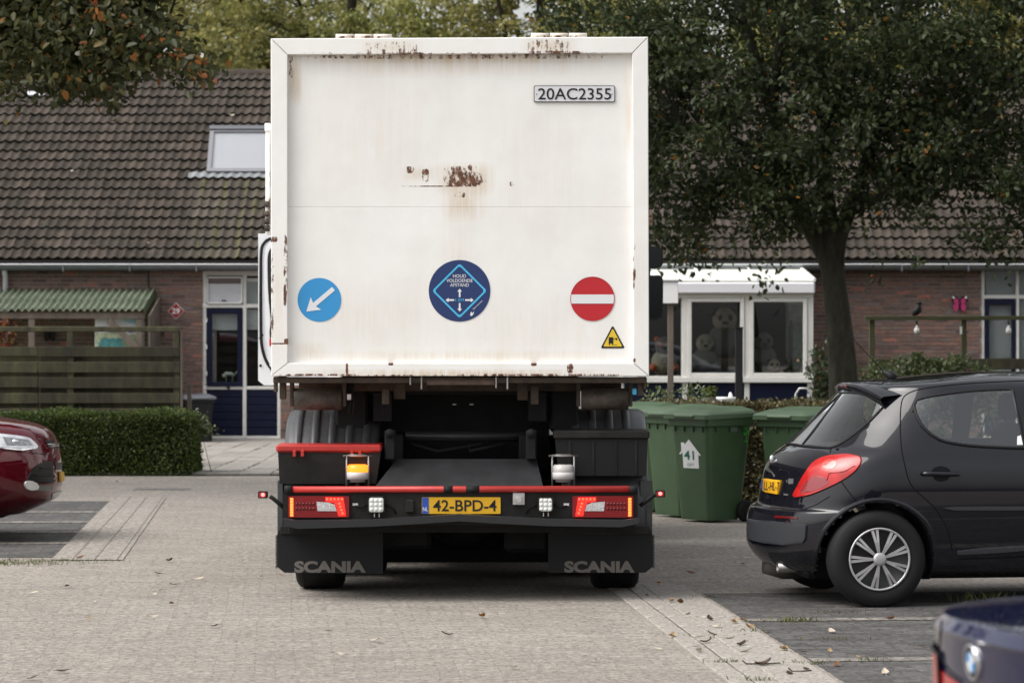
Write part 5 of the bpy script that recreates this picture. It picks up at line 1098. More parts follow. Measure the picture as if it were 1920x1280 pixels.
# ---- bumper
D = TD - .12
bp = rr_prism(531, 918, 1196, 984, 6, .0, .3, D).build('bumper', m_pblack, tk, recalc=True)
q = MB(); q.smooth = True; q.cyl((tx_(548, D), D - .02, PZ(917, D)), (tx_(1181, D), D - .02, PZ(916, D)), .021, n=16)
m_bar = M('scuffed_red_bar', (.42, .03, .025), .4, var=.2, scale=5); q.build('red_bar', m_bar, bp)
for x0, x1 in ((534, 549), (1180, 1195)): q = MB(); q.smooth = True; q.cyl((tx_(x0, D), D - .02, PZ(917, D)), (tx_(x1, D), D - .02, PZ(917, D)), .026, n=16); q.build('bar_end', m_rubber, bp)
for x0, x1 in ((832, 849), (874, 899)): q = MB(); q.smooth = True; q.cyl((tx_(x0, D), D - .02, PZ(916.6, D)), (tx_(x1, D), D - .02, PZ(916.6, D)), .0225, n=16); q.build('worn_patch', m_rubber, bp)
lp = [(532, 970), (560, 974), (700, 972), (800, 966), (862, 962), (925, 966), (1030, 971), (1165, 973), (1197, 969), (1197, 979), (1165, 986), (1030, 984), (925, 979), (862, 975), (800, 979), (700, 985), (560, 989), (535, 984)]
MB().prism([(tx_(x, D), PZ(y, D)) for x, y in lp][::-1], 'y', D - .1, D + .02).build('step_ledge', M('black_ledge', (.03, .03, .032), .4), bp)
tbox('under_ledge', 540, 980, 1190, 998, .05, .25, m_chas)
# tail lamps
m_lens = M('red_lens', (.2, .004, .008), .15, coat=.15); m_led = M('lit_red_led', (.6, .03, .02), .3, emis=((1, .06, .03), 2.2)); m_amber = M('lit_amber_led', (1, .2, .03), .3, emis=((1, .12, .02), 2.6)); m_rev = M('clear_lens', (.5, .5, .5), .15, coat=.5, var=.4, scale=90)
for sg_, x0, x1 in ((1, 541, 655), (-1, 1187, 1073)):
    f_ = lambda x: x0 + sg_ * x
    tl = rr_prism(min(x0, x1), 929, max(x0, x1), 969, 3, -.03, .02, D).build('tail_lamp', m_lens, bp, recalc=True)
    def fl(nm, pts, mat, d=-.033): 
        vs = [(tx_(f_(x), D), D + d, PZ(y, D)) for x, y in pts]; vs = vs if sg_ > 0 else vs[::-1]; return MB().prism([(v[0], v[2]) for v in vs], 'y', D + d, D + d + .004).build(nm, mat, tl)
    for k in range(7): 
        y = 932.5 + k * 5; fl('led', [(4, y + 4.4), (9.5, y + 4.4), (9, y), (3.5, y)], m_amber)
    fl('stop_lamp', [(94, 966), (108, 966), (103, 932), (70, 931), (70, 938.5), (86, 941), (91, 950)], M('lit_stop_lamp', (.5, .01, .008), .25, emis=((1, .014, .008), 1.8)))
    q = MB()
    for k in range(5): blob(q, (tx_(f_(73 + k * 7), D), D - .038, PZ(934.7, D)), (.008, .006, .008), 8, 5)
    for k in range(4): blob(q, (tx_(f_(96 + k * 2), D), D - .038, PZ(943 + k * 6, D)), (.008, .006, .008), 8, 5)
    q.build('bulb_ring', m_led, tl)
    fl('reverse_lamp', [(55, 957), (91, 957), (87, 945), (76, 941), (53, 939.5)], m_rev)
    q = MB()
    for j in range(2):
        for k in range(6): blob(q, (tx_(f_(16 + k * 6.3), D), D - .032, PZ(944 + j * 9, D)), (.008, .004, .010), 8, 5)
    q.build('indicator_bulbs', M('dark_red_bulb', (.1, .003, .005), .15), tl)
# work lamps
for x, y, r in ((706, 945, 16), (1023, 945, 14.5)):
    wl_ = rr_prism(x - r, y - r, x + r, y + r, 5, -.05, .02, D).build('work_lamp', m_pblack, bp, recalc=True)
    rr_prism(x - r + 2.6, y - r + 2.6, x + r - 2.6, y + r - 2.6, 4, -.055, -.05, D).build('lens', M('frosted_lens', (.62, .64, .62), .25, coat=.4), wl_, recalc=True)
    q = MB()
    for i in range(3):
        for j in range(3): blob(q, (tx_(x - 8.3 + i * 8.3, D), D - .056, PZ(y - 8.3 + j * 8.3, D)), (.012, .005, .012), 10, 6)
    q.build('lens_cell', M('lens_cell', (.75, .77, .74), .15), wl_)
    q = MB(); 
    for dx in (-4, 5): q.cyl(P(x + dx, y + r, D - .03), P(x + dx, y + r + 8, D - .03), .004, n=6)
    q.build('lamp_bolt', m_steel, wl_)
    sx = 1 if x < 862 else -1; q = MB(); q.smooth = True; q.tube([P(x - sx * 16, 945, D - .01), P(x - sx * 28, 950, D - .012), P(x - sx * 40, 948, D - .008)], .006, 6); q.build('cable', m_rubber, wl_)
    q = MB(); q.smooth = True; q.tube([P(x + sx * 17, 946, D - .01), P(x + sx * 30, 950, D - .012), P(x + sx * 36, 962, D - .008)], .006, 6); q.build('cable', m_rubber, wl_)
for x in (666, 1062): tbox('small_label', x - 5, 943, x + 5, 947.5, -.003, .0, m_pwhite, bp, 0, D)
tbox('camera_plate', 961.5, 923.5, 984, 946, -.02, .0, m_steel, bp, .002, D); q = MB(); q.lathe([(0, .05), (.02, .05), (.025, .02), (.034, .02), (.034, 0)], P(973, 936, D - .02), (0, -1, 0), 6); q.build('hex_nut', m_steel, bp)
tbox('socket', 760, 936, 777, 962, -.03, .0, m_pblack, bp, .01, D)
# licence plate
lpz = rr_prism(791, 931.5, 938.5, 962.5, 2, -.012, -.002, D).build('licence_plate', M('plate_yellow', (.72, .4, .012), .4), bp, 'yellow licence plate reading 42-BPD-4 with a blue NL band', recalc=True)
def pflat(nm, pts, mat, d): vs = [(tx_(x, D), D + d, PZ(y, D)) for x, y in pts]; return MB().add(vs, [tuple(range(len(vs)))]).build(nm, mat, lpz)
pflat('blue_band', [(791.6, 962), (804, 962), (804, 932), (791.6, 932)], M('plate_blue', (.02, .08, .4), .4), -.0135)
t = MB(); text_on(t, 'NL', (tx_(793, D), D - .0145, PZ(957.5, D)), (1, 0, 0), (0, 0, 1), 9.5 * D / FPX, 7.5 * D / FPX, .01); t.build('country_letters', m_wst, lpz)
t = MB(); text_on(t, '42-BPD-4', (tx_(812, D), D - .0145, PZ(957.5, D)), (1, 0, 0), (0, 0, 1), 119 * D / FPX, 21 * D / FPX, .012); t.build('lettering', m_ink, lpz)
# beacons with wire guards
m_flame = M('lit_amber_beacon', (.3, .07, .008), .3, emis=((1, .17, .01), 2.1)); m_clr = M('unlit_beacon_lens', (.55, .53, .5), .15, coat=.4)
for x, lit in ((670.5, True), (1056, False)):
    c = P(x, 900, TD + .06); Dd = TD + .06; bc = MB(); bc.smooth = True; bc.lathe([(0, -.045), (.05, -.045), (.052, -.03), (.07, -.028), (.071, .014), (.066, .02)], P(x, 890, Dd), n=28)
    bn = bc.build('beacon', M('beacon_base_white', (.65, .63, .62), .35), tk, 'lit amber warning beacon' if lit else 'unlit warning beacon with a clear lens')
    q = MB(); q.smooth = True; q.lathe([(.066, .018), (.068, .022), (.067, .06), (.055, .068), (0, .07)], P(x, 890, Dd), n=28); q.build('lens', m_flame if lit else m_clr, bn)
    q = MB(); q.cyl(P(x, 900, Dd), P(x, 914, Dd), .012, n=8); q.build('stalk', m_grime, bn)
    q = MB(); q.smooth = True
    for dx in (-20.5, 20.5): q.cyl(P(x + dx, 855, Dd), P(x + dx, 915, Dd), .006, n=8)
    q.cyl(P(x - 27, 854.5, Dd), P(x + 27, 854.5, Dd), .005, n=8); q.tube([P(x - 26, 854, Dd - .0), P(x - 12, 852.5, Dd - .08), P(x + 12, 852.5, Dd - .08), P(x + 26, 854, Dd)], .004, 6); q.cyl(P(x + 16, 856, Dd + .07), P(x + 16, 912, Dd + .07), .005, n=6)
    q.build('wire_guard', M('guard_wire', (.3, .29, .28), .45, .6), bn)
# tool boxes
bl = MB(); bl.prism([(tx_(519), PZ(847, TD)), (tx_(713), PZ(847, TD)), (tx_(704), PZ(908, TD)), (tx_(522), PZ(908, TD))], 'y', TD + .1, TD + .55); tb = bl.build('tool_box', m_pblack, tk, 'black tool box with a red lid', recalc=True)
tbox('lid', 517, 833.5, 715, 847.5, .08, .56, m_redp, tb, .012)
for x in (549, 564, 657, 672): tbox('lid_clip', x, 844, x + 6, 856, .06, .09, m_redp, tb, .004)
tb2 = MB(); tb2.prism([(tx_(1041), PZ(823, TD)), (tx_(1216), PZ(823, TD)), (tx_(1213), PZ(893, TD)), (tx_(1048), PZ(893, TD))], 'y', TD + .1, TD + .5); tb2 = tb2.build('tool_box', M('black_plastic_box', (.012, .012, .013), .5), tk, 'plain black tool box', recalc=True)
tbox('lid', 1038, 807, 1218, 822.7, .08, .52, m_pblack, tb2, .01)
for x in (1066, 1110, 1153, 1190): tbox('rib', x, 826, x + 4, 889, .092, .1, m_pblack, tb2, 0)
# ribbed fenders over the rear wheels
AX_D, AX_Z = TD + .95, .5
def fender(x0, x1, nm, d_off=0.0):
    ax = tx_(x0); bx_ = tx_(x1); q = MB(); q.smooth = True; rad = .72; rows = []
    for k in range(22):
        a_ = R(-12 + k * 204 / 21); rows.append([(x, AX_D - rad * math.cos(a_) * (1 - e), AX_Z + rad * math.sin(a_) * (1 - e)) for x, e in ((ax + .0, .16), (ax + .0, .07), (ax + .015, .025), (ax + .05, 0), (bx_ - .04, 0), (bx_ - .01, .02), (bx_, .06))])
    q.grid(rows); f_ = q.build(nm, m_fender, tk)
    n = int((x1 - x0) / 34)
    for i in range(n + 1):
        xc = tx_(x0 + 26 + i * 33); 
        if xc > bx_ - .04: continue
        r_ = MB(); r_.smooth = True; rows = []
        for k in range(14):
            a_ = R(28 + k * 120 / 13); 
            rows.append([(xc + dx, AX_D - (rad + h_) * math.cos(a_), AX_Z + (rad + h_) * math.sin(a_)) for dx, h_ in ((-.026, 0), (-.021, .018), (.021, .018), (.026, 0))])
        r_.grid(rows); r_.build('rib', m_fender, f_)
    return f_
fender(523, 705, 'fender'); fender(1056, 1219, 'fender')
tbox('white_cover', 1072, 767, 1196, 785, 1.3, 1.36, m_wbody); tbox('white_cover', 576, 766, 640, 776, 1.3, 1.36, m_wbody)
# side skirts of the fenders that show beside the bumper
for x0, x1 in ((520, 531), (1200, 1223)): tbox('fender_flank', x0, 900, x1, 1005, .25, 1.9, m_fender)
# mud flaps with lettering
for x0, x1, tx0, tx1 in ((519.5, 718, 552, 686), (1028, 1224, 1058, 1190)):
    D2 = TD + .14; pts = [(x0 + (7 if x0 < 800 else 0), 988), (x1 - (7 if x0 > 800 else 0), 988), (x1, 1003), (x1, 1062 if x0 > 800 else 1075), (x1 - (14 if x0 > 800 else 0), 1073 if x0 > 800 else 1075), (x0 + (14 if x0 < 800 else 0), 1073 if x0 < 800 else 1073), (x0, 1062 if x0 < 800 else 1073), (x0, 1003)]
    q = MB(); q.prism([(tx_(x, D2), PZ(y, D2)) for x, y in pts][::-1], 'y', D2, D2 + .012); mf = q.build('mud_flap', m_rubber, tk, recalc=True)
    tbox('clamp_bar', x0 + 6, 986, x1 - 6, 1001, .125, .139, m_pblack, mf, .003)
    t = MB(); text_on(t, 'SCANIA', (tx_(tx0, D2), D2 - .004, PZ(1073, D2)), (1, 0, 0), (0, 0, 1), (tx1 - tx0) * D2 / FPX, 22 * D2 / FPX, .05); t.build('lettering', M('worn_grey_print', (.3, .275, .25), .8, var=.5, scale=14, col2=(.12, .11, .1)), mf)
    # serrated outer edge of rubber bristles
    q = MB(); ex = x0 - 1.5 if x0 < 800 else x1 + 1.5
    for k in range(24): pbox(q, ex - 1.4, 1003 + k * 2.6, ex + 1.4, 1004.7 + k * 2.6, D2, D2 + .02)
    q.build('edge_bristle', m_rubber, mf)
# wheels and axles
def truck_wheel(cx, cd, r, w_, nm='wheel'):
    q = MB(); q.smooth = True; h = w_ / 2; q.lathe([(r * .56, -h * .8), (r * .7, -h), (r * .93, -h * .96), (r * .985, -h * .82), (r, -h * .5), (r, h * .5), (r * .985, h * .82), (r * .93, h * .96), (r * .7, h), (r * .56, h * .8)], (cx, cd, r), (1, 0, 0), 40); wh = q.build(nm, m_rubber, tk)
    q = MB(); q.smooth = True; q.lathe([(0, -h * .2), (r * .3, -h * .25), (r * .5, -h * .7), (r * .57, -h * .8), (r * .57, h * .8), (r * .5, h * .3), (0, h * .25)], (cx, cd, r), (1, 0, 0), 28); q.build('rim', m_grime, wh)
    q = MB()
    for k in (-.32, 0, .32): q.lathe([(r * 1.004, k * w_ - .006), (r * 1.004, k * w_ + .006)], (cx, cd, r), (1, 0, 0), 40)
    q.build('tread_groove', m_chas, wh); return wh
XL_, XR_ = tx_(553, 21.3) , tx_(1200, 21.3)
for cx in (XL_ + .17, XR_ - .17): truck_wheel(cx, AX_D, .5, .33)
for cx in (XL_ + .1, XL_ + .42, XR_ - .1, XR_ - .42): truck_wheel(cx, AX_D + 1.35, .5, .29)
for cx in (XL_ + .13, XR_ - .13): truck_wheel(cx, AX_D + 5.4, .5, .31)
for dd in (0, 1.35, 5.4):
    q = MB(); q.smooth = True; q.cyl((XL_ + .1, AX_D + dd, .5), (XR_ - .1, AX_D + dd, .5), .075, n=14)
    if dd < 5: blob(q, (TX, AX_D + dd, .52), (.26, .24, .24), 16, 12)
    q.build('axle', m_chas, tk)
for x0, x1, y0, y1 in ((700, 808, 984, 1030), (945, 1030, 984, 1036), (640, 700, 984, 1060)): tbox('suspension', x0, y0, x1, y1, .5, .9, m_chas, bev=.03)
for sx in (-1, 1):      # side tanks and inner flaps added to block light under the truck
    xa = TX + sx * 1.18; bx((xa - sx * .5, AX_D + 2.1, .32), (xa, AX_D + 4.5, 1.02), .05).build('added_side_tank', m_chas, tk)
    bx((xa - sx * .46, AX_D + .56, .18), (xa - sx * .02, AX_D + .58, .95)).build('added_inner_flap', m_rubber, tk)
bx((TX - .62, AX_D + .3, .42), (TX + .62, AX_D + .4, .8), .03).build('spring_beam', m_chas, tk)
bx((TX - .55, AX_D + 1.75, .3), (TX + .55, AX_D + 2.6, .95), .05).build('gearbox', m_chas, tk)
bx((TX - 1.05, AX_D + 2.75, .1), (TX + 1.05, AX_D + 2.8, .95)).build('added_shade_panel', m_rubber, tk)  # added panel that keeps the ground under the truck dark
bx((TX - .8, AX_D + .6, .13), (TX + .8, AX_D + .62, .9)).build('added_shade_panel', m_rubber, tk)  # second added panel, hides the lit ground behind the rear axle
bx((TX - .66, AX_D + .7, .2), (TX + .66, AX_D + .95, .8), .05).build('suspension_arm', m_chas, tk)
tbox('air_tank_bracket', 805, 984, 945, 990, .3, .4, m_chas)
q = MB(); q.smooth = True; q.cyl(P(790, 990, TD + 1.2), P(940, 990, TD + 1.2), .14, n=20); q.build('air_tank', m_chas, tk)
# marker lamps on stalks
m_mark = M('lit_marker', (.9, .1, .08), .3, emis=((1, .12, .1), 3.0))
for sg_, x0, y0, xm, ym, xl, yl in ((-1, 532, 951, 512, 934, 493, 927), (1, 1200, 948, 1222, 931, 1238, 925)):
    Dm = TD + .05; q = MB(); q.smooth = True; q.tube([P(x0, y0, Dm), P((x0 + xm) / 2, (y0 + ym) / 2, Dm), P(xm, ym, Dm), P(xm + sg_ * 6, ym - 4, Dm)], .014, 8); ml = q.build('marker_lamp', m_rubber, tk)
    rr_prism(xl - 9, yl - 6.5, xl + 9, yl + 6.5, 2.5, -.02, .03, Dm).build('lamp_housing', m_rubber, ml, recalc=True); rr_prism(xl - 7.5, yl - 5, xl + 6.5, yl + 5, 2.5, -.025, -.02, Dm).build('marker_lens', M('marker_red', (.25, .02, .03), .2, coat=.5), ml, recalc=True)
    q = MB(); blob(q, P(xl, yl, Dm - .024), (.013, .006, .012), 12, 8); q.build('marker_led', m_mark, ml)
# ---- cab, open door, mirrors
CD = 27.0
cb = MB(); cb.box((TX - 1.22, 26.3, .55), (TX + 1.22, 28.3, 2.95), .12); cab = cb.build('cab', m_wbody, tk)
bx((TX - 1.23, 26.35, .45), (TX + 1.23, 28.25, .56), .02).build('cab_steps', m_chas, cab)
tbox('windscreen', 640, 400, 1130, 520, 7.8, 7.82, m_dark, cab, 0)
def dpt(x, y): return P(x, y, CD)
x_in = TX - 1.21; x_out = PX(484, CD); zt, zbm = PZ(438, CD), PZ(722, CD)
q = MB(); q.prism([(x_in, zbm), (x_out + .05, zbm), (x_out, zbm + .04), (x_out, zt), (x_in, zt)][::-1], 'y', CD, CD + .1); dr = q.build('cab_door', M('white_cab_door', (.76, .77, .79), .35, var=.04), tk, 'open white cab door with a black rubber seal', recalc=True)
sealp = [(560, 445), (520, 446), (506, 448), (496, 455), (490, 470), (489, 520), (489, 600), (490, 640), (494, 662), (500, 678), (508, 690), (520, 702), (560, 716)]
def smooth_pts(pts, D, sub=4):
    v = [P(x, y, D) for x, y in pts]; out = []
    for i in range(len(v) - 1):
        p0, p1, p2, p3 = v[max(i - 1, 0)], v[i], v[i + 1], v[min(i + 2, len(v) - 1)]
        for k in range(sub): t = k / sub; out.append(.5 * ((2 * p1) + (p2 - p0) * t + (2 * p0 - 5 * p1 + 4 * p2 - p3) * t * t + (3 * p1 - p0 - 3 * p2 + p3) * t ** 3))
    return out + [v[-1]]
q = MB(); q.smooth = True; q.tube(smooth_pts(sealp, CD - .005), .013, 8); q.build('door_seal', m_rubber, dr)
inner = [(560, 449), (520, 450), (508, 453), (501, 460), (497, 474), (496, 520), (498, 560), (501, 600), (504, 640), (507, 665), (510, 690), (560, 700)]
q = MB(); pts = smooth_pts(inner, CD); ip = [(p.x, p.z) for p in pts]; q.prism(ip[::-1], 'y', CD - .03, CD); q.build('inner_frame', M('white_inner_door', (.78, .79, .81), .3), dr, recalc=True)
win_ = [(560, 458), (520, 459), (508, 466), (503, 478), (502, 500), (503, 540), (505, 570), (508, 600), (510, 640), (560, 660)]
q = MB(); q.prism([(p.x, p.z) for p in smooth_pts(win_, CD)][::-1], 'y', CD - .036, CD - .028); q.build('window', M('dark_glass', (.02, .022, .025), .08, coat=.3), dr, recalc=True)
pbox(MB(), 505, 634, 512, 648, CD - .045, CD - .03, .004).build('door_reflector', m_red, dr)
q = MB()
for x, y in ((491.5, 628), (488, 634), (488.5, 685)): blob(q, P(x, y, CD - .004), .012, 8, 6)
q.build('door_bolt', m_black, dr)
for y0, y1, nm in ((461, 503, 'wide_angle_mirror'), (515, 601, 'mirror')):
    pts = [(1188, y0 + 2), (1236, y0 + 1), (1241, y0 + 4), (1243.5, y0 + 10), (1243, y1 - 12), (1239, y1 - 4), (1230, y1 - .5), (1188, y1)] if nm == 'mirror' else [(1188, y0), (1230, y0 + 1), (1240, y0 + 4), (1243.5, y0 + 9), (1243, y1 - 8), (1239, y1 - 2), (1230, y1), (1188, y1)]
    Dm = CD + .4; q = MB(); q.prism([(PX(x, Dm), PZ(y, Dm)) for x, y in pts][::-1], 'y', Dm, Dm + .16); mh = q.build(nm, m_pblack, cab, recalc=True)
    cx = sum(p[0] for p in pts) / 8; cy = sum(p[1] for p in pts) / 8
    ip = [(cx + (x - cx) * .86, cy + (y - cy) * .9) for x, y in pts]; q = MB(); q.prism([(PX(x, Dm), PZ(y, Dm)) for x, y in ip][::-1], 'y', Dm - .004, Dm + .001); q.build('mirror_glass', M('mirror_silver', (.06, .065, .07), .05, 1.0), mh, recalc=True)
q = MB(); q.tube([P(1190, 470, CD + .5), P(1215, 465, CD + .5), P(1215, 595, CD + .5), P(1190, 590, CD + .5)], .02, 8); q.build('mirror_arm', m_pblack, cab)
# ------------------------------------------------------------------ wheelie bins
m_bgreen = M('green_bin_plastic', (.04, .08, .034), .46, var=.14, scale=4, bump=.08, bscale=200); m_blid = M('green_lid_plastic', (.058, .098, .05), .42, var=.1, scale=4)
m_bdark = M('dark_bin_plastic', (.02, .021, .023), .5, var=.15); m_bgrey = M('grey_lid_plastic', (.13, .14, .16), .45)
def rsec(hw, hd0, hd1, z, r, n=4):
    pts = []
    for cx, cy, a0 in ((hw - r, hd1 - r, 0), (-hw + r, hd1 - r, 90), (-hw + r, -hd0 + r, 180), (hw - r, -hd0 + r, 270)):
        for k in range(n + 1): t = R(a0 + 90 * k / n); pts.append((cx + r * math.cos(t), cy + r * math.sin(t), z))
    return pts
def loft(secs, cap0=True, cap1=True, smooth=True):
    mb = MB(); mb.smooth = smooth; n = len(secs[0]); vs = [p for s in secs for p in s]; fs = []
    for k in range(len(secs) - 1):
        for i in range(n): fs.append((k * n + i, k * n + (i + 1) % n, (k + 1) * n + (i + 1) % n, (k + 1) * n + i))
    mb.add(vs, fs); mb.smooth = False; m_ = len(secs) - 1
    if cap0: mb.f.append(tuple(range(n))[::-1]); mb.m.append(0); mb.sm.append(False)
    if cap1: mb.f.append(tuple(range(m_ * n, m_ * n + n))); mb.m.append(0); mb.sm.append(False)
    return mb
def make_bin(name, label, group, mb_, ml_):
    t = thing(name, label, 'wheelie bin', (0, 0, 0), group)
    secs = [rsec(.2, .2, .17, .02, .04), rsec(.205, .205, .2, .06, .045), rsec(.225, .235, .24, .4, .05), rsec(.25, .27, .285, .84, .05), rsec(.256, .278, .295, .92, .05)]
    body = loft(secs, smooth=False).build('body', mb_, t)
    loft([rsec(.262, .285, .3, .875, .045), rsec(.28, .3, .315, .885, .045), rsec(.285, .305, .32, .955, .045), rsec(.27, .29, .3, .957, .045)], smooth=False).build('rim', mb_, t)
    for k in range(4): bx((-.19 + k * .12, -.287, .83), (-.178 + k * .12, -.262, .876)).build('rim_gusset', mb_, body)
    for k in range(3): bx((.25, -.18 + k * .17, .83), (.272, -.168 + k * .17, .876)).build('rim_gusset', mb_, body)
    lid = MB(); lid.smooth = False
    def ls(hw, f, b, zf, zb, r):
        p = rsec(hw, f, b, 0, r); return [(x, y, zf + (zb - zf) * (y + f) / (f + b)) for x, y, z in p]
    l = loft([ls(.3, .335, .31, .945, .96, .04), ls(.3, .335, .31, .985, 1.0, .04), ls(.285, .315, .3, 1.0, 1.025, .05), ls(.22, .22, .24, 1.03, 1.055, .06), ls(.2, .19, .2, 1.032, 1.058, .06)], smooth=False).build('lid', ml_, t)
    bx((-.13, -.352, .955), (.13, -.325, .985), .01).build('lid_grip', ml_, l)
    q = MB(); q.smooth = True; q.cyl((-.24, .36, .985), (.24, .36, .985), .018, n=10); q.build('handle_bar', mb_, t)
    for x in (-.2, 0, .2): bx((x - .02, .28, .95), (x + .02, .37, 1.0), .008).build('hinge_lug', mb_, t)
    q = MB(); q.smooth = True; q.cyl((-.27, .2, .1), (.27, .2, .1), .012, n=8); q.build('axle', m_bdark, t)
    for x in (-.255, .255):
        q = MB(); q.smooth = True; q.lathe([(.03, -.024), (.085, -.024), (.1, -.016), (.1, .016), (.085, .024), (.03, .024), (0, .02)], (x, .2, .1), (1 if x > 0 else -1, 0, 0), 24); w_ = q.build('wheel', m_rubber, t)
        MB().lathe([(.035, .0), (.035, .03), (0, .032)], (x, .2, .1), (1 if x > 0 else -1, 0, 0), 12).build('hub', m_bdark, w_)
    return t
A1 = make_bin('wheelie_bin', 'green wheelie bin with the white 41 house sticker, nearest of the bins', 'green wheelie bins beside the truck', m_bgreen, m_blid)
# stickers of the nearest bin: on its front and on its side
def front_pt(x, z, off=.003):      # front face of the body, which leans outwards with height
    f = np.interp(z, [.06, .4, .84, .92], [.205, .235, .27, .278]); return Vector((x, -f - off, z))
def side_pt(y, z, off=.003): return Vector((np.interp(z, [.06, .4, .84, .92], [.205, .225, .25, .256]) + off, y, z))
def patch(mp, pts, nm, mat, par): return MB().add([mp(*p) for p in pts], [tuple(range(len(pts)))]).build(nm, mat, par)
m_sticker = M('white_vinyl', (.72, .73, .74), .45); m_dgreen = M('dark_green_print', (.01, .12, .08), .5); m_lgreen = M('bright_green_print', (.06, .42, .04), .5); m_gray = M('grey_print', (.1, .13, .11), .6)
hx = lambda x, y: ((x - 498) / 640, .757 - (y - 425) / 1010)        # sticker shape, columns and rows of the photograph enlarged
st1 = patch(front_pt, [hx(*p) for p in ((432, 690), (565, 690), (565, 545), (498, 460), (432, 545))], 'house_sticker', m_sticker, A1)
patch(lambda x, z: front_pt(x, z, .004), [hx(*p) for p in ((403, 562), (414, 568), (493, 470), (577, 574), (587, 566), (493, 424), (452, 476), (452, 455), (424, 455), (424, 530))], 'sticker_roof', m_sticker, st1)
def text_map(s, mp, x0, z0, w_, h_, bold, nm, mat, par):
    v, f = text_geo(s, bold); return MB().add([mp(x0 + p[0] * w_, z0 + p[1] * h_) for p in v], f).build(nm, mat, par)
text_map('41', lambda x, z: front_pt(x, z, .005), hx(443, 0)[0], hx(0, 612)[1], 88 / 640, 84 / 1010, .02, 'number_41', m_dgreen, st1)
text_map('GFT', lambda x, z: front_pt(x, z, .005), hx(468, 0)[0], hx(0, 672)[1], 58 / 640, 27 / 1010, .0, 'letters', m_dgreen, st1)
text_map('OBS RESIDU', lambda x, z: front_pt(x, z, .0015), -.13, .855, .24, .026, .0, 'embossed_line', M('embossed_green', (.06, .12, .065), .5), A1) if False else None
patch(side_pt, [(.0, .83), (.1, .83), (.1, .885), (.0, .885)], 'grey_label', m_gray, A1)
sp_ = lambda y, z: side_pt(y, z, .004)
o = MB()
def leafp(cy, cz, l_, ang, w_=.5): 
    return [(cy + l_ * (math.cos(ang) * a - math.sin(ang) * b * w_), cz + l_ * (math.sin(ang) * a + math.cos(ang) * b * w_)) for a, b in ((0, 0), (.3, .5), (.7, .45), (1, 0), (.7, -.35), (.3, -.35))]
shapes = [[(.185, .73), (.245, .73), (.22, .745), (.205, .745)], [(.21, .74), (.217, .74), (.217, .86), (.21, .86)], leafp(.21, .79, .05, 2.4), leafp(.215, .805, .055, .7), leafp(.212, .84, .038, 2.2), leafp(.214, .85, .04, 1.0)]
for s_ in shapes: o.add([sp_(*p) for p in s_], [tuple(range(len(s_)))])
o.build('sprout_sticker', m_lgreen, A1)
def place(o, px, py, corner, ang):
    """stand a bin so that its near bottom corner is seen at a pixel of the ground"""
    o.rotation_euler = (0, 0, R(ang)); c = G(px, py); v = Matrix.Rotation(R(ang), 3, 'Z') @ Vector((corner[0], corner[1], 0)); o.location = (c.x - v.x, c.y - v.y, 0)
B1 = make_bin('wheelie_bin', 'green wheelie bin directly left of the one with the 41 sticker', 'green wheelie bins beside the truck', m_bgreen, m_blid)
C1 = copy_tree(B1); C1['label'] = 'rearmost green wheelie bin, mostly hidden by the truck'
D1 = copy_tree(B1); D1['label'] = 'green wheelie bin behind the black car, apart from the others'
place(A1, 1331, 980, (.19, -.19), -50); place(B1, 1277, 971, (.19, -.19), -54)
place(C1, 1235, 960, (.19, -.19), -20); C1.location = (PX(1207, 30.5), 30.6, 0); D1.location = (PX(1500, 28.6), 28.7, 0); D1.rotation_euler = (0, 0, R(-38))
E1 = make_bin('low_bin', 'low dark grey bin beside the blue and white window', None, m_bdark, m_bgrey); E1.location = (PX(370, 48.8), 48.9, 0); E1.rotation_euler = (0, 0, R(15)); E1.scale = (.85, .8, .73)
E1['category'] = 'bin'
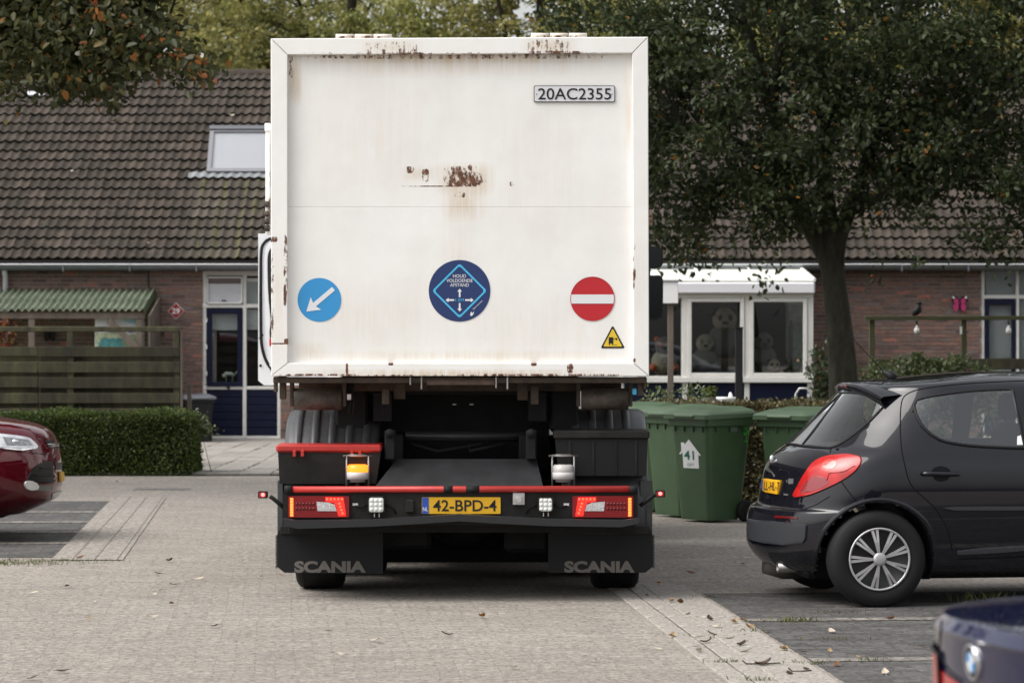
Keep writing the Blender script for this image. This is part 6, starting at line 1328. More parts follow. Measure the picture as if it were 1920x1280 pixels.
# ------------------------------------------------------------------ parked cars
class Body:
    """car body as a stack of rounded plan outlines: keys (z, rear end, front end, half width, rear corner length, front corner length)"""
    def __init__(s, keys, u0, yaw, root, nz=72, nR=26, nS=150, nF=26, ne=2.7, nf=2.6, barrel=.035):
        s.K = np.array(keys, float); s.ne = ne; s.nf = nf; s.barrel = barrel; s.root = Vector(root); s.c = math.cos(yaw); s.sn = math.sin(yaw)
        t = np.linspace(0, len(keys) - 1, nz); s.T = t; k = np.arange(len(keys)); rings = []
        K = np.stack([s.pchip(k, s.K[:, i], t) for i in range(s.K.shape[1])], 1); s.L = K
        for z, aR, aF, w_, rR, rF in K:
            ring = []; 
            for th in np.linspace(0, 1, nR, endpoint=False):
                an = th * math.pi / 2; ring.append((aR + rR * (1 - math.cos(an) ** (2 / ne)), w_ * math.sin(an) ** (2 / ne)))
            for q in np.linspace(0, 1, nS): ring.append((aR + rR + (aF - rF - aR - rR) * q, w_ * (1 + 0 * q)))
            for th in np.linspace(0, 1, nF + 1)[1:]:
                an = (1 - th) * math.pi / 2; ring.append((aF - rF * (1 - math.cos(an) ** (2 / nf)), w_ * math.sin(an) ** (2 / nf)))
            ring = np.array(ring); mid = (ring[:, 0] - aR) / max(aF - aR, .1); ring[:, 1] *= 1 - barrel * (2 * mid - 1) ** 2
            half = ring; full = np.concatenate([np.stack([half[:, 0], -half[:, 1]], 1), np.stack([half[::-1, 0], half[::-1, 1]], 1)[1:-1]])
            rings.append(np.concatenate([full, np.full((len(full), 1), z)], 1))
        s.R = np.array(rings)
        n = s.R.shape[1]; m = s.R.shape[0]
        s.verts = s.R.reshape(-1, 3); s.faces = [(i * n + j, i * n + (j + 1) % n, (i + 1) * n + (j + 1) % n, (i + 1) * n + j) for i in range(m - 1) for j in range(n)]
        s.n = n; s.m = m
    @staticmethod
    def pchip(x, y, t):
        h = np.diff(x); d = np.diff(y) / h; m = np.zeros(len(x)); m[0] = d[0]; m[-1] = d[-1]
        for i in range(1, len(x) - 1): m[i] = 0 if d[i - 1] * d[i] <= 0 else 2 * d[i - 1] * d[i] / (d[i - 1] + d[i])
        i = np.clip(np.searchsorted(x, t, side='right') - 1, 0, len(x) - 2); s_ = (t - x[i]) / h[i]
        return (2 * s_ ** 3 - 3 * s_ ** 2 + 1) * y[i] + (s_ ** 3 - 2 * s_ ** 2 + s_) * h[i] * m[i] + (-2 * s_ ** 3 + 3 * s_ ** 2) * y[i + 1] + (s_ ** 3 - s_ ** 2) * h[i] * m[i + 1]
    def W(s, p): return Vector((s.root.x + p[0] * s.c - p[1] * s.sn, s.root.y + p[0] * s.sn + p[1] * s.c, p[2]))
    def Lc(s, p): d = Vector(p) - s.root; return Vector((d.x * s.c + d.y * s.sn, -d.x * s.sn + d.y * s.c, p[2]))
    def finish(s, cut, parent, mat, wheels=(), archr=.34, name='body'):
        """cut: polygons in photograph pixels (seen side) where the shell is open; the far side is mirrored"""
        Wv = [s.W(p) for p in s.verts]; s.bvh = BVHTree.FromPolygons(Wv, s.faces); keep = []
        cen = np.array([np.mean(s.verts[list(f)], axis=0) for f in s.faces])
        for f, c in zip(s.faces, cen):
            ok = True
            for (a, z, r) in wheels:
                if (c[0] - a) ** 2 + (c[2] - z) ** 2 < r * r and abs(c[1]) > .4: ok = False
            if ok and cut:
                q = PROJ(s.W((c[0], -abs(c[1]), c[2])))
                for poly, mode in cut:
                    if mode == 'side' and abs(c[1]) < .35: continue
                    if mode == 'rear':
                        if c[0] > 1.0 : continue
                        q2 = PROJ(s.W((c[0], c[1], c[2]))) if c[1] < .15 else PROJ(s.W((c[0], -abs(c[1]), c[2])))
                        if inside(poly, q2): ok = False
                        continue
                    if inside(poly, q): ok = False
            if ok: keep.append(f)
        mb = MB(); mb.smooth = True; mb.v = [tuple(p) for p in Wv]; mb.f = list(keep); mb.m = [0] * len(keep); mb.sm = [True] * len(keep)
        mb.smooth = True; top = [s.m * 0 + (s.m - 1) * s.n + j for j in range(s.n)]; mb.f.append(tuple(top)); mb.m.append(0); mb.sm.append(True)
        return mb.build(name, mat, parent)
    def hit(s, x, y, off=0.0):
        d = Vector(((x - 960) / FPX, 1, -(y - HOR) / FPX)).normalized(); o = Vector((0, 0, CAMZ)); loc, nr, i, dist = s.bvh.ray_cast(o, d)
        if loc is None: return None
        if nr.dot(d) > 0: nr = -nr
        return loc + nr * off
    def mirror(s, p): q = s.Lc(p); return s.W((q.x, -q.y, q.z))
    def patch(s, poly, off=.003, rows=22, cols=26, skirt=.006, mir=False):
        """a piece lying on the body whose outline is given in photograph pixels"""
        ys = [p[1] for p in poly]; y0, y1 = min(ys) + .05, max(ys) - .05; g = []
        for i in range(rows + 1):
            y = y0 + (y1 - y0) * i / rows; xs = []
            for (xa, ya), (xb, yb) in zip(poly, poly[1:] + poly[:1]):
                if (ya <= y < yb) or (yb <= y < ya): xs.append(xa + (xb - xa) * (y - ya) / (yb - ya))
            if len(xs) < 2: continue
            a, b = min(xs), max(xs); row = [s.hit(a + (b - a) * j / cols, y, off) for j in range(cols + 1)]
            if any(p is None for p in row):
                good = [p for p in row if p is not None]
                if len(good) < 2: continue
                k0 = next(k for k, p in enumerate(row) if p is not None); k1 = max(k for k, p in enumerate(row) if p is not None)
                row = [row[min(max(k, k0), k1)] or good[-1] for k in range(len(row))]
            g.append(row)
        if mir: g = [[s.mirror(p) for p in r] for r in g]
        i_, j_ = len(g) // 2, len(g[0]) // 2; nn = (g[i_][j_] - g[i_ - 1][j_]).cross(g[i_][j_] - g[i_][j_ - 1]); oc = g[i_][j_] - s.W((2.0, 0, .7))
        if (g[i_][j_] - g[i_][j_ - 1]).cross(g[i_][j_] - g[i_ - 1][j_]).dot(oc) < 0: g = g[::-1]
        mb = MB(); mb.smooth = True; mb.grid(g)
        if skirt:
            rim = g[0] + [r[-1] for r in g[1:]] + g[-1][::-1][1:] + [r[0] for r in g[::-1][1:-1]]; c = sum((Vector(p) for p in rim), Vector()) / len(rim)
            inn = [p + (s.W((1.8, 0, .8)) - p).normalized() * skirt for p in rim]; n = len(rim); mb.smooth = False
            mb.add(rim + inn, [(k, (k + 1) % n, n + (k + 1) % n, n + k) for k in range(n)])
        return mb
    def line(s, pts, r, off=.0, closed=False, n=6, mir=False, dens=4):
        P_ = []
        L_ = list(pts) + ([pts[0]] if closed else [])
        for (xa, ya), (xb, yb) in zip(L_, L_[1:]):
            for k in range(dens): P_.append((xa + (xb - xa) * k / dens, ya + (yb - ya) * k / dens))
        if not closed: P_.append(L_[-1])
        h = [s.hit(x, y, off) for x, y in P_]; h = [p for p in h if p is not None]
        if mir: h = [s.mirror(p) for p in h]
        mb = MB(); mb.smooth = True; mb.tube(h, r, n, closed=closed); return mb
def inside(poly, q):
    x, y = q; c = False
    for (xa, ya), (xb, yb) in zip(poly, poly[1:] + poly[:1]):
        if (ya > y) != (yb > y) and x < (xb - xa) * (y - ya) / (yb - ya) + xa: c = not c
    return c
def spline2(pts, sub=4, closed=True):
    v = [Vector(p) for p in pts]; n = len(v); out = []
    for i in range(n if closed else n - 1):
        g_ = (lambda k: v[k % n]) if closed else (lambda k: v[min(max(k, 0), n - 1)])
        p0, p1, p2, p3 = g_(i - 1), g_(i), g_(i + 1), g_(i + 2)
        for k in range(sub): t = k / sub; q = .5 * ((2 * p1) + (p2 - p0) * t + (2 * p0 - 5 * p1 + 4 * p2 - p3) * t * t + (3 * p1 - p0 - 3 * p2 + p3) * t ** 3); out.append((q.x, q.y))
    if not closed: out.append(tuple(v[-1]))
    return out
def car_paint(name, col, flake=.0, rough=.28): return M(name, col, rough, coat=1.0, spec=.0, var=.06, scale=2)
m_trim = M('black_trim', (.014, .014, .015), .5); m_seam = M('panel_gap', (.004, .004, .004), .9)
m_cargl = glass('car_glass', (.86, .9, .88), refl=1.5); m_seat = M('seat_fabric', (.03, .03, .033), .9); m_alu = M('silver_hubcap', (.48, .47, .48), .38, .55, var=.1, scale=10)

def car_wheel(B, a, y, r, w_, par, spokes=9, cap=True):
    """wheel at rear-based position a, outer face at y (negative: seen side)"""
    sg_ = -1 if y < 0 else 1; axis = Vector(B.W((0, sg_, 0)) - B.W((0, 0, 0))); c = B.W((a, y, r)); q = MB(); q.smooth = True
    q.lathe([(r * .62, -.02), (r * .66, 0), (r * .8, .004), (r * .94, -.006), (r * .985, -.025), (r, -.05), (r, -w_ + .04), (r * .97, -w_ + .015), (r * .8, -w_), (r * .6, -w_ + .01)], c, axis, 48); t = q.build('wheel', m_rubber, par)
    if not cap: return t
    R_ = r * .645
    q = MB(); q.smooth = True; q.lathe([(R_, -.012), (R_, .004), (R_ * .965, .006), (R_ * .93, -.004), (R_ * .9, -.03), (0, -.035)], c, axis, 48); rim = q.build('hubcap', M('hubcap_dark', (.05, .05, .052), .5, .3), t)
    q = MB(); q.smooth = True; q.lathe([(R_, .0), (R_ * 1.0, .006), (R_ * .96, .009), (R_ * .93, .002)], c, axis, 48); q.build('rim_ring', m_alu, rim)
    u = axis.orthogonal().normalized() if False else Vector((0, 0, 1)); w2 = axis.cross(u)
    for k in range(spokes):
        for d_ in (-.085, .085):
            an = 2 * math.pi * k / spokes + .17; q = MB()
            pts = []
            for rr, hw, h in ((R_ * .2, .006, .012), (R_ * .55, .0085, .012), (R_ * .93, .0105, .004)):
                ang = an + d_ * (.55 + .45 * rr / R_) ; e = math.cos(ang) * u + math.sin(ang) * w2; f = -math.sin(ang) * u + math.cos(ang) * w2; pts.append([c + e * rr + f * hw + axis * (h - .012), c + e * rr + f * hw * .8 + axis * h, c + e * rr - f * hw * .8 + axis * h, c + e * rr - f * hw + axis * (h - .012)])
            q.grid(pts); q.build('spoke', m_alu, rim)
    q = MB(); q.smooth = True; q.lathe([(R_ * .22, .006), (R_ * .2, .016), (R_ * .13, .02), (0, .02)], c, axis, 20); q.build('centre_cap', m_alu, rim); return t
def arch(B, a, z, r0, r1, par, mat, side=-1, y_in=.5):
    """lip and liner of a wheel arch"""
    q = MB(); q.smooth = True; rows = []
    def ysurf(aa, zz):
        k = np.array([np.interp(zz, B.L[:, 0], B.L[:, i]) for i in range(6)]); aR, aF, w_, rR, rF = k[1:]
        y = w_; u_ = (aR + rR - aa) / rR
        if u_ > 0: y = w_ * max(0, 1 - min(1, u_) ** B.ne) ** (1 / B.ne)
        v_ = (aa - (aF - rF)) / rF
        if v_ > 0: y = w_ * max(0, 1 - min(1, v_) ** B.nf) ** (1 / B.nf)
        mid = (aa - aR) / (aF - aR); return y * (1 - B.barrel * (2 * mid - 1) ** 2)
    N = 40
    for k in range(N + 1):
        t = R(-28 + 236 * k / N); row = []
        for rr, off in ((r1, .0005), ((r0 + r1) / 2, .005), (r0, .004), (r0 - .008, -.02)):
            aa = a + rr * math.cos(t); zz = max(.17, z + rr * math.sin(t)); row.append(B.W((aa, side * (ysurf(aa, zz) + off), zz)))
        row.append(B.W((a + (r0 - .005) * math.cos(t), side * y_in, max(.17, z + (r0 - .005) * math.sin(t))))); rows.append(row)
    q.grid([r[:4] for r in rows]); lip = q.build('wheel_arch', mat, par)
    q = MB(); q.smooth = True; q.grid([r[3:] for r in rows]); q.build('arch_liner', m_trim, lip); return lip

# ---------------- black hatchback
yaw = R(8.0); u_ = Vector((math.cos(yaw), math.sin(yaw), 0)); v_ = Vector((-math.sin(yaw), math.cos(yaw), 0))
W0 = Vector((PX(1650, 19.85), 19.85, 0)); AXL = .64; rootH = W0 - u_ * AXL + v_ * .855
hb_ = thing('hatchback_car', 'black hatchback parked on the right with its red tail lamp towards the truck', 'car', rootH)
m_blk = car_paint('black_car_paint', (.0075, .0075, .011))
keys = [  # z, aR, aF, w, rR, rF
    (.19, .24, 3.86, .72, .5, .6), (.215, .13, 3.95, .775, .62, .7), (.27, .055, 4.0, .815, .66, .75), (.38, .0, 4.03, .845, .66, .78), (.5, .004, 4.03, .862, .66, .8), (.595, .03, 4.01, .868, .64, .82), (.62, .075, 4.0, .869, .6, .85),
    (.72, .1, 3.93, .87, .58, .95), (.85, .13, 3.7, .862, .57, 1.1), (.93, .18, 3.3, .85, .6, .95), (.985, .25, 3.05, .83, .62, .75), (1.0, .275, 3.0, .822, .62, .72), (1.1, .38, 2.86, .775, .62, .62), (1.2, .475, 2.72, .73, .6, .56), (1.3, .57, 2.56, .685, .58, .52),
    (1.36, .625, 2.44, .65, .55, .5), (1.39, .655, 2.36, .625, .5, .5), (1.415, .78, 2.25, .59, .42, .52), (1.44, .98, 2.12, .53, .45, .5), (1.462, 1.2, 1.98, .44, .4, .4), (1.478, 1.4, 1.85, .3, .2, .2), (1.483, 1.55, 1.72, .12, .08, .08)]
Bh = Body(keys, 0, yaw, rootH, nz=110, ne=2.3)
sidewin = spline2([(1714, 762), (1716, 755), (1726, 747.5), (1770, 739), (1830, 732.5), (1896, 729.5)], 4, False)[:-1] + [(1896.5, 729.5), (1899, 732), (1921, 838)] + spline2([(1920, 839.5), (1880, 838.5), (1820, 835), (1775, 828), (1750, 817), (1730, 799), (1718, 778)], 4, False)
rearwin = spline2([(1578, 737), (1610, 738), (1640, 748), (1656, 760)], 4, False) + spline2([(1655, 764), (1630, 790), (1600, 815), (1575, 832), (1560, 838)], 4, False) + spline2([(1555, 839), (1530, 838), (1500, 835), (1478, 831)], 4, False)
frontwin = [(1934, 731), (2080, 738), (2170, 800), (2185, 832), (2060, 840), (1950, 839)]
bodyH = Bh.finish([(sidewin, 'side'), (frontwin, 'side'), (rearwin, 'rear')], hb_, m_blk, wheels=((AXL, .31, .362), (AXL + 2.54, .31, .362)))
# glazing
for mir in (False, True):
    Bh.patch(sidewin, .002, 30, 30, 0, mir).build('side_window', m_cargl, hb_); Bh.line(sidewin, .011, .0, True, mir=mir, dens=1).build('window_seal', m_trim, hb_)
    Bh.patch(frontwin, .002, 14, 14, 0, mir).build('side_window', m_cargl, hb_); Bh.line(frontwin, .011, .0, True, mir=mir).build('window_seal', m_trim, hb_)
rw = Bh.patch(rearwin, .003, 34, 34, 0); rwo = rw.build('rear_window', m_cargl, hb_)
Bh.patch(rearwin, .003, 34, 34, 0, True).build('rear_window_far_half', m_cargl, rwo)
Bh.line(rearwin, .01, .0, True, dens=1).build('rear_window_seal', m_trim, rwo); Bh.line(rearwin, .01, .0, True, dens=1, mir=True).build('rear_window_seal', m_trim, rwo)
# wedge of dark trim at the lower corner of the rear window
# roof spoiler
sp = MB(); sp.smooth = True; rows = []
for k in range(25):
    y = -.575 + 1.15 * k / 24; e = abs(y) / .575; back = .615 + .1 * e ** 2.5; zz = 1.425 - .085 * e ** 2.6
    rows.append([Bh.W((a_, y, z_)) for a_, z_ in ((back + .3, zz + .008 - .02 * e * e), (back + .12, zz + .0), (back + .02, zz - .012), (back, zz - .028), (back + .012, zz - .055), (back + .1, zz - .06), (back + .2, zz - .07))])
sp.grid(rows); spo = sp.build('roof_spoiler', m_blk, hb_)
q = MB(); q.box((0, 0, 0), (.02, .18, .02), .004); vs = [Bh.W((p[0] + .613, p[1] - .09, p[2] + 1.376)) for p in q.v]; q.v = [tuple(p) for p in vs]; q.build('high_brake_lamp', M('dark_red_lens', (.09, .006, .008), .15, coat=.4), spo)
# antenna
q = MB(); q.smooth = True; ab = Bh.hit(1668, 703) or P(1668, 705, 20.8); q.tube([ab + Vector((.02, 0, -.02)), ab + Vector((.0, 0, .012)), ab + Vector((-.05, 0, .03))], [.045, .03, .008], 10); an = q.build('antenna', m_trim, hb_)
q = MB(); q.tube([ab + Vector((-.03, 0, .02)), ab + Vector((-.29, 0, .3))], [.0045, .0025], 6); q.build('antenna_rod', m_trim, an)
# tail lamp, seen side and far side
tailp = spline2([(1489, 931), (1498, 910), (1509, 890), (1528, 866), (1556, 855), (1592, 852.5), (1609, 857), (1614, 864), (1606, 880), (1583, 898), (1552, 914), (1517, 928)], 4)
m_tail = M('red_tail_lens', (.4, .008, .008), .2, coat=.2, var=.25, scale=14)
for mir in (False, True):
    tl = Bh.patch(tailp, .012, 26, 30, .02, mir).build('tail_lamp', m_tail, hb_)
    if not mir:
        Bh.patch([(1502, 925), (1512, 904), (1530, 892), (1552, 896), (1556, 906), (1545, 914), (1520, 923)], .0135, 12, 16, 0).build('dark_lens', M('smoked_red_lens', (.22, .008, .012), .12, coat=.7), tl)
        Bh.patch(spline2([(1543, 872), (1550, 864), (1560, 862), (1568, 866), (1569, 874), (1561, 880), (1550, 880)], 3), .0135, 10, 12, 0).build('reflector_dish', M('bright_red_lens', (.75, .05, .04), .1, coat=.7), tl)
        Bh.line([(1552, 901), (1556, 888), (1585, 884), (1604, 874)], .003, .013).build('lens_rib', M('lens_rib_red', (.3, .01, .01), .2), tl)
        Bh.line(tailp, .005, .002, True, dens=1).build('lamp_gasket', m_trim, tl)
# bumper rubbing strip, panel gaps, mouldings, door handle
bumpst = [(1404.5, 973), (1440, 976), (1490, 981), (1512, 983), (1513, 986), (1511, 1010), (1505, 1018), (1470, 1021), (1430, 1017), (1408, 1010), (1404, 996)]
Bh.patch(bumpst, .016, 14, 24, .02).build('bumper_strip', M('grey_black_plastic', (.035, .037, .042), .45, bump=.1), hb_)
Bh.line([(1430, 950), (1460, 956), (1500, 957), (1530, 946), (1556, 930)], .003, .0).build('panel_gap', m_seam, hb_)
Bh.line([(1578, 903), (1590, 920), (1606, 940)], .0035, .0).build('panel_gap', m_seam, hb_)
Bh.line([(1559, 840), (1556, 848)], .0035, .0).build('panel_gap', m_seam, hb_)
doorl = spline2([(1921, 713.5), (1860, 716), (1800, 720), (1740, 727), (1710, 734), (1694, 745), (1689, 765), (1688, 800), (1690, 840), (1696, 870), (1704, 900), (1716, 918), (1735, 935), (1755, 955), (1775, 990), (1785, 1030)], 4, False)
Bh.line(doorl, .004, .0, dens=1).build('door_gap', m_seam, hb_)
Bh.line([(1790, 1047), (1850, 1046), (1920, 1043)], .004).build('sill_gap', m_seam, hb_)
Bh.patch([(1766, 951.5), (1800, 949.5), (1921, 949.5), (1921, 956), (1790, 956)], .012, 6, 20, .014).build('side_moulding', M('shiny_black_moulding', (.03, .03, .035), .25, coat=.5), hb_)
Bh.patch([(1792, 1033), (1850, 1027), (1921, 1023), (1921, 1031), (1850, 1036), (1795, 1038)], .016, 6, 20, .02).build('sill_moulding', M('shiny_sill', (.035, .035, .042), .22, coat=.6), hb_)
Bh.patch(spline2([(1747, 884), (1752, 876), (1764, 873), (1777, 877), (1783, 886), (1777, 899), (1764, 903), (1752, 898)], 3), .0015, 14, 16, 0).build('handle_recess', M('handle_recess_dark', (.004, .004, .005), .5), hb_)
h0 = [Bh.hit(x, y, .03) for x, y in ((1731, 888), (1745, 888), (1764, 888.5), (1785, 889), (1795, 889))]; q = MB(); q.smooth = True; q.tube([Bh.hit(1729, 888, .006)] + h0 + [Bh.hit(1797, 889, .006)], [.012, .015, .015, .015, .015, .014, .01], 10); q.build('door_handle', m_blk, hb_)
# licence plate and badges on the tailgate
lpx = [(1434, 897), (1467, 897.5), (1460, 927), (1432, 922)]
lpH = Bh.patch(lpx, .012, 8, 10, .012).build('licence_plate', M('small_plate_yellow', (.7, .36, .01), .4), hb_, 'yellow licence plate seen at a sharp angle')
Bh.patch([(1431.5, 900), (1434, 897), (1433.5, 921), (1431.2, 920)], .014, 6, 3, 0).build('blue_band', M('plate_blue2', (.02, .06, .4), .4), lpH)
q = MB()
def plate_pt(s_, t_): return Bh.hit(lpx[0][0] + (lpx[1][0] - lpx[0][0]) * s_ + (lpx[3][0] - lpx[0][0]) * (1 - t_), 898.5 + (27 - 2 * (1 - s_)) * (1 - t_), .0145)
v, f = text_geo('LL-HL-7', .01); vs = [plate_pt(.1 + .85 * p[0], .18 + .62 * p[1]) for p in v]
if all(p is not None for p in vs): q.add(vs, f).build('lettering', m_ink, lpH)
for pts, nm in (([(1479, 897), (1488, 897), (1487, 907), (1479, 907)], 'model_badge'), ([(1470, 925), (1479, 926), (1478, 929), (1470, 928)], 'badge')): Bh.patch(pts, .004, 4, 4, .003).build(nm, M('chrome_badge', (.45, .45, .46), .3, .8), hb_)
lion = Bh.hit(1449, 862, .006)
if lion: q = MB(); blob(q, lion, (.02, .012, .03)); q.build('emblem', m_steel, hb_)
# rear wiper
wp = [Bh.hit(x, y, .022) for x, y in ((1476, 826), (1490, 823), (1510, 826), (1534, 834))]
if all(wp): q = MB(); q.smooth = True; q.tube(wp, [.02, .018, .013, .007], 8); q.build('rear_wiper', m_trim, hb_)
# exhaust, tow cover, reflector
q = MB(); q.smooth = True; ec = Bh.W((.1, -.32, .225)); q.lathe([(.034, 0), (.034, .12), (.028, .12), (.028, 0.02), (0, .02)], ec + u_ * .12, -u_, 18); q.build('exhaust', M('dirty_chrome', (.3, .29, .28), .35, .9), hb_)
q = MB(); q.smooth = True; q.tube([Bh.W((.45, .15, .2)), Bh.W((.25, .15, .2)), Bh.W((.12, .15, .22))], [.09, .09, .07], 14); q.build('silencer', M('dull_steel', (.12, .11, .1), .6, .5), hb_)
Bh.patch([(1452, 966), (1496, 969), (1495, 973), (1452, 971)], .004, 4, 8, .002).build('bumper_reflector', M('reflector_red', (.1, .005, .006), .2), hb_)
# wheels, arches, floor pan, interior
for a in (AXL, AXL + 2.54):
    for sd in (-1, 1):
        car_wheel(Bh, a, sd * .845, .31, .2, hb_); arch(Bh, a, .31, .364, .39, hb_, m_blk, sd)
q = MB()
def carbox(mb, B, a0, a1, y0, y1, z0, z1, bev=.03):
    t = MB().box((a0, y0, z0), (a1, y1, z1), bev); return mb.add([B.W(p) for p in t.v], t.f)
carbox(q, Bh, .95, 3.0, -.68, .68, .17, .3); carbox(q, Bh, .25, 3.9, -.45, .45, .16, .3); q.build('floor_pan', m_trim, hb_)
for y in (-.36, .36):
    q = MB(); carbox(q, Bh, 1.9, 2.4, y - .25, y + .25, .45, .62, .06); carbox(q, Bh, 1.78, 1.95, y - .24, y + .24, .55, 1.13, .06); carbox(q, Bh, 1.8, 1.9, y - .13, y + .13, 1.15, 1.33, .04); q.build('front_seat', m_seat, hb_)
q = MB(); carbox(q, Bh, 1.05, 1.5, -.62, .62, .4, .58, .06); carbox(q, Bh, .95, 1.08, -.62, .62, .5, 1.02, .05)
for y in (-.38, .38): carbox(q, Bh, .97, 1.06, y - .12, y + .12, 1.03, 1.2, .03)
q.build('rear_seat', m_seat, hb_)
q = MB(); carbox(q, Bh, 2.75, 3.2, -.66, .66, .6, .9, .08); q.build('dashboard', m_trim, hb_)
q = MB(); q.add([Bh.W((a_, y_, 1.0)) for a_, y_ in ((.42, -.6), (.95, -.66), (.95, .66), (.42, .6))], [(0, 1, 2, 3)]); q.build('parcel_shelf', m_seat, hb_)
# pillar between the doors
pil = [(1901, 729), (1934, 730.5), (1950, 839), (1922, 839)]
Bh.patch([(1907, 818), (1913, 816), (1917, 818), (1918, 834), (1915, 834), (1914, 824), (1911, 824), (1911, 834), (1906.5, 834)], .004, 12, 6, 0).build('window_sticker', m_sticker, hb_)

# ---------------- red SUV at the left edge
yawR = R(1.0); DR = 25.6; noseX = PX(113, DR + .9); LR = 4.5
rootR = Vector((noseX - LR, DR + .92, 0))
su = thing('red_suv', 'dark red car whose nose and headlight show at the left edge', 'car', rootR); m_redcar = car_paint('dark_red_paint', (.08, .003, .008))
keys = [(.22, .3, 4.2, .75, .4, .75), (.26, .2, 4.3, .8, .45, .8), (.32, .1, 4.415, .85, .5, .78), (.38, .03, 4.47, .88, .55, .7), (.46, .0, 4.485, .9, .55, .62), (.56, .0, 4.48, .91, .55, .6), (.68, .02, 4.475, .915, .55, .62), (.78, .05, 4.455, .91, .55, .72), (.86, .07, 4.425, .9, .55, .86), (.92, .1, 4.37, .89, .55, .95), (.96, .12, 4.28, .88, .55, .98), (1.0, .14, 4.1, .87, .5, .95), (1.04, .16, 3.8, .86, .5, .8), (1.08, .18, 3.4, .84, .5, .6), (1.12, .2, 3.15, .82, .5, .5), (1.3, .35, 2.8, .76, .45, .45), (1.5, .5, 2.4, .68, .4, .4), (1.6, .6, 2.15, .6, .4, .4), (1.66, .8, 1.9, .45, .3, .3), (1.69, 1.1, 1.6, .2, .15, .15)]
Br = Body(keys, 0, yawR, rootR, nz=90, nF=40, nf=2.5); Br.finish(None, su, m_redcar, wheels=((LR - .9, .35, .37), (.95, .35, .37)))
def rpatch(nm, poly, mat, par=su, off=.006, rows=14, cols=16, skirt=.01): 
    try: return Br.patch(poly, off, rows, cols, skirt).build(nm, mat, par)
    except Exception as e: print('patch failed', nm, e); return None
m_head = M('headlamp_lens', (.55, .57, .6), .1, coat=1.0, var=.35, scale=9); m_chrome = M('chrome', (.7, .7, .72), .15, 1.0); m_grille = M('black_grille', (.01, .01, .011), .35)
hl_ = rpatch('headlamp', spline2([(-25, 812), (0, 814), (30, 817), (52, 821), (62, 828), (70, 838), (60, 842), (30, 843), (0, 840), (-25, 838)], 3), m_head, off=.01, rows=18, cols=24, skirt=.02)
rpatch('lamp_bezel', [(4, 820), (52, 825), (60, 836), (12, 836)], M('lamp_reflector', (.28, .29, .3), .25, .4, var=.5, scale=25), hl_, .012, 8, 12, 0)
rpatch('lamp_chrome', [(0, 838), (40, 842), (70, 838.5), (70, 841), (40, 845.5), (0, 841)], m_chrome, hl_, .012, 4, 14, 0)
q = Br.hit(27, 829, .012)
if q: t = MB(); blob(t, q, (.028, .014, .02)); t.build('lamp_bulb', m_chrome, hl_)
gr_ = rpatch('grille', [(82, 826), (98, 824), (108, 836), (108, 841), (95, 840)], m_grille, off=.006)
rpatch('grille_bar', [(86, 832), (108, 831), (110, 836), (90, 839)], m_chrome, gr_, .012, 5, 8, .006)
rpatch('lower_intake', [(57, 884), (68, 872), (80, 866), (98, 863), (99, 905), (70, 904), (50, 900)], m_grille, off=.006)
for y in (877, 890, 902): Br.line([(62 if y > 880 else 74, y), (98, y + 1)], .006, .012).build('intake_slat', m_trim, su)
rpatch('front_grille', [(102, 868), (116, 866), (117.5, 880), (104, 880)], m_grille, off=.006)
rpatch('number_plate', [(109.5, 882), (117.5, 880), (118.2, 901), (110.5, 904)], M('plate_edge_on', (.5, .3, .03), .4), off=.02, rows=6, cols=5, skirt=.015)
fg = rpatch('fog_lamp', spline2([(46, 908), (50, 901), (62, 902), (71, 910), (68, 917), (52, 917)], 3), M('fog_lens', (.6, .6, .6), .12, coat=.8), off=.012, skirt=.015)
rpatch('fog_bezel', [(70, 909), (98, 909), (97, 919), (66, 919)], M('dull_bezel', (.13, .13, .13), .4, .5), off=.008)
rpatch('skid_plate', [(97, 925), (112, 919), (120, 914), (120, 921), (110, 930), (97, 934)], M('silver_skid', (.4, .4, .41), .3, .6), off=.008, skirt=.015)
Br.line([(-10, 843), (20, 846), (60, 849), (95, 852)], .003).build('panel_gap', m_seam, su); Br.line([(-20, 795), (20, 796), (55, 806), (82, 824)], .003).build('bonnet_gap', m_seam, su)
for a, z in ((LR - .9, .35), (.95, .35)):
    for sd in (-1, 1): car_wheel(Br, a, sd * .89, .345, .22, su, cap=(sd < 0)); arch(Br, a, z, .375, .42, su, m_trim, sd)
q = MB(); carbox(q, Br, .4, 4.1, -.5, .5, .2, .4); q.build('floor_pan', m_trim, su)

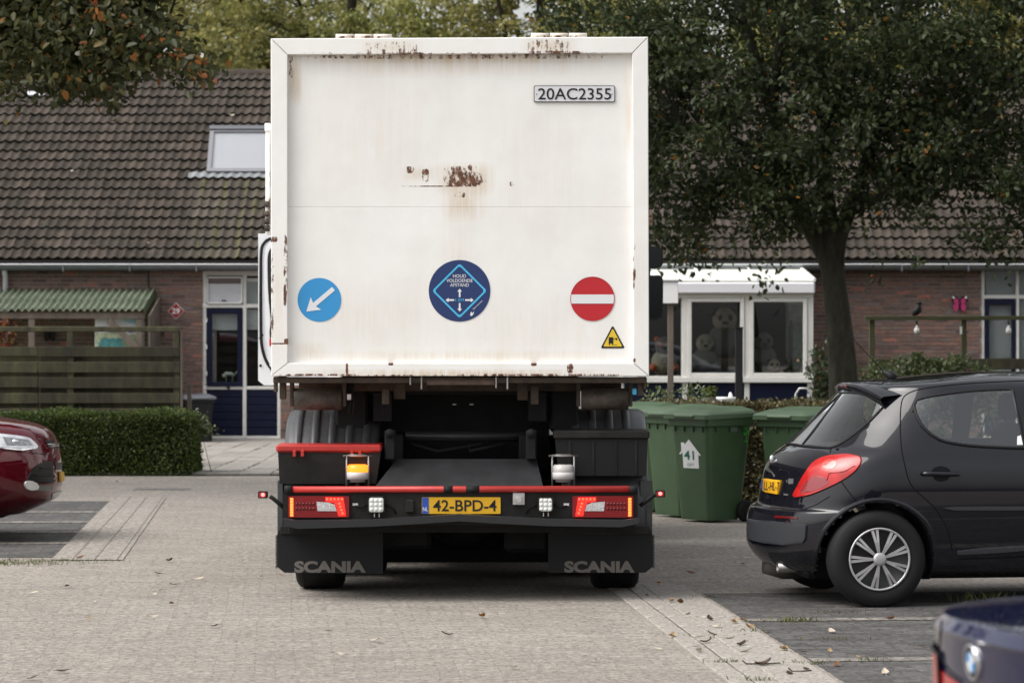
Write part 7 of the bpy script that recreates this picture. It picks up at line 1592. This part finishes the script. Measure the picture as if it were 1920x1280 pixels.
# ---------------- dark blue saloon at the lower right corner
yawB = R(13.0); DB = 7.45; uB = Vector((math.cos(yawB), math.sin(yawB), 0)); vB = Vector((-math.sin(yawB), math.cos(yawB), 0))
rc = P(1832, 1240, DB); rootB = Vector((rc.x, rc.y, 0))          # middle of the boot lid edge
bw = thing('blue_saloon', 'dark blue saloon whose boot corner and round badge show at the lower right', 'car', rootB); m_bluecar = car_paint('dark_blue_paint', (.007, .008, .036))
keys = [(.2, .2, 4.2, .72, .5, .6), (.25, .06, 4.35, .8, .6, .7), (.35, -.03, 4.45, .85, .6, .7), (.5, -.06, 4.47, .88, .6, .7), (.62, -.05, 4.47, .89, .58, .7), (.7, .0, 4.46, .89, .56, .75), (.85, .015, 4.42, .885, .56, .8), (.96, .008, 4.2, .875, .56, .9), (1.012, .0, 3.9, .862, .55, .9), (1.018, -.004, 3.9, .86, .55, .9), (1.022, .0, 3.8, .858, .55, .85), (1.042, .018, 3.7, .848, .56, .8), (1.046, .022, 3.6, .845, .57, .75), (1.05, .045, 3.5, .835, .6, .7), (1.062, .22, 3.35, .81, .62, .6), (1.085, .5, 3.25, .78, .5, .5), (1.11, .72, 3.15, .76, .4, .5), (1.25, 1.05, 2.85, .7, .4, .5), (1.36, 1.4, 2.55, .62, .4, .5), (1.41, 1.7, 2.3, .45, .25, .3), (1.425, 1.9, 2.1, .2, .08, .08)]
Bb = Body(keys, 0, yawB, rootB, nz=120, nR=44, ne=2.3); Bb.finish(None, bw, m_bluecar, wheels=((.85, .32, .34), (3.65, .32, .34)))
def bpatch(nm, poly, mat, par=bw, off=.006, rows=14, cols=16, skirt=.01):
    try: return Bb.patch(poly, off, rows, cols, skirt).build(nm, mat, par)
    except Exception as e: print('patch failed', nm, e); return None
for mir in (False, True):
    pass
# round badge: ring, quadrants
bc = Bb.hit(1826, 1240, .004)
if bc:
    d = Vector(((1826 - 960) / FPX, 1, -(1240 - HOR) / FPX)).normalized(); _, nrm, _, _ = Bb.bvh.ray_cast(Vector((0, 0, CAMZ)), d); nrm = nrm if nrm.dot(d) < 0 else -nrm
    up = (Vector((0, 0, 1)) - nrm * nrm.z).normalized(); rt = up.cross(nrm)
    q = MB(); q.smooth = True; q.lathe([(.044, -.004), (.044, .004), (.041, .006), (.038, .004)], bc, nrm, 40); bd = q.build('round_badge', m_chrome, bw, 'round chrome badge with blue and white quarters')
    def ringpts(r): return [bc + nrm * .004 + rt * (r * math.cos(t)) + up * (r * math.sin(t)) for t in [2 * math.pi * k / 40 for k in range(40)]]
    q = MB(); q.add(ringpts(.0385) + ringpts(.026), [(k, (k + 1) % 40, 40 + (k + 1) % 40, 40 + k) for k in range(40)]); q.build('badge_ring', m_black, bd)
    for k in range(4):
        q = MB(); pts = [bc + nrm * .0045] + [bc + nrm * .0045 + rt * (.025 * math.cos(t)) + up * (.025 * math.sin(t)) for t in [math.pi / 2 * (k + j / 8) for j in range(9)]]; q.add(pts, [tuple(range(len(pts)))]); q.build('badge_quarter', M('badge_white', (.7, .72, .75), .3) if k % 2 == 0 else M('badge_blue', (.05, .25, .55), .3), bd)
# tail lamps and boot gap, placed on the body in its own measures
def lampB(sd):
    pts = []; g = []
    for i in range(9):
        z = .74 + .21 * i / 8; row = []
        k = [np.interp(z, Bb.L[:, 0], Bb.L[:, j]) for j in range(6)]
        for j in range(15):
            th = R(20 + 64 * j / 14); a_ = k[1] + k[4] * (1 - math.cos(th) ** (2 / Bb.ne)); y_ = k[3] * math.sin(th) ** (2 / Bb.ne); row.append(Bb.W((a_ - .006, sd * (y_ + .006), z)))
        g.append(row)
    q = MB(); q.smooth = True; q.grid(g); o = q.build('tail_lamp', M('deep_red_lens', (.34, .01, .01), .25, coat=.1), bw)
    q = MB(); q.smooth = True; q.tube(g[0] + [r[-1] for r in g] + g[-1][::-1] + [r[0] for r in g[::-1]], .004, 6); q.build('lamp_gasket', m_trim, o)
lampB(1); lampB(-1)
bpatch('lamp_wedge', [(1747, 1238), (1756, 1240), (1768, 1256), (1785, 1269), (1802, 1281), (1806, 1310), (1745, 1310)], M('deep_red_lens_face', (.34, .008, .01), .2, coat=.2), bw, .004, 14, 14, 0)
Bb.line([(1766, 1163), (1763, 1190), (1762, 1215), (1767, 1236), (1782, 1258), (1806, 1276)], .0022, .001).build('boot_gap', m_seam, bw)
for a in (.85, 3.65):
    for sd in (-1, 1): car_wheel(Bb, a, sd * .87, .32, .21, bw, cap=(sd < 0), spokes=5); arch(Bb, a, .32, .35, .385, bw, m_bluecar, sd)
q = MB(); carbox(q, Bb, .4, 4.1, -.5, .5, .18, .36); q.build('floor_pan', m_trim, bw)
# ------------------------------------------------------------------ fallen leaves and twigs, one by one
lmf = [leafmat('fallen_tan', [(0, (.3, .2, .1)), (1, (.36, .25, .13))], .1, .03), leafmat('fallen_brown', [(0, (.12, .06, .03)), (1, (.16, .08, .04))], .1, .03), leafmat('fallen_pale', [(0, (.42, .36, .28)), (1, (.48, .42, .34))], .1, .03), leafmat('fallen_dark', [(0, (.045, .03, .02)), (1, (.06, .04, .03))], .1, .02), leafmat('fallen_rust', [(0, (.26, .1, .04)), (1, (.3, .13, .05))], .1, .03)]
def fallen(seed, L_, W_, curl, m):
    q = MB(); q.smooth = True; n = 6; rows = []
    for i in range(n + 1):
        t = i / n; w_ = W_ * math.sin(math.pi * min(.97, .06 + t * .92)) ** .8; z = curl * (t - .5) ** 2 * 4; rows.append([((t - .5) * L_, sd * w_, z + curl * .5 * abs(sd) ** 2 + .002) for sd in (-1, -.5, 0, .5, 1)])
    q.grid(rows); q.smooth = False; q.tube([(-.5 * L_, 0, curl + .003), (-.75 * L_, .004, curl * .6 + .004)], .0016, 4); return q.mesh('fallen_leaf', lmf[m])
FM = [[fallen(i, L_, W_, cu, m) for i, (L_, W_, cu) in enumerate(((.085, .022, .018), (.07, .02, .008), (.1, .028, .025)))] for m in range(5)]
spots = [(322, 1135, 1, 2), (318, 1054, 3, 0), (176, 1131, 2, 1), (65, 1113, 2, 1), (300, 1110, 2, 1), (288, 1118, 2, 1), (296, 1078, 1, 1), (358, 1088, 2, 1), (374, 1087, 2, 1), (326, 1099, 3, 1), (490, 1083, 1, 1), (527, 1080, 4, 1), (285, 1159, 2, 0), (168, 1162, 0, 1), (126, 1102, 3, 1), (480, 1199, 2, 1), (402, 1177, 3, 1), (838, 1193, 3, 0), (703, 1204, 2, 2), (617, 1186, 3, 1), (903, 1159, 4, 0), (1275, 1132, 1, 2), (1260, 1130, 0, 0), (1213, 1118, 3, 1), (1290, 1154, 0, 1), (1376, 1170, 0, 2), (1404, 1180, 0, 2), (1392, 1164, 1, 1), (1440, 1186, 1, 1), (1260, 1196, 0, 2), (1307, 1214, 4, 1), (1310, 1224, 2, 0), (1325, 1207, 3, 0), (1368, 1200, 0, 0), (1390, 1212, 3, 0), (1400, 1224, 0, 0), (1470, 1221, 0, 2), (1505, 1222, 2, 1), (1556, 1224, 0, 1), (1331, 1164, 3, 0), (1345, 1178, 2, 0), (1335, 1192, 3, 1), (1432, 1249, 3, 2), (1480, 1266, 3, 1), (1512, 1258, 3, 1), (1233, 1219, 2, 1), (1560, 1187, 2, 0), (1670, 1162, 4, 1), (1465, 1085, 0, 2), (1466, 1080, 1, 1), (1296, 1076, 1, 1), (1400, 1050, 2, 1), (1395, 1059, 4, 1), (1235, 1096, 4, 0), (640, 1230, 2, 1), (960, 1255, 2, 0), (1120, 1240, 2, 1), (220, 905, 2, 0), (120, 1050, 0, 1), (150, 1047, 1, 1), (95, 1058, 2, 0), (60, 1275, 3, 1), (118, 1262, 3, 1), (1570, 1250, 1, 0), (1730, 1215, 0, 1), (1660, 1265, 2, 2), (1610, 1235, 0, 1)]
for i, (x, y, m, k) in enumerate(spots):
    p = G(x, y); o = link('fallen_leaf', FM[m][k], None, (p.x, p.y, .012)); o.rotation_euler = (rng.uniform(-.3, .3), rng.uniform(-.3, .3), rng.uniform(0, 6.28)); s = rng.uniform(.6, .95); o.scale = (s, s, s * rng.uniform(.4, 1.0)); zone = ('on the pale gutter slabs' if 1200 < x < 1400 + (y - 1115) * .9 and y > 1110 else 'on the dark parking bay at the right' if x > 1380 and y > 1100 else 'on the road near the bins' if x > 1200 else 'on the road left of the truck' if x < 560 else 'on the road in the foreground'); tag(o, ('tan', 'brown', 'pale', 'blackish', 'rust coloured')[m] + (' big' if k == 2 else ' small' if k == 1 else '') + ' fallen leaf lying ' + zone, 'leaf', 'fallen leaves on the paving')
for x, y in ((230, 375), (183, 299), (436, 224), (277, 464), (137, 329), (170, 470)):
    l = 0.0
    for k in range(400):
        l = k * .016; q = PROJ(roofpt(0, l))
        if q[1] < y: break
    D_ = roofpt(0, l).y; o = link('fallen_leaf', FM[2][1], None, roofpt(PX(x, D_), l, .075)); o.rotation_euler = (PITCH, 0, rng.uniform(0, 6)); o.scale = (1.3, 1.3, 1.3); tag(o, 'pale fallen leaf lying on the left roof tiles', 'leaf', 'fallen leaves on the left roof')
for x, y, l_, lab in ((1428, 1248, .2, 'bent dry twig lying on the pale gutter slabs'), (1500, 1262, .12, 'short dry twig near the dark bay at the gutter edge')):
    p = G(x, y); t = MB(); t.smooth = True; t.tube([p + Vector((-l_ / 2, 0, .03)), p + Vector((-l_ / 2 + .02, .01, .012)), p + Vector((0, 0, .012)), p + Vector((l_ / 2, .01, .016))], .0035, 5); tag(t.build('twig', m_bark2), lab, 'twig')

# leaves that look alike are told apart by their place in the picture
by = {}
for o in list(bpy.data.objects):
    if o.get('category') == 'leaf': by.setdefault(o['label'], []).append(o)
ordn = ['leftmost', 'second from left', 'third from left', 'fourth from left', 'fifth from left', 'sixth from left', 'seventh from left', 'eighth from left']
for lab, os_ in by.items():
    if len(os_) > 1:
        for k, o in enumerate(sorted(os_, key=lambda q: PROJ(q.location)[0])): o['label'] = lab + ', ' + (('left one of two', 'right one of two')[k] if len(os_) == 2 else 'rightmost' if k == len(os_) - 1 else ordn[min(k, 7)])
